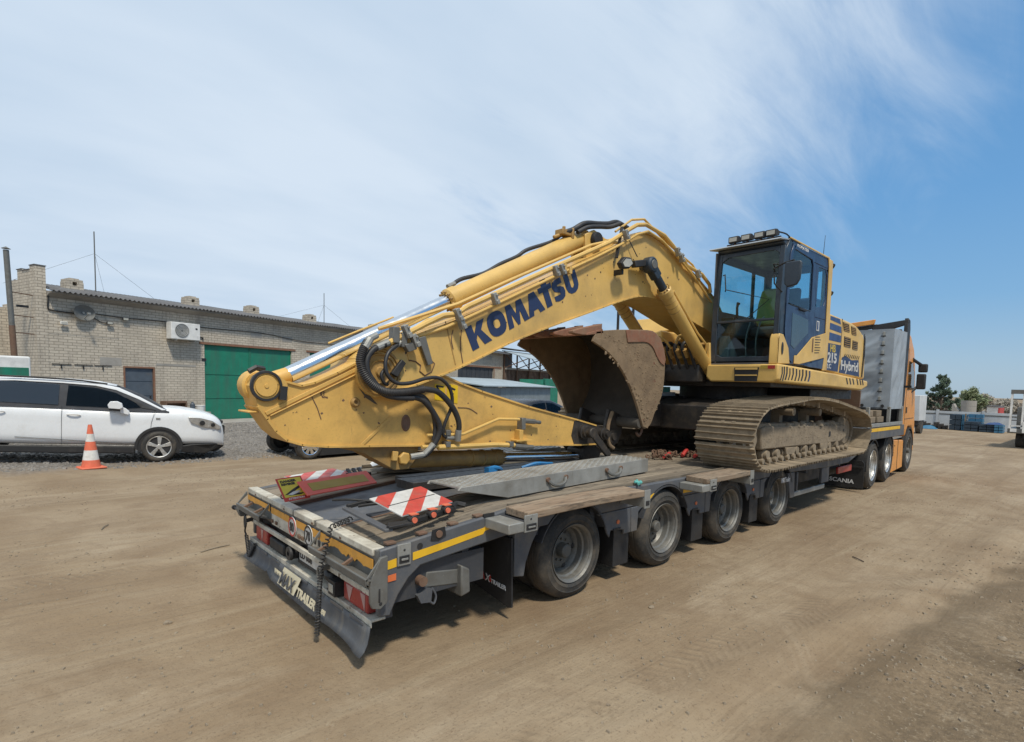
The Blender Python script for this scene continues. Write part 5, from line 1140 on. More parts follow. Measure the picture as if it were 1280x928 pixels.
# --- boom
boom_low = smooth2([(.60, 1.74), (1.11, 1.915), (1.45, 2.05), (2.1, 2.33), (3.16, 2.70), (3.7, 2.885), (4.1, 2.985), (4.5, 2.975), (4.95, 2.875), (5.35, 2.775), (5.85, 2.66), (6.25, 2.40)], 4)
boom_top = smooth2([(.36, 2.03), (.62, 2.16), (.95, 2.29), (1.42, 2.48), (2.37, 2.92), (3.12, 3.28), (3.6, 3.52), (3.88, 3.69), (4.10, 3.75), (4.40, 3.72), (4.80, 3.60), (5.47, 3.35), (6.0, 3.08), (6.45, 2.62)], 4)
BY0, BY1 = .98, 1.50
tip = [(.52+.20*math.cos(a), 1.92+.20*math.sin(a)) for a in [math.pi*1.5-.2-i*.35 for i in range(8)]]
foot = [(6.50, 2.50), (6.50, 2.36), (6.38, 2.29)]
outline = boom_low+foot[::-1]+boom_top[::-1]+[p for p in tip[::-1]]
g = MB(); g.prism(outline, BY0, BY1); bm_ = g.build('boom', 'yellow', ex, smooth=30)
flange(boom_low, BY0-.018, BY1+.018, .014, 'bottom_flange', bm_, 'yellow'); flange(boom_top, BY0-.012, BY1+.012, .014, 'top_flange', bm_, 'yellow')
# weld seams and doubler plates
for x, z0, z1, sl in ((1.28, 2.02, 2.40, .12), ):
    g = MB(); g.bar((x, BY0-.002, z0), (x-.12, BY0-.002, z1), .003, .010); g.build('weld_seam', 'yellow_dark', bm_)
for p, q in (((1.36, BY0-.002, 2.04), (1.34, BY0-.002, 2.34)), ((1.25, BY0-.002, 2.16), (1.245, BY0-.002, 2.33))):
    g = MB(); g.tube([p, ((p[0]+q[0])/2-.02, p[1], (p[2]+q[2])/2), q], .005, 5, smooth=3); g.build('crack_mark', 'rust', bm_)
for k in range(14):
    x = random.uniform(1.2, 5.2); t_ = random.uniform(.25, .8)
    zb = min(boom_low, key=lambda p: abs(p[0]-x))[1]; zt = min(boom_top, key=lambda p: abs(p[0]-x))[1]; z = zb+(zt-zb)*t_; s_ = random.uniform(.006, .018)
    g = MB(); g.prism([(x-s_, z), (x-s_*.2, z-s_*1.2), (x+s_, z-s_*.3), (x+s_*.4, z+s_*.9)], BY0-.0016, BY0-.0004); g.build('paint_chip', 'rust', bm_, smooth=0)
g = MB(); P = [(.76, 2.14), (.84, 2.19), (.90, 2.13), (.93, 2.07), (1.00, 2.06), (1.05, 2.02), (1.02, 1.95), (.95, 1.915), (.90, 1.95), (.91, 2.0), (.86, 2.03), (.79, 2.04)]
g.prism(P, BY0-.006, BY0+.002); g.build('peeling_paint', 'yellow_old', bm_)
g = MB(); g.tube([(x, BY0-.004, z) for x, z in P[3:]], .0065, 4); g.build('peel_edge', 'rust', bm_)
for cx_, cz_, r_, n_ in ((4.06, 3.34, .26, 16), (.62, 2.0, .30, 14), (3.4, 3.3, .2, 8)):
    for k in range(n_):
        a = random.uniform(0, 6.28); q = r_*random.uniform(.45, 1.0); x, z = cx_+q*math.cos(a), cz_+q*math.sin(a); s_ = random.uniform(.004, .012)
        zb = min(boom_low, key=lambda p: abs(p[0]-x))[1]; zt = min(boom_top, key=lambda p: abs(p[0]-x))[1]
        if not zb+.03 < z < zt-.03: continue
        g = MB(); g.prism([(x-s_, z), (x-s_*.2, z-s_*1.4), (x+s_, z-s_*.3), (x+s_*.4, z+s_*.9)], BY0-.0018, BY0-.0004); g.build('grease_spot', 'grease', bm_, smooth=0)
# pivot boss with swirl plates
g = MB(); g.lathe([(0, .030), (.035, .030), (.045, .012), (.085, .010), (.095, .026), (.105, .010), (.135, .006), (.14, .018), (.15, .018), (.155, .0)], (.52, BY0, 1.93), (0, -1, 0), 28); g.lathe([(.165, .0), (.172, .014), (.185, .014), (.195, .0)], (.52, BY0, 1.93), (0, -1, 0), 28); pb = g.build('pivot_boss', 'yellow_dark', bm_)
g = MB(); g.prism([(.60, 1.92), (.70, 2.04), (.74, 2.01), (.66, 1.89)], BY0-.05, BY0-.01); g.build('pivot_lock', 'black', bm_, bevel=.006)
# KOMATSU lettering: hand-built heavy letters laid along the boom
KX, KZ = 1.475, 2.155; ang = math.atan2(2.93-2.155, 2.97-1.475)
kd = Vector((math.cos(ang), 0, math.sin(ang))); ku = Vector((-math.sin(ang)*.86-.06, 0, math.cos(ang))).normalized()
def kglyph(polys, ox):
    for P in polys:
        g = MB(); v = []
        for layer in (-.004, -.0012):
            for (a, b) in P: q = Vector((KX, 0, KZ))+kd*(ox+a)+ku*b; v.append((q.x, BY0+layer, q.z))
        n = len(P); g.add(v, [list(range(n)), list(range(n, 2*n))[::-1]]+[(i, n+i, n+(i+1) % n, (i+1) % n) for i in range(n)])
        yield g
def ringpoly(w_, h_, t_, seg=20, a0=0, a1=360, th_=None):
    out = []; inn = []
    for i in range(seg+1):
        a = R(a0+(a1-a0)*i/seg)
        f = lambda c, e: math.copysign(abs(c)**e, c)
        out.append((w_/2+w_/2*f(math.cos(a), .8), h_/2+h_/2*f(math.sin(a), .8))); inn.append((w_/2+(w_/2-t_)*f(math.cos(a), .8), h_/2+(h_/2-(th_ or t_))*f(math.sin(a), .8)))
    return out+inn[::-1]
H = .225
letters = [
 ('K', [[(0,0),(.085,0),(.085,.075),(.115,.115),(.16,0),(.26,0),(.175,.14),(.25,H),(.155,H),(.085,.135),(.085,H),(0,H)]], .0),
 ('O', [ringpoly(.235, H+.01, .075, 28, -89.9, 90), ringpoly(.235, H+.01, .075, 28, 90, 269.9)], .262),
 ('M', [[(0,0),(.07,0),(.085,.13),(.13,.0),(.165,0),(.205,.13),(.225,0),(.30,0),(.265,H),(.19,H),(.148,.11),(.108,H),(.035,H)]], .505),
 ('A', [[(0,0),(.075,0),(.088,.045),(.155,.045),(.17,0),(.25,0),(.165,H),(.08,H)]], .805),
 ('T', [[(.06,-.0),(.145,-.0),(.145,H-.055),(.205,H-.055),(.205,H),(.145,H),(.145,H+.065),(.06,H+.065),(.06,H),(0,H),(0,H-.055),(.06,H-.055)]], 1.03),
 ('S', [[(.0,.015),(.05,0),(.12,0),(.165,.02),(.185,.07),(.175,.115),(.13,.14),(.085,.15),(.085,.165),(.165,.165),(.165,H-.0),(.07,H),(.02,H-.02),(.0,.16),(.02,.115),(.07,.09),(.105,.075),(.10,.06),(.0,.065)]], 1.235),
 ('U', [[(0,H),(0,.075),(.02,.03),(.065,.002),(.13,.0),(.175,.02),(.205,.06),(.21,.10),(.21,H),(.135,H),(.135,.08),(.105,.055),(.08,.07),(.078,H)]], 1.445)]
for nm, polys, ox in letters:
    gg = None
    for g in kglyph(polys, ox):
        if gg is None: gg = g
        else:
            k = len(gg.v); gg.v += g.v; gg.f += [[i+k for i in f] for f in g.f]; gg.mi += g.mi
    o_ = gg.build('letter', 'decal_navy', bm_, smooth=0)
# arm cylinder on the boom
def hyd(p, q, frac, rb, rrod, parent, m_='yellow', nm='cylinder', neck=True):
    """barrel from p to p+(q-p)*frac, chrome rod on to q"""
    p, q = Vector(p), Vector(q); d = (q-p).normalized(); e = p+(q-p)*frac
    g = MB(); g.lathe([(0, 0), (rb*.8, .0), (rb, .03), (rb, (e-p).length-.12), (rb*1.12, (e-p).length-.11), (rb*1.12, (e-p).length-.02), (rb*.9, (e-p).length), (rrod*1.1, (e-p).length+.01)], p, d, 28)
    c = g.build(nm, m_, parent, smooth=40)
    a = d.orthogonal().normalized(); b = d.cross(a); g = MB()
    for k in range(12):
        w_ = a*math.cos(k*math.pi/6)+b*math.sin(k*math.pi/6); g.cyl(e-d*.03+w_*rb*.92, e+d*.015+w_*rb*.92, rb*.12, 6)
    g.build('gland_bolts', 'yellow_dark', c)
    g = MB(); g.cyl(e, q, rrod, 24); g.build('rod', 'chrome', c)
    return c
ac_p, ac_q = Vector((3.20, YC, 3.545)), Vector((-.12, YC, 1.885))
c = hyd(ac_p, ac_q, .555, .098, .064, bm_)
g = MB(); e = ac_p+(ac_q-ac_p)*.25; d = (ac_q-ac_p).normalized(); g.lathe([(.093, -.01), (.096, 0), (.093, .01)], e, d, 24); g.build('barrel_band', 'yellow_dark', c)
g = MB(); g.prism([(3.12, 3.50), (3.15, 3.62), (3.28, 3.66), (3.42, 3.60), (3.46, 3.44), (3.30, 3.38)], YC-.05, YC+.05); g.prism([(3.20, 3.25), (3.16, 3.58), (3.32, 3.66), (3.52, 3.60), (3.75, 3.60)], YC-.12, YC-.07); g.prism([(3.20, 3.25), (3.16, 3.58), (3.32, 3.66), (3.52, 3.60), (3.75, 3.60)], YC+.07, YC+.12); g.build('cylinder_bracket', 'yellow', bm_, bevel=.01)
g = MB(); g.lathe([(0, .0), (.075, .0), (.085, .02), (.085, .05)], (3.33, YC-.18, 3.545), (0, 1, 0), 20); g.build('bracket_pin', 'black', bm_)
g = MB(); g.lathe([(.0, -.075), (.10, -.075), (.115, -.06), (.115, .06), (.10, .075), (0, .075)], (-.36, YC, 1.80), (0, 1, 0), 24); g.cyl((-.12, YC, 1.885), (-.28, YC, 1.83), .062, 20); g.build('rod_eye', 'yellow_old', c)
# steel lines along the boom
def line(pts, r_, nm='hydraulic_line', m_='yellow', par=None, sm=0):
    g = MB(); g.tube(pts, r_, 8, smooth=sm); return g.build(nm, m_, par or bm_)
yb = .93
line([(.58, yb, 2.17), (.72, yb, 2.245), (.92, yb, 2.35), (1.10, yb, 2.44), (1.25, yb, 2.47), (1.36, yb, 2.545), (2.52, yb, 3.095), (3.02, yb, 3.33), (3.35, yb, 3.485), (3.72, yb+.02, 3.70), (3.90, yb+.02, 3.80), (4.05, yb, 3.83), (4.45, yb, 3.78), (4.9, yb, 3.58), (5.0, yb, 3.50), (5.4, yb, 3.44), (5.62, yb, 3.33), (5.66, yb, 3.22)], .025)
line([(.75, yb+.06, 2.19), (.95, yb+.05, 2.27), (1.15, yb+.02, 2.345), (1.35, yb, 2.44), (1.50, yb, 2.51), (2.52, yb-.01, 3.0), (3.10, yb, 3.27), (3.60, yb, 3.52), (3.88, yb, 3.68), (4.10, yb, 3.76), (4.40, yb, 3.71), (4.9, yb, 3.52), (5.2, yb, 3.38), (5.7, yb, 3.10)], .016)
line([(.62, YC-.05, 2.30), (1.30, .98, 2.57), (1.9, .98, 2.86), (2.5, .98, 3.14), (3.1, .98, 3.42), (3.35, .97, 3.50), (3.55, .97, 3.53)], .016)
line([(.80, 1.02, 2.27), (1.0, 1.02, 2.40), (1.2, 1.02, 2.45), (2.5, 1.0, 3.08), (3.2, 1.0, 3.40)], .014)
line([(3.55, 1.0, 3.66), (3.80, .96, 3.84), (4.05, .96, 3.90), (4.5, .96, 3.74), (4.9, .96, 3.62), (5.2, .96, 3.54), (5.35, .96, 3.44)], .014)
line([(.32, 1.52, 2.17), (.60, 1.52, 2.30), (.95, 1.52, 2.455)], .009)
line([(5.2, 1.0, 3.42), (5.5, 1.02, 3.40), (5.55, 1.02, 3.30)], .016)
def clamp(x, z, y=.90, s_=1.):
    g = MB(); dd = Vector((math.cos(.45), 0, math.sin(.45))); uu = Vector((-dd.z, 0, dd.x))
    g.obox((x, y, z), dd*.022*s_, Vector((0, .03, 0)), uu*.055*s_); g.obox((x+.02, y-.02, z-.03), dd*.018, Vector((0, .02, 0)), uu*.02); g.cyl((x, y-.045, z+.03), (x, y-.02, z+.03), .010, 8)
    g.build('pipe_clamp', 'galv', bm_, bevel=.004)
for x, z in ((.72, 2.27), (.80, 2.20), (1.24, 2.46), (1.28, 2.39), (1.66, 2.65), (2.47, 3.03), (2.56, 3.06), (3.62, 3.62), (4.72, 3.62), (4.82, 3.56), (5.25, 3.42)): clamp(x, z)
g = MB(); g.prism([(.86, 2.23), (.93, 2.25), (1.01, 2.02), (.96, 2.0)], .935, .965); g.build('pipe_bracket', 'galv_dark', bm_, bevel=.004)
g = MB(); g.box(2.60, 2.64, .90, .96, 3.06, 3.13); g.box(2.68, 2.72, .90, .96, 3.04, 3.11); g.build('pipe_collar', 'yellow', bm_)
# hoses on top of the boom
def hose(pts, r_, nm='hose', par=None, rib=False):
    g = MB(); P = catmull([Vector(p) for p in pts], 8)
    if rib:
        L_ = [0]
        for i in range(len(P)-1): L_.append(L_[-1]+(P[i+1]-P[i]).length)
        n = int(L_[-1]/.0075); Q = []; j = 0
        for k in range(n+1):
            t_ = L_[-1]*k/n
            while j < len(P)-2 and L_[j+1] < t_: j += 1
            Q.append(P[j].lerp(P[j+1], (t_-L_[j])/max(1e-6, L_[j+1]-L_[j])))
        rs = [r_*(1.0 if k % 2 else .84) for k in range(len(Q))]; g.tube(Q, rs, 10)
    else: g.tube(P, r_, 10)
    return g.build(nm, 'hose', par or bm_, smooth=50)
hose([(3.94, 1.12, 3.80), (3.75, 1.14, 3.835), (3.60, 1.15, 3.79), (3.41, 1.15, 3.75), (3.19, 1.16, 3.71), (3.02, 1.18, 3.61), (2.90, 1.20, 3.56)], .030); hose([(3.72, 1.06, 3.80), (3.55, 1.08, 3.73), (3.38, 1.10, 3.70), (3.2, 1.12, 3.66), (3.05, 1.14, 3.58)], .026)
hose([(2.92, 1.24, 3.56), (2.78, 1.28, 3.45), (2.45, 1.31, 3.31), (2.30, 1.32, 3.21), (2.08, 1.32, 3.10), (1.86, 1.33, 2.97), (1.60, 1.33, 2.88), (1.48, 1.32, 2.81)], .020)
g = MB(); g.box(2.84, 3.04, YC-.07, YC+.05, 3.53, 3.59); g.cyl((2.88, YC-.05, 3.58), (2.88, YC-.05, 3.62), .020, 8); g.cyl((3.0, YC-.07, 3.50), (3.0, YC-.07, 3.62), .022, 8); g.cyl((2.77, YC, 3.49), (3.06, YC-.02, 3.62), .020, 8); g.build('hose_block', 'yellow_dark', bm_, bevel=.008)
g = MB(); g.cyl((1.41, 1.31, 2.775), (1.50, 1.32, 2.82), .022, 8); g.build('hose_fitting', 'galv', bm_)
# work light and boom-cylinder eye
wl = empty('work_light'); wl.parent = bm_
g = MB(); g.prism([(3.42, 3.255), (3.50, 3.335), (3.60, 3.345), (3.66, 3.28), (3.58, 3.215), (3.47, 3.20)], .80, .87); g.build('housing', 'black', wl, bevel=.012)
g = MB(); g.prism([(3.45, 3.258), (3.51, 3.315), (3.59, 3.322), (3.63, 3.28), (3.57, 3.232), (3.485, 3.222)], .794, .80); g.build('lens', 'lampglass', wl)
g = MB(); g.box(3.52, 3.55, .86, .98, 3.15, 3.21); g.bar((3.50, .93, 3.34), (3.62, .96, 3.72), .03, .02); g.bar((3.64, .95, 3.70), (3.90, .93, 3.42), .008, .008); g.build('bracket', 'black', wl)
# lift cylinders either side of the boom
for y in (.86, 1.62):
    q = Vector((4.06, y, 3.34)); p = Vector((5.62, y, 2.10)); 
    c = hyd(p, q, .80, .082, .052, bm_, nm='lift_cylinder')
    for ch in c.children:
        if ch.name.startswith('rod'): ch.data.materials[0] = MATS['cabframe']
    g = MB(); g.lathe([(0, -.065), (.075, -.065), (.095, -.05), (.095, .05), (.075, .065), (0, .065)], q, (0, 1, 0), 24); g.bar(q, q+(p-q)*.10, .10, .12); g.build('rod_eye', 'cabframe', c, bevel=.01)
    d = (p-q).normalized(); g = MB()
    for t_ in (.62, .66, .70): g.lathe([(.083, -.006), (.087, 0), (.083, .006)], p+(q-p)*t_, d, 24)
    g.build('barrel_band', 'yellow_dark', c)
    o_ = Vector((.075, -.05 if y < 1 else .05, .075)); line([p+(q-p)*.74+o_*.9, p+(q-p)*.35+o_, p+(q-p)*.22+o_*1.3, p+(q-p)*.16+o_*.6], .014, par=c)
g = MB(); g.cyl((4.06, .80, 3.34), (4.06, 1.68, 3.34), .05, 16); g.lathe([(0, 0), (.05, 0), (.055, .01)], (4.06, .785, 3.34), (0, 1, 0), 16); g.build('lift_pin', 'galv_dark', bm_)
g = MB(); g.bar((3.78, .90, 3.31), (4.02, .88, 3.36), .07, .08); g.build('grease_block', 'black', bm_, bevel=.01)
# hose nest between boom foot and cab
nest = empty('hose_manifold'); nest.parent = ex
for k in range(6):
    y = .92+k*.12; x = 5.30
    hose([(x+.1, y, 2.44), (x-.06, y, 2.50), (x-.10, y+.02, 2.42), (x-.02, y+.02, 2.28), (x+.10, y+.01, 2.10), (x+.25, y, 1.98)], .024, par=nest)
    g = MB(); g.cyl((x-.08, y, 2.40), (x+.0, y, 2.30), .036, 10); g.cyl((x+.02, y-.02, 2.47), (x+.2, y-.02, 2.49), .02, 8); g.build('hose_fitting', 'yellow_dark', nest)
g = MB(); g.tube([(5.2, .9, 2.45), (5.12, .95, 2.56), (5.10, 1.05, 2.58), (5.14, 1.12, 2.48)], .018, 8, smooth=4); g.tube([(5.22, 1.25, 2.42), (5.10, 1.3, 2.55), (5.06, 1.45, 2.56), (5.2, 1.5, 2.40)], .016, 8, smooth=4); g.build('bent_pipe', 'yellow', nest)
g = MB(); g.box(5.35, 5.6, .88, 1.7, 1.95, 2.20); g.build('manifold_block', 'grease', nest, bevel=.02)
g = MB(); g.prism([(6.0, 2.0), (5.9, 2.6), (6.2, 2.72), (6.75, 2.6), (7.2, 2.0)], .86, .93); g.prism([(6.0, 2.0), (5.9, 2.6), (6.2, 2.72), (6.75, 2.6), (7.2, 2.0)], 1.55, 1.62); g.build('boom_foot_bracket', 'yellow', ex, bevel=.01)
g = MB(); g.box(5.30, 5.55, 1.9, 2.50, 1.98, 2.35); g.prism([(5.05, 1.9), (5.05, 2.12), (5.3, 2.14), (5.3, 1.9)], 1.40, 2.40); g.build('tool_box', 'yellow', ex, bevel=.03)

# --- arm
AY0, AY1 = 1.03, 1.32
arm_top = [(-.45, 1.80), (-.42, 1.87), (-.36, 1.905), (-.29, 1.895), (-.20, 1.83), (-.10, 1.805), (0., 1.83), (.18, 1.91), (.35, 2.0), (.60, 2.09), (.85, 2.03), (1.17, 1.925), (1.40, 1.845), (1.63, 1.78), (2.25, 1.63), (3.04, 1.47), (3.35, 1.40), (3.46, 1.35)]
arm_bot = [(3.50, 1.27), (3.42, 1.18), (3.10, 1.185), (2.43, 1.22), (1.36, 1.28), (.45, 1.32), (.10, 1.335), (-.10, 1.36), (-.21, 1.40), (-.29, 1.47), (-.35, 1.56), (-.41, 1.65)]
g = MB(); g.prism(arm_top+arm_bot, AY0, AY1); arm = g.build('arm', 'yellow_old', ex, smooth=25)
flange(arm_top[4:17], AY0-.014, AY1+.014, .016, 'top_flange', arm, 'yellow_old'); flange(arm_bot[1:], AY0-.018, AY1+.018, .016, 'bottom_flange', arm, 'yellow_old')
g = MB()
def strip(p, q, w_, y0, y1):
    a, b = Vector((p[0], 0, p[1])), Vector((q[0], 0, q[1])); d = (b-a).normalized(); n_ = Vector((-d.z, 0, d.x))*w_/2
    g.add([(v.x, y, v.z) for y in (y0, y1) for v in (a-n_, b-n_, b+n_, a+n_)], [(0,1,2,3),(7,6,5,4),(0,4,5,1),(1,5,6,2),(2,6,7,3),(3,7,4,0)])
strip((-.36, 1.60), (.42, 1.985), .030, AY0-.010, AY0); strip((-.33, 1.585), (.44, 1.955), .008, AY0-.018, AY0); strip((.38, 1.325), (.66, 1.56), .026, AY0-.008, AY0)
g.build('rib', 'yellow_old', arm, bevel=.003)
g = MB(); g.tube([(-.03, AY0-.002, 1.74), (.02, AY0-.002, 1.64), (.05, AY0-.002, 1.55)], .004, 5); g.build('crack_mark', 'rust', arm)
g = MB(); g.prism([(.36, 1.80), (.375, 1.86), (.40, 1.84), (.45, 1.745), (.53, 1.66), (.50, 1.67), (.42, 1.72)], AY0-.004, AY0+.001); g.build('slot', 'bucket_in', arm)
g = MB(); g.lathe([(0, .008), (.014, .008), (.014, .02), (.026, .028), (.036, .02), (.042, 0)], (.33, AY0, 1.68), (0, -1, 0), 18); g.build('grease_plug', 'yellow_dark', arm)
g = MB(); g.lathe([(.0, .004), (.030, .004), (.036, .010), (.042, .006), (.046, 0)], (.80, AY0, 1.50), (0, -1, 0), 18); g.v = [(x, y, 1.50+(z-1.50)*1.6) for x, y, z in g.v]; g.build('inspection_plate', 'rust', arm)
g = MB(); g.lathe([(0, .022), (.014, .022), (.016, .016), (.075, .018), (.08, .010), (.10, .008), (.10, .0)], (-.355, AY0, 1.80), (0, -1, 0), 28); g.build('pin_boss', 'yellow_old', arm)
g = MB(); g.lathe([(.092, .0), (.092, .024), (.109, .024), (.112, .0)], (-.355, AY0, 1.80), (0, -1, 0), 28); g.bar((-.24, AY0-.03, 1.80), (-.25, AY0-.03, 1.70), .03, .05); g.build('pin_ring', 'hose', arm)
g = MB(); g.box(-.47, -.40, 1.06, 1.30, 1.605, 1.618); g.build('rear_cover', 'yellow_old', arm, bevel=.004)
g = MB(); g.tube([(-.45, 1.1, 1.90), (-.40, 1.1, 1.93), (-.34, 1.12, 1.92)], .022, 6); g.build('hose_clip', 'hose', arm)
for k in range(26):
    x = random.uniform(-.3, 2.9); zb = 1.36 if x < .4 else 1.33-.04*(x-.4); zt = (1.62+x*.45 if x < .6 else 1.98-.2*(x-.6)); z = random.uniform(zb, zt); s_ = random.uniform(.004, .013)
    g = MB(); g.prism([(x-s_, z), (x-s_*.2, z-s_*1.2), (x+s_*1.4, z-s_*.3), (x+s_*.4, z+s_*.9)], AY0-.0016, AY0-.0004); g.build('paint_chip', 'rust', arm, smooth=0)
g = MB(); g.tube([(1.35, AY0-.003, 1.63), (1.48, AY0-.003, 1.62), (1.58, AY0-.003, 1.57)], .004, 4, smooth=4); g.build('scratch', 'rust', arm)
# warning sticker
g = MB(); g.prism([(1.09, 1.70), (1.09, 1.845), (1.20, 1.83), (1.20, 1.69)], AY0-.004, AY0-.002); g.prism([(1.225, 1.685), (1.225, 1.85), (1.345, 1.83), (1.345, 1.665)], AY0-.004, AY0-.002); stk = g.build('warning_sticker', 'warnyellow', arm, smooth=0)
g = MB(); yq = AY0-.0055
g.prism([(1.10, 1.82), (1.11, 1.835), (1.20, 1.72), (1.19, 1.71)], yq, yq+.0012); g.prism([(1.10, 1.82), (1.11, 1.835), (1.19, 1.822), (1.18, 1.81)], yq, yq+.0012)
g.prism([(1.24, 1.805), (1.25, 1.825), (1.32, 1.80), (1.31, 1.785)], yq, yq+.0012); g.prism([(1.25, 1.78), (1.26, 1.79), (1.29, 1.805), (1.28, 1.79)], yq, yq+.0012); g.cyl((1.255, yq, 1.825), (1.255, yq+.001, 1.825), .012, 10); g.prism([(1.29, 1.74), (1.285, 1.76), (1.30, 1.76), (1.295, 1.74)], yq, yq+.0012); g.cyl((1.292, yq, 1.72), (1.292, yq+.001, 1.72), .007, 8)
g.build('pictogram', 'ink', stk, smooth=0)
# greasy nose of the arm and bucket linkage
g = MB(); g.prism([(2.98, 1.20), (2.93, 1.30), (2.97, 1.46), (3.05, 1.475), (3.38, 1.405), (3.50, 1.35), (3.52, 1.26), (3.44, 1.17), (3.1, 1.178)], AY0-.006, AY1+.006); g.build('arm_nose', 'grease', arm, smooth=0)
for x, z, r_ in ((3.12, 1.335, .085), (3.47, 1.30, .075)):
    g = MB(); g.lathe([(0, .11), (r_*.45, .11), (r_*.5, .08), (r_*.75, .08), (r_*.8, .05), (r_, .045), (r_, 0)], (x, AY0, z), (0, -1, 0), 22); g.build('nose_boss', 'grease', arm)
for y in (.90, 1.50):
    g = MB(); g.bar((3.14, y, 1.33), (3.46, y, 1.045), .035, .085); g.cyl((3.14, y-.02, 1.33), (3.14, y+.03, 1.33), .06, 16); g.build('link_bar', 'grease', arm, bevel=.01)
g = MB(); g.prism([(3.25, .97), (3.55, .97), (3.60, 1.08), (3.40, 1.20), (3.22, 1.12)], 1.12, 1.36); g.build('link_block', 'grease', arm, bevel=.02)
# bucket cylinder slung below the arm
g = MB(); g.prism([(.20, 1.33), (.42, 1.26), (.62, 1.145), (.72, 1.09), (.86, 1.09), (.93, 1.17), (.97, 1.33)], AY0+.04, AY0+.08); g.prism([(.20, 1.33), (.42, 1.26), (.62, 1.145), (.72, 1.09), (.86, 1.09), (.93, 1.17), (.97, 1.33)], AY1-.08, AY1-.04); g.prism([(.15, 1.33), (.45, 1.25), (.70, 1.10), (.75, 1.10), (.6, 1.33)], AY0+.08, AY1-.08); g.build('cylinder_bracket', 'yellow_dark', arm, bevel=.006)
g = MB(); g.lathe([(0, .04), (.05, .04), (.06, .03), (.06, 0)], (.80, AY0+.04, 1.19), (0, -1, 0), 6); g.bar((.70, AY0, 1.26), (.69, AY0, 1.18), .03, .05); g.build('cylinder_pin', 'yellow_old', arm, bevel=.005)
c = hyd((.92, 1.20, 1.155), (3.45, 1.20, 1.02), .44, .078, .05, arm, 'yellow_dark', 'bucket_cylinder')
g = MB()
for t_ in (.28, .34): p = Vector((.92, 1.20, 1.155)).lerp(Vector((3.45, 1.20, 1.02)), t_); g.lathe([(.079, -.012), (.086, -.008), (.086, .008), (.079, .012)], p, (1, 0, -.053), 24)
g.build('barrel_band', 'yellow_dark', c)
ya = .975
line([(.93, ya, 1.29), (1.15, ya, 1.285), (1.2, ya, 1.285)], .016, par=arm); line([(1.10, ya, 1.275), (1.75, ya, 1.265), (2.02, ya, 1.245)], .024, par=arm)
line([(.98, ya, 1.39), (1.22, ya, 1.385), (1.38, ya, 1.385), (1.80, ya, 1.515), (2.08, ya, 1.505)], .014, par=arm)
for x0_, z0_, x1_, z1_ in ((2.10, 1.40, 2.14, 1.52), (2.07, 1.27, 2.11, 1.40)):
    g = MB(); g.box(x0_, x1_+.01, .95, 1.03, z0_, z1_); g.build('valve_bracket', 'galv_dark' if z0_ > 1.3 else 'yellow_old', arm, bevel=.005)
g = MB(); g.box(2.02, 2.24, .94, 1.03, 1.285, 1.298); g.build('bracket_plate', 'yellow_old', arm)
g = MB(); g.cyl((2.14, ya, 1.49), (2.30, ya, 1.475), .028, 6); g.cyl((2.30, ya, 1.475), (2.38, ya, 1.465), .020, 8); g.cyl((2.02, ya, 1.235), (2.18, ya, 1.215), .034, 8); g.cyl((2.18, ya, 1.215), (2.28, ya, 1.21), .026, 6); g.build('valve', 'galv_dark', arm, bevel=.003)
for x, z in ((1.19, 1.40), (1.19, 1.295), (1.96, 1.255)):
    g = MB(); g.box(x-.02, x+.03, .945, 1.02, z-.02, z+.03); g.build('pipe_clamp', 'galv_dark', arm, bevel=.004)
# big looping hoses between boom and arm
fit = lambda p, q, r_: MB().cyl(p, q, r_, 10)
hose([(.383, .92, 2.167), (.331, .90, 2.093), (.303, .89, 2.0), (.332, .87, 1.899), (.408, .86, 1.813), (.528, .86, 1.768), (.70, .87, 1.771), (.881, .88, 1.797)], .036, rib=True)
hose([(.859, .88, 1.797), (.927, .88, 1.794), (1.05, .89, 1.764), (1.192, .90, 1.644), (1.284, .92, 1.499), (1.297, .95, 1.345)], .026)
hose([(.543, .93, 2.152), (.438, .92, 2.109), (.371, .91, 2.025), (.376, .90, 1.918), (.464, .89, 1.804), (.586, .89, 1.742), (.762, .90, 1.733), (.902, .91, 1.695), (1.026, .92, 1.566), (1.083, .93, 1.444), (1.05, .95, 1.323), (.971, .97, 1.226), (.897, 1.0, 1.215)], .026)
hose([(.62, .90, 1.735), (.75, .90, 1.75), (.856, .91, 1.745), (.949, .93, 1.694), (1.03, .95, 1.564), (1.055, .96, 1.442), (1.045, .97, 1.341)], .020)
hose([(.42, .90, 1.84), (.50, .88, 1.755), (.62, .87, 1.725), (.78, .88, 1.72)], .024)
hose([(.651, .92, 2.159), (.552, .89, 2.088), (.511, .87, 1.995), (.527, .86, 1.905), (.609, .86, 1.844), (.742, .87, 1.846), (.909, .89, 1.888), (1.054, .90, 1.892), (1.171, .91, 1.805), (1.206, .92, 1.664), (1.149, .94, 1.502), (1.14, .96, 1.399), (1.197, .97, 1.359), (1.26, .98, 1.352)], .016)
hose([(.528, .90, 1.96), (.487, .89, 1.904), (.514, .89, 1.841), (.55, .90, 1.829)], .014)
hose([(.72, 1.52, 2.26), (.58, 1.56, 2.22), (.49, 1.56, 2.10), (.50, 1.55, 1.92), (.60, 1.5, 1.80)], .028); hose([(.80, 1.52, 2.28), (.70, 1.57, 2.22), (.62, 1.57, 2.12), (.60, 1.55, 1.95), (.70, 1.5, 1.85)], .028)
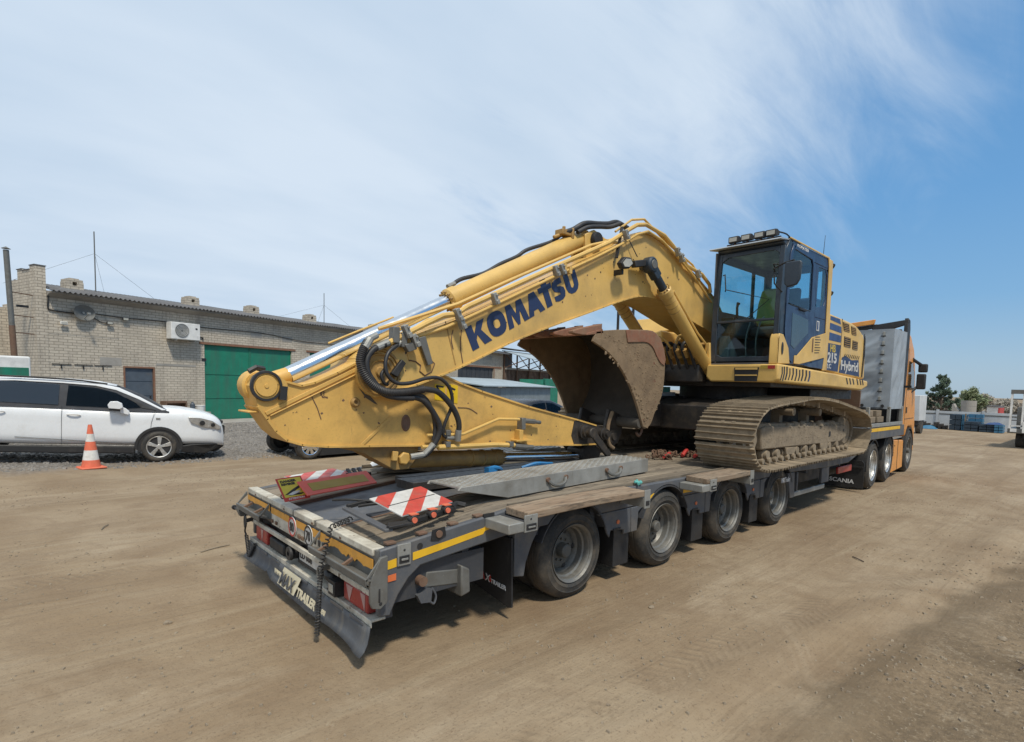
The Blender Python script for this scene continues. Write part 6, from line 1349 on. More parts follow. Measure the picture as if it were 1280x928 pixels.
for p, q, r_ in (((.345, .90, 2.11), (.40, .92, 2.185), .034), ((.40, .92, 2.185), (.47, .94, 2.22), .026), ((.46, .92, 2.12), (.58, .94, 2.17), .028), ((.60, .92, 2.12), (.70, .93, 2.19), .02), ((1.29, .93, 1.43), (1.297, .95, 1.33), .030), ((1.04, .955, 1.31), (.96, .975, 1.225), .030), ((.96, .975, 1.222), (.84, 1.01, 1.205), .028), ((1.18, .965, 1.362), (1.28, .98, 1.352), .020)):
    g = fit(p, q, r_); g.build('hose_fitting', 'galv', arm)
g = MB(); g.box(.60, .66, .90, .98, 2.17, 2.30); g.box(.68, .73, .90, .98, 2.14, 2.26); g.prism([(.70, 2.16), (.80, 2.19), (.82, 2.13), (.74, 2.10)], .89, .95); g.build('hose_clamp', 'galv_dark', bm_, bevel=.005)

# --- bucket
bk = empty('bucket'); bk.parent = ex
by0, by1 = .69, 1.87
mouth = smooth2([(2.84, 2.33), (3.08, 2.24), (3.30, 2.10), (3.50, 1.90), (3.64, 1.70), (3.74, 1.52), (3.80, 1.40)], 3)
back = smooth2([(3.86, 1.365), (3.97, 1.42), (4.06, 1.58), (4.18, 1.76), (4.22, 1.95), (4.22, 2.15), (4.18, 2.33), (4.08, 2.46), (3.92, 2.53), (3.60, 2.515), (3.20, 2.48), (2.90, 2.44)], 3)
side = mouth+back
for y0_, y1_ in ((by0, by0+.025), (by1-.025, by1)):
    g = MB(); g.prism(side, y0_, y1_); sp_ = g.build('side_plate', 'bucket', bk, bevel=.006)
    yo = y0_-.012 if y0_ < 1 else y1_
    g = MB(); P = smooth2([(3.44, 2.36), (3.62, 2.375), (3.80, 2.385), (3.93, 2.34), (4.02, 2.24), (4.11, 2.16), (4.19, 2.13)], 3)+[(4.215, 2.2), (4.17, 2.33), (4.08, 2.455), (3.92, 2.525), (3.60, 2.51), (3.40, 2.495)]
    g.prism(P, yo, yo+.012); g.build('wear_plate', 'rustred', bk, bevel=.003)
    g = MB(); P = mouth+[(3.90, 1.37), (3.93, 1.44), (3.86, 1.62), (3.74, 1.84), (3.56, 2.06), (3.34, 2.24), (3.10, 2.36), (2.86, 2.37)]
    g.prism(P, yo+.004 if y0_ < 1 else yo, yo+.012 if y0_ < 1 else yo+.008); g.build('cheek_edge', 'bucket', bk, bevel=.003)
g = MB(); n_ = len(back); P = []; th_ = .022
cen_ = Vector((3.6, 2.0))
for i, p in enumerate(back):
    a = Vector(back[max(0, i-1)]); b = Vector(back[min(n_-1, i+1)]); d = (b-a).normalized(); nn = Vector((-d.y, d.x))
    if nn.dot(cen_-Vector(p)) < 0: nn = -nn
    q = Vector(p)+nn*th_; P += [(p[0], by0+.025, p[1]), (p[0], by1-.025, p[1]), (q.x, by1-.025, q.y), (q.x, by0+.025, q.y)]
g.add(P, [(4*i+a, 4*i+(a+1) % 4, 4*i+4+(a+1) % 4, 4*i+4+a) for i in range(n_-1) for a in range(4)]+[(0,3,2,1), (4*n_-4, 4*n_-3, 4*n_-2, 4*n_-1)])
g.build('shell', 'bucket_in', bk, smooth=40)
g = MB(); g.prism([(2.74, 2.385), (2.74, 2.405), (3.0, 2.475), (3.02, 2.43)], by0, by1); g.build('cutting_edge', 'rustred', bk, bevel=.004)
for k in range(5):
    y = by0+.06+k*(by1-by0-.12)/4
    g = MB(); g.add([(2.98, y-.06, 2.50), (2.98, y+.06, 2.50), (2.98, y+.06, 2.40), (2.98, y-.06, 2.40), (2.70, y-.05, 2.44), (2.70, y+.05, 2.44), (2.70, y+.05, 2.365), (2.70, y-.05, 2.365), (2.56, y-.035, 2.40), (2.56, y+.035, 2.40), (2.56, y+.035, 2.375), (2.56, y-.035, 2.375)],
        [(0,1,2,3)[::-1],(0,4,5,1),(1,5,6,2),(2,6,7,3),(3,7,4,0),(4,8,9,5),(5,9,10,6),(6,10,11,7),(7,11,8,4),(8,11,10,9)])
    g.v = [(x, yy, z+.02) for x, yy, z in g.v]; g.build('tooth', 'rustred', bk, bevel=.006)
g = MB(); g.cyl((3.78, by0+.02, 1.44), (3.78, by1-.02, 1.44), .06, 18); g.build('torque_tube', 'bucket_in', bk)
for y in (1.02, 1.44):
    g = MB(); g.prism([(3.58, 1.60), (3.86, 1.50), (3.86, 1.30), (3.78, 1.17), (3.66, 1.13), (3.55, 1.18), (3.50, 1.30)], y, y+.045); e_ = g.build('ear', 'grease', bk, bevel=.015)
    g = MB(); g.lathe([(.0, .05), (.045, .05), (.05, .03), (.08, .03), (.085, 0)], (3.65, y, 1.26), (0, -1, 0), 20); g.build('pin', 'grease', e_)
g = MB(); g.tube([(3.60, .985, 1.56), (3.53, .98, 1.42), (3.52, .98, 1.28), (3.56, .98, 1.17), (3.64, .98, 1.12)], .022, 8, smooth=4); g.build('ear_rim', 'bucket', bk)
g = MB(); g.tube([(3.90, .85, 1.36), (3.97, .84, 1.40), (4.0, .84, 1.33), (3.95, .84, 1.27), (3.90, .85, 1.31)], .018, 8, smooth=3); g.build('lifting_eye', 'rust', bk)
# soil caked on the bucket cheek, the track frame and between the shoes
def caked(parent, n, pick, label, m_='mud'):
    g = MB()
    for _ in range(n):
        x, y, z, r = pick(); P = []
        for k in range(5):
            a = k*1.2566+random.uniform(-.3, .3); q = r*random.uniform(.6, 1.25); P.append((x+q*math.cos(a), y+.001, z+q*math.sin(a)*.8))
        P.append((x+random.uniform(-.2, .2)*r, y-r*random.uniform(.25, .5), z)); g.add(P, [(k, (k+1) % 5, 5) for k in range(5)])
    return tag(g.build('caked_soil', m_, parent, smooth=60), kind='stuff')
def on_cheek():
    while True:
        x, z = random.uniform(2.95, 4.2), random.uniform(1.42, 2.42)
        # between the mouth edge and the back of the bucket
        xm = 3.80-(max(0, z-1.40)/.93)**1.55*.95
        if xm+.03 < x < 4.17-max(0, 1.72-z)*.7: return x, by0-.002-(.012 if x < xm+.12 else 0), z, random.uniform(.004, .017)*(1.6 if x < xm+.2 else 1)
caked(bk, 420, on_cheek, '', 'bucket')
def on_frame(): return random.uniform(5.25, 8.3), -.315+SW/2-.157, random.uniform(1.12, 1.37), random.uniform(.006, .022)
caked(tn, 260, on_frame, '')
g = MB()
for k in range(60):   # earth lying on the ledge above the side frame
    x = random.uniform(5.3, 8.1); r = random.uniform(.03, .075); g.lathe([(r, -.02), (r*.7, r*.45), (.001, r*.7)], (x, -.02+random.uniform(-.05, .16), 1.40-.03*(x-5.3)/2.8), (0, 0, 1), 7)
tag(g.build('caked_soil', 'mud', tn, smooth=60), kind='stuff')
# ------------------------------------------------------------------ tractor unit
tk_ = empty('tractor_truck', (10.5, .085, 0), .062, 'orange three-axle tractor truck with black frame coupled to the lowbed trailer', 'truck')
def twheel(s, r, rim, nh, y=.0, near=-1, steer=0):
    w_ = wheel(tk_, (s, y, r), near=near, r=r, dual=False, rim=rim, rr=.285, nholes=nh, depth=.07 if steer else .14, tw=.30)
    return w_
twheel(.12, .46, 'rim_alu', 0); twheel(1.45, .50, 'rim_alu', 10); twheel(3.72, .51, 'rim', 10, steer=1)
for s, r in ((.12, .46), (1.45, .50), (3.72, .51)): twheel(s, r, 'rim', 0, y=2.45, near=1)
g = MB(); g.box(-.6, 4.4, .75, 1.70, .55, .95); g.box(-.1, 2.3, .35, 2.1, .75, .9); g.build('chassis', 'black', tk_)
def fender(s, r, a0, a1, m_='black'):
    P = [(s+(r+.06)*math.cos(R(a)), r+(r+.05)*math.sin(R(a))) for a in range(a0, a1+1, 9)]; Q = [(s+(r+.035)*math.cos(R(a)), r+(r+.025)*math.sin(R(a))) for a in range(a1, a0-1, -9)]
    g = MB(); g.prism(P+Q, -.005, .32); g.build('fender', m_, tk_)
fender(.12, .46, 45, 189); fender(1.45, .50, 0, 180)
g = MB(); g.prism([(.66, .62), (.04, .60), (.0, .55), (-.0, .08), (.66, .06)], -.52, -.505, 'x'); mf = g.build('mud_flap', 'black', tk_, bevel=.004)
text('SCANIA', .105, (-.524, .57, .165), (0, -1, -.03), (0, 0, 1), 'silver', mf, bold=.003, sx=1.12)
text('SCANIA', .085, (-.50, .56, .50), (0, -1, -.06), (0, 0, 1), 'galv_dark', tk_, bold=.002, sx=1.1)
g = MB(); g.box(-.55, -.50, .02, .60, .46, .49); g.build('flap_bar', 'black', tk_)
g = MB(); g.prism([(1.90, .86), (3.05, .80), (3.12, .16), (1.84, .14)], .0, .5); sidep = g.build('side_skirt', 'truck', tk_, bevel=.02, seg=3)
g = MB(); g.box(2.0, 3.0, .02, .5, .865, .885); g.build('skirt_step', 'galv', tk_); 
g = MB(); g.box(2.05, 2.14, -.004, .002, .72, .735); g.box(2.11, 2.125, -.004, .002, .70, .735); g.build('mark', 'ink', sidep)
g = MB(); g.box(2.45, 2.49, -.003, .002, .15, .84); g.build('panel_gap', 'black', sidep)
# cab body
co_ = [(2.62, 1.10), (2.60, 3.16), (2.72, 3.28), (3.10, 3.20), (3.55, 2.95), (3.85, 2.60), (4.02, 2.20), (4.24, 1.55), (4.36, 1.10), (4.40, .45), (4.24, .42), (4.22, .80), (4.12, .98), (3.95, 1.08), (3.5, 1.09), (3.32, .98), (3.22, .85), (3.12, 1.0)]
g = MB(); g.prism(co_, .0, 2.50); cb = g.build('cab_body', 'truck', tk_, bevel=.05, seg=3)
g = MB(); P = [(3.72+.56*math.cos(R(a)), .51+.56*math.sin(R(a))) for a in range(10, 171, 8)]+[(3.72+.525*math.cos(R(a)), .51+.525*math.sin(R(a))) for a in range(170, 9, -8)]
g.prism(P, -.012, .30); g.build('wheel_arch', 'black', tk_)
g = MB(); g.prism([(3.05, 1.95), (3.05, 2.62), (3.45, 2.60), (3.80, 2.30), (3.93, 1.98)], -.006, .002); g.build('door_window', 'carglass', cb)
g = MB(); g.box(2.98, 2.995, -.004, .002, 1.15, 2.9); g.box(3.0, 4.1, -.004, .002, 1.28, 1.292); g.build('panel_gap', 'black', cb)
g = MB(); g.box(3.08, 3.16, -.012, .002, 1.42, 1.56); g.build('door_handle', 'black', cb)
# black headboard frame behind the cab
g = MB(); g.prism([(2.30, 1.15), (2.60, 1.15), (2.74, 2.6), (2.74, 3.30), (2.66, 3.50), (2.44, 3.53), (2.40, 3.30), (2.42, 2.6)], -.03, .04); g.prism([(2.30, 1.15), (2.60, 1.15), (2.74, 2.6), (2.74, 3.30), (2.66, 3.50), (2.44, 3.53), (2.40, 3.30), (2.42, 2.6)], 2.46, 2.53); g.each('side_deflector', 'black', tk_, bevel=.01)
g = MB(); g.prism([(-.03, 3.50), (-.03, 3.40), (.60, 3.20), (.65, 3.32), (.55, 3.42)], 2.42, 2.52, 'x'); g.prism([(.55, 3.34), (2.5, 3.10), (2.5, 3.20), (.55, 3.43)], 2.43, 2.50, 'x'); rf = g.build('roof_frame', 'black', tk_, bevel=.01)
g = MB(); g.prism([(.60, 3.42), (2.5, 3.21), (2.5, 3.31), (.58, 3.53)], 2.34, 2.42, 'x'); g.prism([(.1, 3.12), (2.5, 3.0), (2.5, 3.12), (.1, 3.30)], 2.50, 2.62, 'x'); g.prism([(2.62, 1.15), (2.70, 1.15), (2.76, 2.7), (2.70, 3.2), (2.64, 2.7)], -.012, .02); g.build('orange_edge', 'truck', tk_, bevel=.01)
g = MB(); g.lathe([(0, .0), (.055, .0), (.06, .02), (.06, .05)], (2.36, 1.0, 3.36), (1, 0, 0), 16); wl_ = g.build('work_light', 'black', tk_); g = MB(); g.cyl((2.355, 1.0, 3.36), (2.362, 1.0, 3.36), .045, 14); g.build('lens', 'lampglass', wl_)
g = MB(); g.box(2.50, 2.60, .04, 2.46, 1.1, 3.2); g.build('rear_wall', 'black', tk_)
# mirrors on their arms, reaching out from the door
g = MB(); g.tube([(3.50, .03, 2.70), (3.62, -.06, 2.62), (3.74, -.14, 2.55)], .035, 8); g.tube([(3.60, .03, 1.90), (3.70, -.02, 1.96), (3.76, -.09, 2.05)], .03, 8); g.each('mirror_arm', 'black', tk_)
for z0, z1, a, b in ((2.38, 2.58, -.26, -.08), (1.98, 2.345, -.24, -.06)):
    g = MB(); g.box(3.70, 3.82, a, b, z0, z1); g.build('mirror', 'black', tk_, bevel=.03, seg=3)
g = MB(); g.box(2.50, 2.54, -.16, .0, 2.0, 2.05); g.build('marker_lamp', 'black', tk_)
# ------------------------------------------------------------------ cars
def loft(secs, closed_ends=True):
    g = MB(); n = len(secs[0])
    for s_ in secs: g.v += [tuple(p) for p in s_]
    for i in range(len(secs)-1):
        for k in range(n-1): g.f.append((i*n+k, i*n+k+1, (i+1)*n+k+1, (i+1)*n+k)); g.mi.append(0)
        g.f.append((i*n+n-1, i*n, (i+1)*n, (i+1)*n+n-1)); g.mi.append(0)
    if closed_ends: g.f += [tuple(range(n))[::-1], tuple((len(secs)-1)*n+k for k in range(n))]; g.mi += [0, 0]
    return g
def car_wheel(parent, x, y, r, spokes, near=True, rimr=.225, m_='rim_alu', wd=.21):
    w_ = empty('wheel', (x, y, r)); w_.parent = parent; s = 1 if near else -1
    g = MB(); g.lathe([(rimr, .01), (rimr+.01, .0), (rimr+.05, -.01), (r-.03, -.005), (r-.005, .02), (r, .05), (r, wd-.05), (r-.02, wd), (rimr, wd)], (0, 0, 0), (0, s, 0), 40); g.build('tyre', 'rubber', w_, smooth=40)
    g = MB(); g.lathe([(rimr-.003, .0), (rimr+.008, -.006), (rimr+.004, .01), (rimr-.012, .03), (rimr-.02, .12), (0, .13)], (0, 0, 0), (0, s, 0), 36); rb = g.build('rim', 'black', w_)
    g = MB(); g.lathe([(rimr-.010, .0), (rimr+.009, -.008), (rimr+.008, .0), (rimr-.010, .012)], (0, 0, 0), (0, s, 0), 40)
    for k in range(spokes):
        a = 2*math.pi*k/spokes+.3; c, d = math.cos(a), math.sin(a); q = .040
        P = [(.03*c-q*.6*d, .03*d+q*.6*c), (rimr*c-q*1.1*d, rimr*d+q*1.1*c), (rimr*c+q*1.1*d, rimr*d-q*1.1*c), (.03*c+q*.6*d, .03*d-q*.6*c)]
        y0_, y1_ = (.004, .03) if near else (-.03, -.004); g.prism(P, y0_, y1_)
    g.lathe([(0, -.002), (.05, -.002), (.055, .02)], (0, 0, 0), (0, s, 0), 16)
    g.build('spokes', m_, w_, bevel=.006)
    return w_
def make_car(name, loc, rz, tilt, label, body, glassm, lower, suv=True):
    t = empty(name, loc, rz, label, 'car'); t.rotation_euler = (0, tilt, rz)
    if suv:
        hood = [(-3.62, .45, .95, .30), (-3.55, .36, 1.12, .12), (-3.2, .34, 1.17, .02), (-2.4, .32, 1.165, .0), (-1.6, .32, 1.15, .0), (-.9, .32, 1.125, .0), (-.3, .32, 1.125, .0), (.05, .32, 1.17, .0), (.35, .34, 1.165, .0), (.62, .36, 1.135, .01), (.85, .36, 1.09, .03), (1.03, .36, 1.035, .07), (1.15, .34, .975, .14), (1.23, .33, .85, .21), (1.27, .33, .66, .25), (1.27, .33, .46, .27)]
    else:
        hood = [(-3.10, .64, .92, .16), (-3.04, .55, .98, .06), (-2.9, .36, 1.0, .02), (-2.0, .28, .96, .0), (-1.0, .28, .92, .0), (-.2, .28, .92, .0), (.25, .28, .88, .02), (.6, .28, .80, .06), (.80, .28, .70, .18), (.9, .30, .50, .34)]
    W = 1.80; secs = []
    for x, z0, z1, e in hood:
        h = z1-z0; half = [(e+.05, z0), (e+.005, z0+.12*h), (e, z0+.42*h), (e+.012, z0+.62*h), (e+.004, z0+.78*h), (e+.05, z0+.93*h), (e+.14, z1), (min(.9, e+.4), z1+.025)]
        secs.append([(x, y, z) for y, z in half]+[(x, W-y, z) for y, z in half[::-1]])
    g = loft(secs); b = g.build('body', body, t, smooth=45)
    bm2 = b.modifiers.new('s', 'SUBSURF'); bm2.levels = 1; bm2.render_levels = 1
    # greenhouse
    top = [(-3.45, 1.12), (-3.25, 1.42), (-3.05, 1.56), (-2.4, 1.625), (-1.66, 1.635), (-1.14, 1.62), (-.71, 1.555), (-.35, 1.40), (.02, 1.19), (.16, 1.12)] if suv else [(-3.0, .98), (-2.55, 1.22), (-2.2, 1.34), (-1.6, 1.40), (-1.0, 1.38), (-.5, 1.22), (.1, .92)]
    secs = []
    for x, z in top:
        zb = 1.08 if suv else .90; k = max(0, (z-zb))/.55; e = .03+.16*k
        secs.append([(x, .03, zb), (x, e*.6+.01, zb+(z-zb)*.6), (x, e, z-.05), (x, e+.08, z), (x, .9, z+.01), (x, W-e-.08, z), (x, W-e, z-.05), (x, W-e*.6-.01, zb+(z-zb)*.6), (x, W-.03, zb)])
    g = loft(secs); gh = g.build('cabin', 'seat' if suv else body, t, smooth=60)
    tz = lambda z: .03+.16*max(0, (z-1.08))/.55 if suv else .03+.16*max(0, (z-.9))/.55
    def pane(P, nm, m_, off=-.012, parent=t):
        g = MB(); n = len(P); v = [(x, tz(z)+off, z) for x, z in P]+[(x, tz(z)+off+.01, z) for x, z in P]
        g.add(v, [list(range(n)), list(range(n, 2*n))[::-1]]+[(i, n+i, n+(i+1) % n, (i+1) % n) for i in range(n)]); return g.build(nm, m_, parent, smooth=0)
    if suv:
        pane([(-3.3, 1.16), (-2.6, 1.165), (-1.72, 1.15), (-1.72, 1.555), (-2.5, 1.565), (-3.1, 1.5)], 'rear_window', 'carglass', -.016)
        pane([(-1.60, 1.145), (-1.58, 1.55), (-1.12, 1.53), (-.80, 1.45), (-.45, 1.25), (-.36, 1.165), (-.60, 1.135)], 'front_window', 'carglass', -.016)
        pane([(-.34, 1.16), (-.42, 1.24), (-.62, 1.36), (-.52, 1.34), (-.28, 1.20), (-.08, 1.12)], 'quarter_glass', 'black', -.014)
        g = MB(); P = [(-3.3, 1.50), (-3.05, 1.575), (-2.4, 1.625), (-1.66, 1.638), (-1.14, 1.618), (-.75, 1.55), (-.38, 1.38), (0., 1.17), (.1, 1.13), (.02, 1.12), (-.42, 1.34), (-.80, 1.50), (-1.15, 1.565), (-1.66, 1.58), (-2.4, 1.575), (-3.05, 1.52)]
        n = len(P); v = [(x, tz(z)-.005, z) for x, z in P]+[(x, tz(z)+.09, z+.012) for x, z in P]
        g.add(v, [list(range(n)), list(range(n, 2*n))[::-1]]+[(i, n+i, n+(i+1) % n, (i+1) % n) for i in range(n)]); g.build('roof_side', body, t, bevel=.01)
        g = MB(); v = []
        for x, z in [(-3.05, 1.565), (-2.4, 1.63), (-1.66, 1.642), (-1.14, 1.625), (-.80, 1.575)]: v += [(x, .27, z), (x, .9, z+.018), (x, 1.53, z)]
        g.add(v, [(3*i+k, 3*i+k+1, 3*i+4+k, 3*i+3+k) for i in range(4) for k in range(2)]); ro = g.build('roof', body, t, smooth=60); sm = ro.modifiers.new('s', 'SOLIDIFY'); sm.thickness = .02; sm.offset = -1
        g = MB(); g.tube([(-3.1, .16, 1.60), (-2.6, .165, 1.655), (-1.6, .17, 1.665), (-.95, .19, 1.62)], .018, 6, smooth=3); g.build('roof_rail', 'black', t)
        g = MB(); g.add([(-.78, .26, 1.572), (-.40, .20, 1.425), (.06, .12, 1.165), (.06, .9, 1.185), (.06, 1.68, 1.165), (-.40, 1.6, 1.425), (-.78, 1.54, 1.572), (-.78, .9, 1.59)], [(0, 1, 5, 6, 7), (1, 2, 3, 4, 5)]); g.build('windscreen', 'carglass', t, smooth=60)
        g = MB(); g.bar((.08, .3, 1.155), (.12, .85, 1.165), .02, .015); g.build('wiper', 'black', t)
        g = MB(); g.box(-.02, .30, .35, 1.45, 1.12, 1.135); g.build('scuttle', 'black', t)
        # black sill cladding and arch
        g = MB(); g.prism([(-3.5, .34), (-3.5, .20), (-.42, .18), (-.42, .33)], .02, .10); g.build('sill', 'black', t, bevel=.02)
        P = [(.445*math.cos(R(a)), .33+.44*math.sin(R(a))) for a in range(-12, 193, 9)]; Q = [(.385*math.cos(R(a)), .33+.375*math.sin(R(a))) for a in range(192, -13, -9)]; g = MB(); g.prism(P+Q, -.016, .2); g.build('wheel_arch', 'black', t, bevel=.006)
        g = MB(); g.prism([(.39*math.cos(R(a)), .33+.38*math.sin(R(a))) for a in range(-20, 201, 9)], -.003, .1); g.build('wheel_well', 'black', t)
        g = MB(); g.prism([(.40, .36), (.62, .40), (.95, .40), (1.10, .42), (1.24, .44), (1.23, .34), (.9, .20), (.42, .22)], .0, .4)
        g.v = [(x, y+max(0, x-.85)**1.5*1.55*.75, z) for x, y, z in g.v]; g.prism([(.95, .40), (1.275, .46), (1.28, .34), (1.15, .22), (.95, .20)], .30, 1.50); g.build('lower_bumper', 'black', t, bevel=.02)
        g = MB(); P = [(.52, 1.0), (.76, .99), (1.0, .93), (1.19, .80), (1.17, .74), (.84, .79), (.58, .88)]
        n = len(P); ye = lambda x: -.022+max(0, x-.70)**2*.62
        g.add([(x, ye(x), z) for x, z in P]+[(x, ye(x)+.05, z) for x, z in P], [list(range(n)), list(range(n, 2*n))[::-1]]+[(i, n+i, n+(i+1) % n, (i+1) % n) for i in range(n)]); hl = g.build('headlight', 'rim_alu', t, bevel=.006)
        g = MB(); g.lathe([(0, .0), (.05, .0), (.055, .02)], (.80, -.03, .88), (-.2, 1, 0), 16); g.lathe([(0, .0), (.04, .0), (.045, .02)], (1.02, .025, .84), (-.4, 1, 0), 16); g.each('bulb', 'black', hl)
        g = MB(); g.box(1.17, 1.25, .40, 1.40, .86, .93); g.box(1.22, 1.29, .36, 1.44, .60, .81); g.build('grille', 'black', t, bevel=.015)
        g = MB(); g.box(1.22, 1.275, .34, 1.46, .82, .85); g.build('grille_bar', 'galv', t, bevel=.006); g = MB(); g.box(1.235, 1.25, .64, 1.16, .44, .55); g.build('number_plate', 'signwhite', t)
        # door gaps, handles, mirror
        g = MB(); g.tube([(-1.66, -.0025, 1.14), (-1.66, -.003, .9), (-1.645, -.003, .36)], .004, 4); g.tube([(-.10, -.0025, 1.12), (-.16, -.003, .85), (-.18, -.003, .5), (-.24, -.003, .36)], .004, 4); g.tube([(-2.35, -.003, .50), (-1.0, -.004, .42), (-.45, .0, .385)], .005, 5); g.build('door_gap', 'black', t)
        g = MB(); g.tube([(-1.58, .0, .965), (-1.52, -.025, .97), (-1.42, -.025, .968), (-1.36, .0, .955)], .014, 6, smooth=3); g.tube([(-2.75, .0, .985), (-2.66, -.025, .99), (-2.56, -.025, .988), (-2.5, .0, .975)], .014, 6, smooth=3); g.build('door_handle', 'white', t)
        g = MB(); g.prism([(-.90, 1.13), (-.92, 1.20), (-.88, 1.27), (-.76, 1.28), (-.68, 1.24), (-.66, 1.16), (-.72, 1.12)], -.20, -.02); g.prism([(-.62, 1.14), (-.72, 1.18), (-.70, 1.04), (-.56, 1.0), (-.55, 1.08)], -.10, .02); g.build('wing_mirror', 'white_car', t, bevel=.01)
        g = MB(); g.box(.0-.08, .0, -.006, .004, .93, .96); g.build('badge', 'galv', t)
        for y, nr in ((-.022, True), (1.82, False)):
            car_wheel(t, 0, y, .335, 5, nr); car_wheel(t, -2.98, y, .335, 5, nr)
    else:
        pane([(-2.5, .99), (-2.1, 1.25), (-1.45, 1.30), (-1.45, .96)], 'rear_window', 'carglass'); pane([(-1.38, .96), (-1.38, 1.30), (-1.0, 1.27), (-.6, 1.12), (-.25, .95)], 'front_window', 'carglass')
        for y, nr in ((-.02, True), (1.82, False)):
            car_wheel(t, 0, y, .31, 8, nr, .20, 'chrome'); car_wheel(t, -2.7, y, .31, 8, nr, .20, 'chrome')
        P = [(.36*math.cos(R(a)), .31+.36*math.sin(R(a))) for a in range(0, 181, 12)]
        for dx in (0, -2.7): g = MB(); g.prism([(p+dx, q) for p, q in P], -.006, .3); g.build('wheel_arch', 'grease', t)
        g = MB(); g.box(-2.5, .55, .01, 1.77, .07, .34); g.build('sill', 'black', t)
    return t
make_car('parked_car', (.53, 10.80, .0), -.14, .055, 'white compact people carrier parked with its nose towards the excavator, traffic cone beside it', 'white_car', 'carglass', 'black')
make_car('parked_car', (6.05, 9.72, .0), .06, 0., 'low black car with chrome wheels mostly hidden behind the excavator arm', 'black_car', 'carglass', 'black', suv=False)
make_car('parked_car', (13.6, 10.6, -.04), .1, 0., 'dark saloon whose roof shows between arm and bucket in front of the metal shed', 'black_car', 'carglass', 'black', suv=False)
# cone
t = empty('traffic_cone', (-.66, 10.42, ground_h(-.66, 10.42)), .2, 'orange and white striped traffic cone standing beside the white car', 'traffic cone')
g = MB(); g.box(-.21, .21, -.21, .21, 0, .035); g.build('base', 'cone', t, bevel=.02, seg=3)
zz_ = [(.16, .035), (.135, .17), (.105, .36), (.078, .53), (.058, .68), (.032, .86)]
for (a, b), m_ in zip(zip(zz_[:-1], zz_[1:]), ('cone', 'conewhite', 'cone', 'conewhite', 'cone')):
    g = MB(); g.lathe([(a[0], a[1]), (b[0], b[1])], (0, 0, 0), (0, 0, 1), 28); g.build('band', m_, t)
# white van behind the car at the left edge
WA = .316; wd_ = Vector((math.cos(WA), math.sin(WA), 0)); wn_ = Vector((-math.sin(WA), math.cos(WA), 0))
def wl_(s, d_, z=0): v = Vector((0, 21.4, 0))+wd_*s+wn_*d_; return (v.x, v.y, z)
t = empty('white_van', wl_(-5.6, -3.2), WA, 'white van with dark green windows parked behind the white car at the left edge', 'van')
g = MB(); g.box(0, 2.78, -.9, .9, .35, 2.30); g.build('body', 'white', t, bevel=.05, seg=3)
g = MB(); g.box(.1, 2.72, -.915, -.9, 1.30, 2.0); g.build('window', 'teal', t); g = MB(); g.box(2.78, 2.80, -.8, .8, 1.3, 2.0); g.build('window', 'carglass', t)
for x in (.7, 1.35, 2.0): g = MB(); g.box(x, x+.012, -.906, -.89, 2.02, 2.28); g.build('panel_gap', 'galv_dark', t)
for x in (.2, 2.1):
    g = MB(); g.cyl((x+.3, -.92, .33), (x+.3, -.7, .33), .33, 20); g.build('wheel', 'rubber', t)
g = MB(); g.box(2.8, 2.86, -.6, .6, .4, .6); g.build('bumper', 'black', t)

# ------------------------------------------------------------------ brick garage
def uvbox(o):
    me = o.data; uv = me.uv_layers.new(name='uv')
    for p in me.polygons:
        n = p.normal
        for li in p.loop_indices:
            c = me.vertices[me.loops[li].vertex_index].co
            uv.data[li].uv = (c.x, c.z) if abs(n.y) > .5 else ((c.y+.13, c.z) if abs(n.x) > .5 else (c.x, c.y))
    return o
ga = empty('brick_garage', (0, 21.4, 0), WA, 'long pale brick garage with corrugated slate roof and green double gates', 'building')
def bw(x0, x1, z0, z1, y0=0., y1=.25, nm='brick_wall'):
    g = MB(); g.box(x0, x1, y0, y1, z0, z1); return uvbox(g.build(nm, 'brick', ga, smooth=0))
END = 20.4
bw(-.95, 1.30, 0, 4.62); bw(1.30, 2.41, 2.21, 4.62); bw(2.41, 4.37, 0, 4.62); bw(4.37, 8.67, 3.32, 4.62); bw(8.67, 9.75, 0, 4.62); bw(9.75, 14.0, 3.32, 4.62); bw(14.0, 15.1, 0, 4.62); bw(15.1, 19.3, 3.32, 4.62); bw(19.3, END, 0, 4.62)
bw(-1.24, -.95, 0, 5.40, -.02, .36, 'corner_pier'); bw(-1.235, -.95, 0, 5.28, .36, .95); bw(-1.235, -.95, 0, 5.34, .95, 1.35); bw(-1.235, -.95, 0, 5.02, 1.35, 1.9); bw(-1.235, -.95, 0, 4.25, 1.9, 2.7); bw(.7, END, 0, 4.55, 8.2, 8.4)
bw(-1.6, -1.235, 0, 4.12, 2.2, 2.7)
g = MB()
for x0, x1, z, y0, y1 in ((-1.26, -.93, 5.40, -.04, .38), (-1.26, -.93, 5.28, .38, .95), (-1.26, -.93, 5.34, .95, 1.38)): g.box(x0, x1, y0, y1, z, z+.025)
g.build('coping', 'slate', ga)
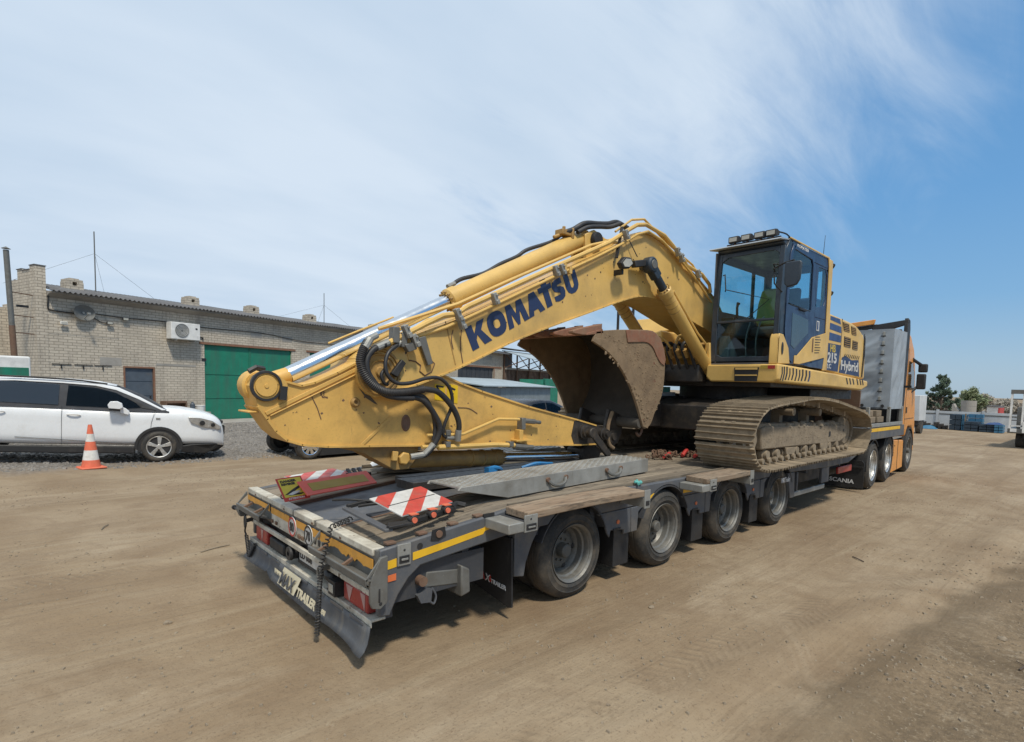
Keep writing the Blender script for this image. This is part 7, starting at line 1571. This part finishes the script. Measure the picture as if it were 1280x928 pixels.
# cornice and corrugated roof
g = MB(); g.prism([(-.0, 4.42), (-.12, 4.50), (-.30, 4.54), (-.30, 4.60), (.25, 4.60), (.25, 4.42)], -.94, END, 'x'); g.v = [(x, y-.002, z) for x, y, z in g.v]; g.build('cornice', 'concrete', ga)
g = MB(); per_ = .152; n_ = int((END+.93)/per_*8); P = []
for i in range(n_+1):
    x = -.93+i*per_/8; h = .028*math.sin(i*math.pi/4)
    for y, z in ((-.42, 4.615), (1.0, 4.89), (2.6, 5.15)): P.append((x, y, z+h+.02*noise.noise(Vector((x*.8, y, 0)))))
g.add(P, [(3*i+k, 3*i+3+k, 3*i+4+k, 3*i+1+k) for i in range(n_) for k in range(2)])
rf = g.build('roof', 'slate', ga, smooth=60); sm = rf.modifiers.new('s', 'SOLIDIFY'); sm.thickness = .012
g = MB(); g.prism([(2.6, 5.13), (8.4, 4.6), (8.4, 4.5), (2.6, 5.03)], .7, END, 'x'); g.build('rear_roof', 'slate', ga)
for s in (-.0, 4.25, 7.12, 10.48, 15.2, 18.3):
    g = MB()
    for a, b, c, d in ((0, .54, 4.86, 5.04), (0, .20, 5.04, 5.17), (.34, .54, 5.04, 5.17), (.02, .52, 5.17, 5.26)): g.box(s+a, s+b, 1.0, 1.45, c, d)
    g.box(s+.12, s+.42, 1.05, 1.4, 5.26, 5.30); uvbox(g.build('chimney', 'brick', ga, smooth=0))
# door and gates
g = MB(); g.box(1.36, 2.35, .06, .11, 0, 2.15); dr = g.build('door', 'door', ga, bevel=.01)
g = MB(); 
for z in (.55, 1.1, 1.65): g.box(1.40, 2.31, .052, .06, z, z+.012)
g.build('door_groove', 'cabframe', dr); g = MB(); g.box(2.22, 2.27, .03, .06, 1.02, 1.10); g.build('door_handle', 'black', dr)
g = MB(); g.box(1.30, 1.36, -.01, .12, 0, 2.21); g.box(2.35, 2.41, -.01, .12, 0, 2.21); g.box(1.36, 2.35, -.01, .12, 2.15, 2.21); g.build('door_frame', 'rustred', ga)
def gates(s0, s1, z1, m_, nm='garage_gate', npan=2, hz=(.98, 2.0), split=.495, rail=None):
    gt = empty(nm, (0, 0, 0)); gt.parent = ga; sm_ = s0+(s1-s0)*split
    for a, b in ((s0, sm_-.01), (sm_+.01, s1)):
        g = MB(); g.box(a, b, .08, .13, .06, z1); lf = g.build('gate_leaf', m_, gt, bevel=.006)
        g = MB()
        for z in hz: g.box(a+.0, b, .062, .08, z, z+.05)
        g.box(a, a+.05, .062, .08, .06, z1); g.box(b-.05, b, .062, .08, .06, z1); g.build('gate_rail', m_, lf)
    g = MB(); g.box(s0-.22, s1+.22, -.03, .0, z1, z1+.09); g.build('lintel', 'rustred', gt)
    g = MB()
    for z in (2.6,): g.box(s0-.13, s0+.05, -.02, .06, z-.06, z+.06)
    g.build('hinge', 'black', gt)
gates(4.38, 8.66, 3.24, 'teal'); gates(9.76, 13.99, 3.24, 'teal'); gates(15.11, 19.29, 3.24, 'teal')
g = MB(); g.box(-1.5, 21, -1.6, .0, -.02, .07); tag(g.build('apron_kerb', 'concrete', None, bevel=.03), kind='structure'); o_ = bpy.data.objects['apron_kerb']; o_.location = (0, 21.4, 0); o_.rotation_euler = (0, 0, WA)
# repaired bands and concrete inserts in the wall
for a, b, c, d in ((6.5, 7.05, 3.72, 3.98), (8.15, 8.7, 3.66, 3.90), (2.45, 4.0, 2.28, 2.36), (-.9, 1.2, 3.2, 3.21), (.55, 1.25, 2.21, 2.5)):
    g = MB(); g.box(a, b, -.006, .002, c, d); g.build('wall_patch', 'concrete', ga, smooth=0)
# soot-black stains under the old brackets have real brackets: pipe stubs
for s in (-.62, .02, .62):
    g = MB(); g.box(s, s+.03, -.04, .0, 2.05, 2.18); g.box(s-.25, s+.3, -.03, -.012, 2.19, 2.21); g.build('pipe_bracket', 'black', ga)
# fittings on the wall: each its own thing
def onwall(name, s, z, label, cat, d_=0.):
    t = empty(name, wl_(s, d_, z), WA, label, cat); return t
t = onwall('air_conditioner', 2.82, 3.34, 'white air conditioner outdoor unit on the brick wall above the slate-grey door', 'air conditioner')
g = MB(); g.box(0, 1.14, -.42, -.06, 0, .66); b = g.build('casing', 'white', t, bevel=.02, seg=3)
g = MB(); g.lathe([(.27, .0), (.275, .012), (.265, .012)], (.42, -.42, .34), (0, -1, 0), 32); g.build('fan_ring', 'galv', b); g = MB(); g.cyl((.42, -.422, .34), (.42, -.424, .34), .255, 32); g.build('fan_opening', 'galv_dark', b)
g = MB()
for r_ in (.06, .11, .16, .21): g.lathe([(r_, .0), (r_+.012, .0), (r_+.012, .004)], (.42, -.426, .34), (0, -1, 0), 24)
g.build('fan_grille', 'white', b)
g = MB(); g.prism([(.94, .48), (1.02, .50), (1.04, .42), (.96, .42)], -.424, -.421); g.build('badge', 'ink', b)
g = MB(); g.bar((.2, -.4, -.03), (.2, 0, -.03), .04, .04); g.bar((.95, -.4, -.03), (.95, 0, -.03), .04, .04); g.build('wall_bracket', 'galv', t)
t = onwall('satellite_dish', .06, 4.0, 'round dark mesh satellite dish on the brick wall near the corner pier', 'satellite dish')
g = MB(); g.lathe([(0, -.10), (.12, -.09), (.24, -.05), (.33, .0), (.335, .012), (.24, -.035), (.12, -.075), (0, -.085)], (0, -.16, .0), (.1, -1, .05), 32); g.v = [(x, y, z*.80) for x, y, z in g.v]; g.build('dish', 'galv_dark', t)
g = MB(); g.cyl((0, -.1, 0), (0, 0, 0), .04, 10); g.bar((0, -.08, -.22), (.02, -.45, -.04), .02, .02); g.box(-.04, .05, -.50, -.42, -.07, -.01); g.build('feed_arm', 'galv', t)
for s, z, lb in ((.86, 3.73, 'small flat flood light on the brick wall just right of the satellite dish'), (-.52, 3.58, 'small white security camera on the wall below left of the satellite dish'), (1.38, 3.93, 'little dark lamp with a cable loop on the wall between dish and air conditioner')):
    t = onwall('wall_lamp' if 'camera' not in lb else 'security_camera', s, z, lb, 'lamp' if 'camera' not in lb else 'camera')
    g = MB(); g.box(-.10, .10, -.12, -.07, -.05, .06); g.build('housing', 'black' if 'camera' not in lb else 'white', t, bevel=.01); g = MB(); g.box(-.08, .08, -.126, -.12, -.035, .045); g.build('lens', 'lampglass', t); g = MB(); g.bar((0, -.08, 0), (0, 0, .03), .02, .02); g.build('bracket', 'black', t)
g = MB()
def wv(s, z, d_=-.03): return wl_(s, d_, z)
g.tube([wv(-.90, 4.45), wv(-.92, 4.05), wv(-.80, 3.98), wv(-.3, 3.96), wv(0, 3.96)], .022, 6, smooth=4); g.tube([wv(.3, 3.93), wv(.6, 3.75), wv(.86, 3.73)], .016, 5, smooth=4); g.tube([wv(.3, 4.02), wv(1.4, 3.98), wv(2.8, 4.0), wv(4.5, 3.93), wv(7.0, 3.95), wv(9.5, 3.75), wv(13.0, 3.8)], .014, 5, smooth=5); g.tube([wv(3.96, 3.55), wv(4.3, 3.50), wv(4.3, 3.42)], .025, 5)
tag(g.build('wall_cable', 'black'), 'black cable run looping along the brick garage wall below the eave', 'cable')
t = onwall('stove_pipe', -1.95, 0, 'tall galvanised stove pipe with a rusty lower end beside the garage corner', 'chimney pipe')
g = MB(); g.cyl((.05, -.1, 3.35), (-.02, -.1, 5.70), .075, 16); g.build('upper_pipe', 'galv_dark', t); g = MB(); g.cyl((.08, -.1, 2.3), (.05, -.1, 3.36), .082, 16); g.build('lower_pipe', 'rust', t)
g = MB(); g.lathe([(.12, 0), (.0, .07)], (-.02, -.1, 5.74), (0, 0, 1), 16); g.build('rain_cap', 'galv_dark', t)
for z in (4.42, 3.15, 3.7): g = MB(); g.bar((.0, -.1, z), (.7, .2, z), .03, .03); g.build('stay', 'rust', t)
g = MB(); g.box(.3, .6, .2, .3, 4.0, 4.07); tag(g.build('pier_lamp', 'black', t), None)
for s, z1, lb in ((1.0, 6.95, 'thin steel antenna mast with guy wires above the left end of the garage roof'), (11.7, 6.35, 'thin steel antenna mast with guy wires above the middle of the garage roof')):
    t = onwall('antenna_mast', s, 4.8, lb, 'antenna', 1.2)
    g = MB(); g.cyl((0, 0, 0), (0, 0, z1-4.6), .02, 6); g.build('mast', 'galv_dark', t)
    for dx, dy in ((-2.2, 1.5), (1.2, 2.), (2.4, .5)): g = MB(); g.cyl((0, 0, (z1-4.8)*.72), (dx, dy, .2), .005, 4); g.build('guy_wire', 'galv_dark', t)
t = onwall('scrap_cabinet', 2.52, 0, 'dark rusty open cabinet against the garage wall behind the car bonnet', 'cabinet', -.5)
g = MB(); g.box(0, .82, 0, .4, .82, .90); g.box(0, .05, 0, .4, 0, .82); g.box(.77, .82, 0, .4, 0, .82); g.box(.05, .77, .3, .4, 0, .82); g.each('side', 'rust', t)
t = onwall('white_bucket', 3.72, .0, 'white plastic bucket standing on a block beside the dark cabinet', 'bucket', -.45)
g = MB(); g.lathe([(0, .45), (.16, .45), (.19, .70), (.2, .70), (.2, .72), (0, .72)], (.15, 0, 0), (0, 0, 1), 20); g.build('bucket', 'white', t); g = MB(); g.box(-.2, .5, -.2, .2, 0, .45); g.build('block', 'concrete', t)
g = MB(); g.lathe([(0, 0), (.09, .0), (.09, .32), (.04, .38), (.04, .42), (0, .42)], (0, 0, 0), (0, 0, 1), 14); o_ = g.build('gas_bottle', 'door'); o_.location = wl_(3.52, -.55, .45); tag(o_, 'small dark gas bottle left of the white plastic bucket', 'bottle')
g = MB(); g.box(-.1, .25, -.15, .15, 0, .45); o_ = g.build('concrete_block', 'concrete'); o_.location = wl_(3.4, -.55, 0); tag(o_, 'concrete block under the small dark gas bottle', 'block')
# second garage, beyond the first
gb = empty('brick_garage', (0, 21.4, 0), WA, 'pale brick garage with dark double gates seen below the boom', 'building')
ga_keep = ga; ga = gb
bw(20.42, 22.45, 0, 4.3); bw(22.45, 27.2, 3.12, 4.3); bw(27.2, 28.55, 0, 4.3); bw(20.42, 28.55, 0, 4.3, 8., 8.2); bw(28.3, 28.55, 0, 4.3, .25, 8.)
g = MB(); g.box(22.46, 27.19, .10, .15, .05, 3.1); gt = g.build('gate_leaf', 'cabframe', gb)
for k in range(8):
    g = MB(); g.box(22.5+k*.585, 22.5+k*.585+.54, .085, .10, .1, 1.95); g.box(22.5+k*.585, 22.5+k*.585+.54, .085, .10, 2.05, 3.05); g.build('gate_panel', 'grey_dark', gt)
g = MB(); g.box(21.9, 28.35, -.03, 0, 3.12, 3.24); g.box(27.2, 27.28, -.03, .0, 0, 3.12); g.build('lintel', 'rustred', gb)
g = MB(); g.box(26.2, 26.9, -.006, 0, 3.75, 4.0); g.build('wall_patch', 'concrete', gb)
g = MB(); g.prism([(-.5, 4.26), (-.5, 4.36), (4.5, 5.1), (8.5, 4.4), (8.5, 4.3), (4.5, 5.0)], 20.42, 29.0, 'x'); g.build('roof', 'slate', gb)
# open canopy shed beyond it
ca = empty('canopy_shed', (0, 21.4, 0), WA, 'open timber shed with a pale sheet canopy and brown boarding, behind the bucket', 'shed')
g = MB(); g.prism([(-2.4, 3.90), (-2.4, 3.95), (.2, 4.62), (.2, 4.56)], 28.7, 37.5, 'x'); g.build('canopy', 'sheet_roof', ca)
for k in range(5):
    s = 28.75+k*2.1; g = MB(); g.bar((s, 0, 0), (s, 0, 4.5), .10, .10); g.bar((s, 0, 3.2), (s, -2.2, 3.95), .06, .06); g.bar((s, 0, 4.45), (s+2.1, 0, 3.3), .05, .05); g.build('truss', 'rust', ca)
for k in range(30):
    s = 28.8+k*.29; g = MB(); g.box(s, s+.27, .1, .13, 0, 3.1); g.build('board', 'boarding', ca)
g = MB(); g.box(28.7, 37.5, -.02, .1, 3.1, 3.25); g.build('beam', 'concrete', ca)
g = MB(); g.box(28.7, 37.6, 4.4, 4.5, 0, 5.0); g.build('back_wall', 'slate', ca); g = MB(); g.prism([(-.2, 4.75), (-.2, 4.8), (5, 5.4), (5, 5.3)], 27.5, 38, 'x'); g.build('roof', 'slate', ca)
ga = ga_keep
# sheet-metal shed in front
t = empty('metal_shed', wl_(16.6, -6), WA, 'low blue-grey sheet metal shed with a pale flat roof seen between boom and bucket', 'shed')
for k in range(14):
    g = MB(); g.box(k*.60, k*.60+.585, 0, .04, 0, 1.70+(.0)); g.build('wall_sheet', 'sheet', t)
for k in range(6): g = MB(); g.box(8.40, 8.44, k*.6, k*.6+.585, 0, 1.72+k*.05); g.build('wall_sheet', 'sheet', t)
g = MB(); g.prism([(-.25, 1.74), (-.25, 1.80), (4.4, 2.28), (4.4, 2.20)], -.35, 8.75, 'x'); g.build('roof', 'sheet_roof', t); g = MB(); g.box(-.0, 8.4, 4.2, 4.25, 0, 2.2); g.box(-.04, 0, 0, 4.2, 0, 1.7); g.build('rear_wall', 'sheet', t)
g = MB(); g.box(0, 2.2, 0, .1, 0, 2.35); g.box(0, .1, 0, 2, 0, 2.3); o_ = g.build('green_container', 'teal', None); o_.location = wl_(25.3, -5.4); o_.rotation_euler = (0, 0, WA); tag(o_, 'green painted wall panel beside the metal shed, next to the bucket', 'panel')
g = MB(); g.tube([wl_(14.8, -4.5, 0), wl_(14.9, -4.5, 1.6), wl_(15.5, -4.4, 1.95), wl_(15.6, -4.4, 1.6)], .04, 6); tag(g.build('pipe_frame', 'white'), 'bent white pipe frame standing in front of the dark gates', 'frame')
# low red-brown building at the far left
t = empty('brown_house', (-9.3, 30, 0), .2, 'plain pinkish-brown building behind the stove pipe, cut by the photo edge', 'building')
g = MB(); g.box(0, 7.2, 0, 6, 0, 4.05); g.build('wall', 'pinkwall', t); g = MB(); g.prism([(-.2, 4.05), (3, 4.12), (6.3, 4.05), (6.3, 4.15), (3, 4.2), (-.2, 4.15)], -.2, 7.4, 'x'); g.build('roof', 'slate', t); g = MB(); g.box(5.0, 6.2, -.03, .02, 1, 2.4); g.build('window', 'carglass', t)

# ------------------------------------------------------------------ far right: fence, stacks, rings, trees, lorry
FX = 37.2
fe = empty('concrete_fence', (FX, 0, 0), 0, 'pale panel fence closing the far end of the yard', 'fence')
yy_ = [-22+i*2.0 for i in range(24)]
for y in yy_:
    if y > 12: continue
    g = MB(); g.box(-.06, .06, y-.06, y+.06, 0, 1.05); g.build('post', 'fence', fe)
    for z0, z1 in ((.0, .78), (.85, .98)):
        g = MB(); g.box(-.02, .02, y+.07, y+1.93, z0, z1); g.build('panel', 'fence', fe)
    g = MB(); g.box(-.03, .03, y+.06, y+1.94, .78, .85); g.build('fence_rail', 'galv_dark', fe)
def crates(x, y, w_, d_, h_, label, dark=True, rows=3):
    t = empty('crate_stack', (x, y, 0), 0, label, 'crate stack', 'blue crate stacks along the far fence')
    for k in range(rows):
        z0 = h_*k/rows; g = MB(); n = max(2, int(w_/.22))
        for i in range(n):
            a = -w_/2+i*w_/n; g.box(-d_/2, d_/2, a+.01, a+w_/n-.01, z0+.015, z0+h_/rows-.015)
        g.build('crate', 'darkcrate' if dark else 'bluecrate', t)
    return t
crates(36.2, 2.95, .50, .9, .86, 'tall dark stack of blue crates at the left end of the row by the fence')
crates(36.2, 2.62, .13, .9, .86, 'narrow bright blue column of crates beside the tall dark stack', False)
crates(35.9, 2.24, .58, .9, .52, 'low dark stack of blue crates in the middle of the row')
crates(35.9, 1.60, .62, .9, .42, 'lowest dark row of blue crates towards the right end')
crates(35.7, 1.12, .34, .8, .42, 'pale blue crates closing the right end of the row', False)
crates(36.6, 2.2, .62, .5, .90, 'bright blue crates stacked high behind the low dark ones', False, 4)
g = MB(); g.box(-.03, .03, -.03, .03, 0, .92); o_ = g.build('timber_post', 'plank_brown'); o_.location = (35.6, 2.50, 0); tag(o_, 'light timber post between the tall and low crate stacks', 'post')
for k, (y, w_, m_, lb) in enumerate(((4.1, .8, 'bluecrate', 'crumpled blue plastic sheet heaped beside the crate stacks'), (5.0, .5, 'bluecrate', 'smaller heap of blue plastic sheet near the white trailer box'), (1.35, .7, 'decal_blue', 'dark blue sheeting draped over the low crates'))):
    g = MB(); P, Fq = sheet((0, 0, 0), (0, w_, 0), (-.8, 0, 0), 12, 10, .10, k+3.); 
    P = [Vector((p.x, p.y, abs(p.z)+.22*math.sin(math.pi*min(1, max(0, p.y/w_)))*math.sin(math.pi*min(1, max(0, -p.x/.8))))) for p in P]; g.add(P, Fq)
    o_ = g.build('plastic_sheet', m_); o_.location = (36.2, y-w_/2, .42 if k == 2 else .01); o_.scale.z = .45 if k == 2 else .8; tag(o_, lb, 'plastic sheet')
g = MB()
for k in range(9): g.box(-.4, .4, -.9+k*.2, -.78+k*.2, 0, .20+.08*(k % 3))
o_ = g.build('scrap_pile', 'grease'); o_.location = (36.4, 4.3, .0); tag(o_, 'dark pile of scrap metal in front of the left part of the fence', 'scrap pile')
# concrete rings behind the fence
for k in range(3):
    g = MB(); r_ = .38; g.lathe([(r_, 0), (r_, .34), (r_-.06, .34), (r_-.06, 0)], (0, 0, 0), (0, 0, 1), 28); o_ = g.build('concrete_ring', 'concrete'); o_.location = (42, 3.36, .88+.35*(k-1)-.0)
    tag(o_, ['lowest ring of the concrete ring stack behind the fence', 'middle ring of the concrete ring stack behind the fence', 'topmost ring of the concrete ring stack behind the fence'][k], 'concrete ring', 'stacked concrete rings')
g = MB(); g.box(-.5, .5, -.5, .6, 0, .53); o_ = g.build('concrete_block', 'concrete'); o_.location = (42, 3.36, 0); tag(o_, 'big concrete block under the ring stack behind the fence', 'block')
g = MB(); g.prism([(0, 0), (.35, 0), (.35, 1.32), (.28, 1.36), (.18, 1.15), (0, .95)], -.3, .3, 'x'); o_ = g.build('concrete_slab', 'concrete'); o_.location = (42, 3.78, 0); o_.scale.y = 1; tag(o_, 'leaning concrete slab left of the ring stack behind the fence', 'slab')
t = empty('site_cabin', (44, 2.3, 0), 0, 'small white cabin with a dark red corner behind the fence', 'cabin')
g = MB(); g.box(0, 2, -.1, .45, 0, 1.22); g.build('wall', 'white', t); g = MB(); g.box(-.02, 1.9, -.17, -.1, 0, 1.15); g.build('side', 'redprint', t); g = MB(); g.box(-.1, 2.1, -.18, .5, 1.22, 1.27); g.build('roof', 'slate', t)
# white box trailer behind the cab mirror
t = empty('box_trailer', (30, 3.80, 0), 0, 'white box body on dark wheels standing beyond the orange cab', 'trailer')
g = MB(); g.box(0, 1.3, -.42, 1.2, .62, 1.83); g.build('box', 'fence', t, bevel=.02); g = MB(); g.box(.1, 1.2, -.38, 1.1, .40, .62); g.build('chassis', 'black', t)
for y in (-.35, 1.0): g = MB(); g.cyl((.5, y-.1, .3), (.5, y+.1, .3), .30, 18); g.build('wheel', 'rubber', t)
# lorry at the right edge
t = empty('flatbed_lorry', (25, -1.10, 0), 0, 'pale flatbed lorry with an open steel gantry cut by the right edge', 'lorry')
g = MB(); g.box(0, 6, -1.4, .80, .55, .72); g.build('bed', 'galv_dark', t, bevel=.02)
for y in (.74, .42, -.6): g = MB(); g.box(-.02, .04, y-.03, y+.03, .72, 2.12); g.build('gantry_post', 'white', t)
g = MB(); g.box(-.03, .05, -.66, .78, 1.97, 2.12); g.build('gantry_top', 'galv_dark', t)
for z in (1.76, 1.22, 1.0): g = MB(); g.box(-.01, .03, -.6, .76, z, z+.04); g.build('gantry_rail', 'grey', t)
g = MB(); g.box(-.04, 0, -.1, .40, .58, .98); g.build('side_board', 'white', t); g = MB(); g.box(.3, 1.9, -1.2, .6, .72, 1.5); g.build('cargo', 'galv_dark', t, bevel=.03)
for x in (.9, 4.4):
    for y in (.50, -1.2): g = MB(); g.cyl((x, y-.12, .30), (x, y+.12, .30), .30, 22); g.build('wheel', 'rubber', t)
g = MB(); g.box(.3, 5.8, -.2, .4, .35, .55); g.build('chassis', 'black', t); g = MB(); g.box(-.02, .02, .30, .72, .80, .84); g.box(-.05, .0, .55, .72, .60, .72); g.build('tail_lamp_bar', 'white', t)

# ------------------------------------------------------------------ trees
def tree(name, loc, h, w_, m_, label, n, seedv, conifer=False, cat='tree', leaf=.09):
    rnd_ = random.Random(seedv); t = empty(name, loc, 0, label, cat)
    g = MB(); g.tube([(0, 0, 0), (.05, 0, h*.4), (0, .03, h*.97)], [.04*h, .028*h, .006*h], 8); tips = []
    nb_ = 46 if conifer else 16
    for k in range(nb_):
        z = h*(.18+.78*k/nb_); a = rnd_.uniform(0, 6.28); l_ = w_/2*((1-(k/nb_)**1.4)*.95+.10)*rnd_.uniform(.7, 1.1)
        e = Vector((l_*math.cos(a), l_*math.sin(a), z+l_*(.55 if conifer else .7))); g.tube([(0, 0, z), (e.x*.5, e.y*.5, z+l_*.12), tuple(e)], [.012*h, .008*h, .003*h], 5)
        for j in range(5 if conifer else 6): tips.append(Vector((0, 0, z)).lerp(e, rnd_.uniform(.35, 1.05))+Vector([rnd_.uniform(-.12, .12)*w_*(.22 if conifer else .6) for _ in range(3)]))
    g.build('trunk', 'bark', t)
    g = MB(); P = []
    for i in range(n):
        c = rnd_.choice(tips); p = c+Vector([rnd_.gauss(0, 1) for _ in range(3)])*w_*(.018 if conifer else .045)
        u = Vector([rnd_.gauss(0, 1) for _ in range(3)]).normalized(); v = u.orthogonal().normalized(); s_ = leaf*rnd_.uniform(.6, 1.4)
        if conifer: u = (u+Vector((0, 0, 1.0))).normalized()*1.6
        k = len(g.v); g.v += [tuple(p-u*s_), tuple(p+v*s_*.5), tuple(p+u*s_), tuple(p-v*s_*.5)]; g.f.append((k, k+1, k+2, k+3)); g.mi.append(0)
    tag(g.build('crown', m_, t, smooth=0), kind='stuff'); return t
tree('pine_tree', (45, 5.30, 0), 3.25, 2.3, 'pine', 'dark bushy pine tree behind the fence beside the truck mirrors', 9000, 3, True, leaf=.055)
tree('leafy_tree', (52, 4.75, 0), 2.35, 2.2, 'leaf', 'light green round tree rising between the pine and the concrete rings', 4500, 8, leaf=.07)
tree('leafy_tree', (60, 4.9, 0), 1.95, 1.8, 'blossom', 'pale blossoming bush directly right of the concrete rings', 4500, 9, leaf=.06, cat='bush')
tree('leafy_tree', (60, 3.6, 0), 1.5, 2.2, 'blossom', 'low pale bush between the blossoming bush and the lorry', 4500, 10, leaf=.06, cat='bush')
rnd2 = random.Random(5); g = MB()
for i in range(9000):
    y = rnd2.uniform(-20, 12); x = 70+rnd2.uniform(0, 6); hm = 1.25+.35*noise.noise(Vector((y*.25, 0, 0)))+.2*noise.noise(Vector((y*1.2, 0, 3))); z = rnd2.uniform(0, hm)
    u = Vector([rnd2.gauss(0, 1) for _ in range(3)]).normalized(); v = u.orthogonal().normalized(); s_ = .14
    k = len(g.v); p = Vector((x, y, z)); g.v += [tuple(p-u*s_), tuple(p+v*s_), tuple(p+u*s_), tuple(p-v*s_)]; g.f.append((k, k+1, k+2, k+3)); g.mi.append(0)
tag(g.build('far_scrub', 'brush', smooth=0), 'brownish belt of bare scrub beyond the far fence', 'scrub', kind='stuff')
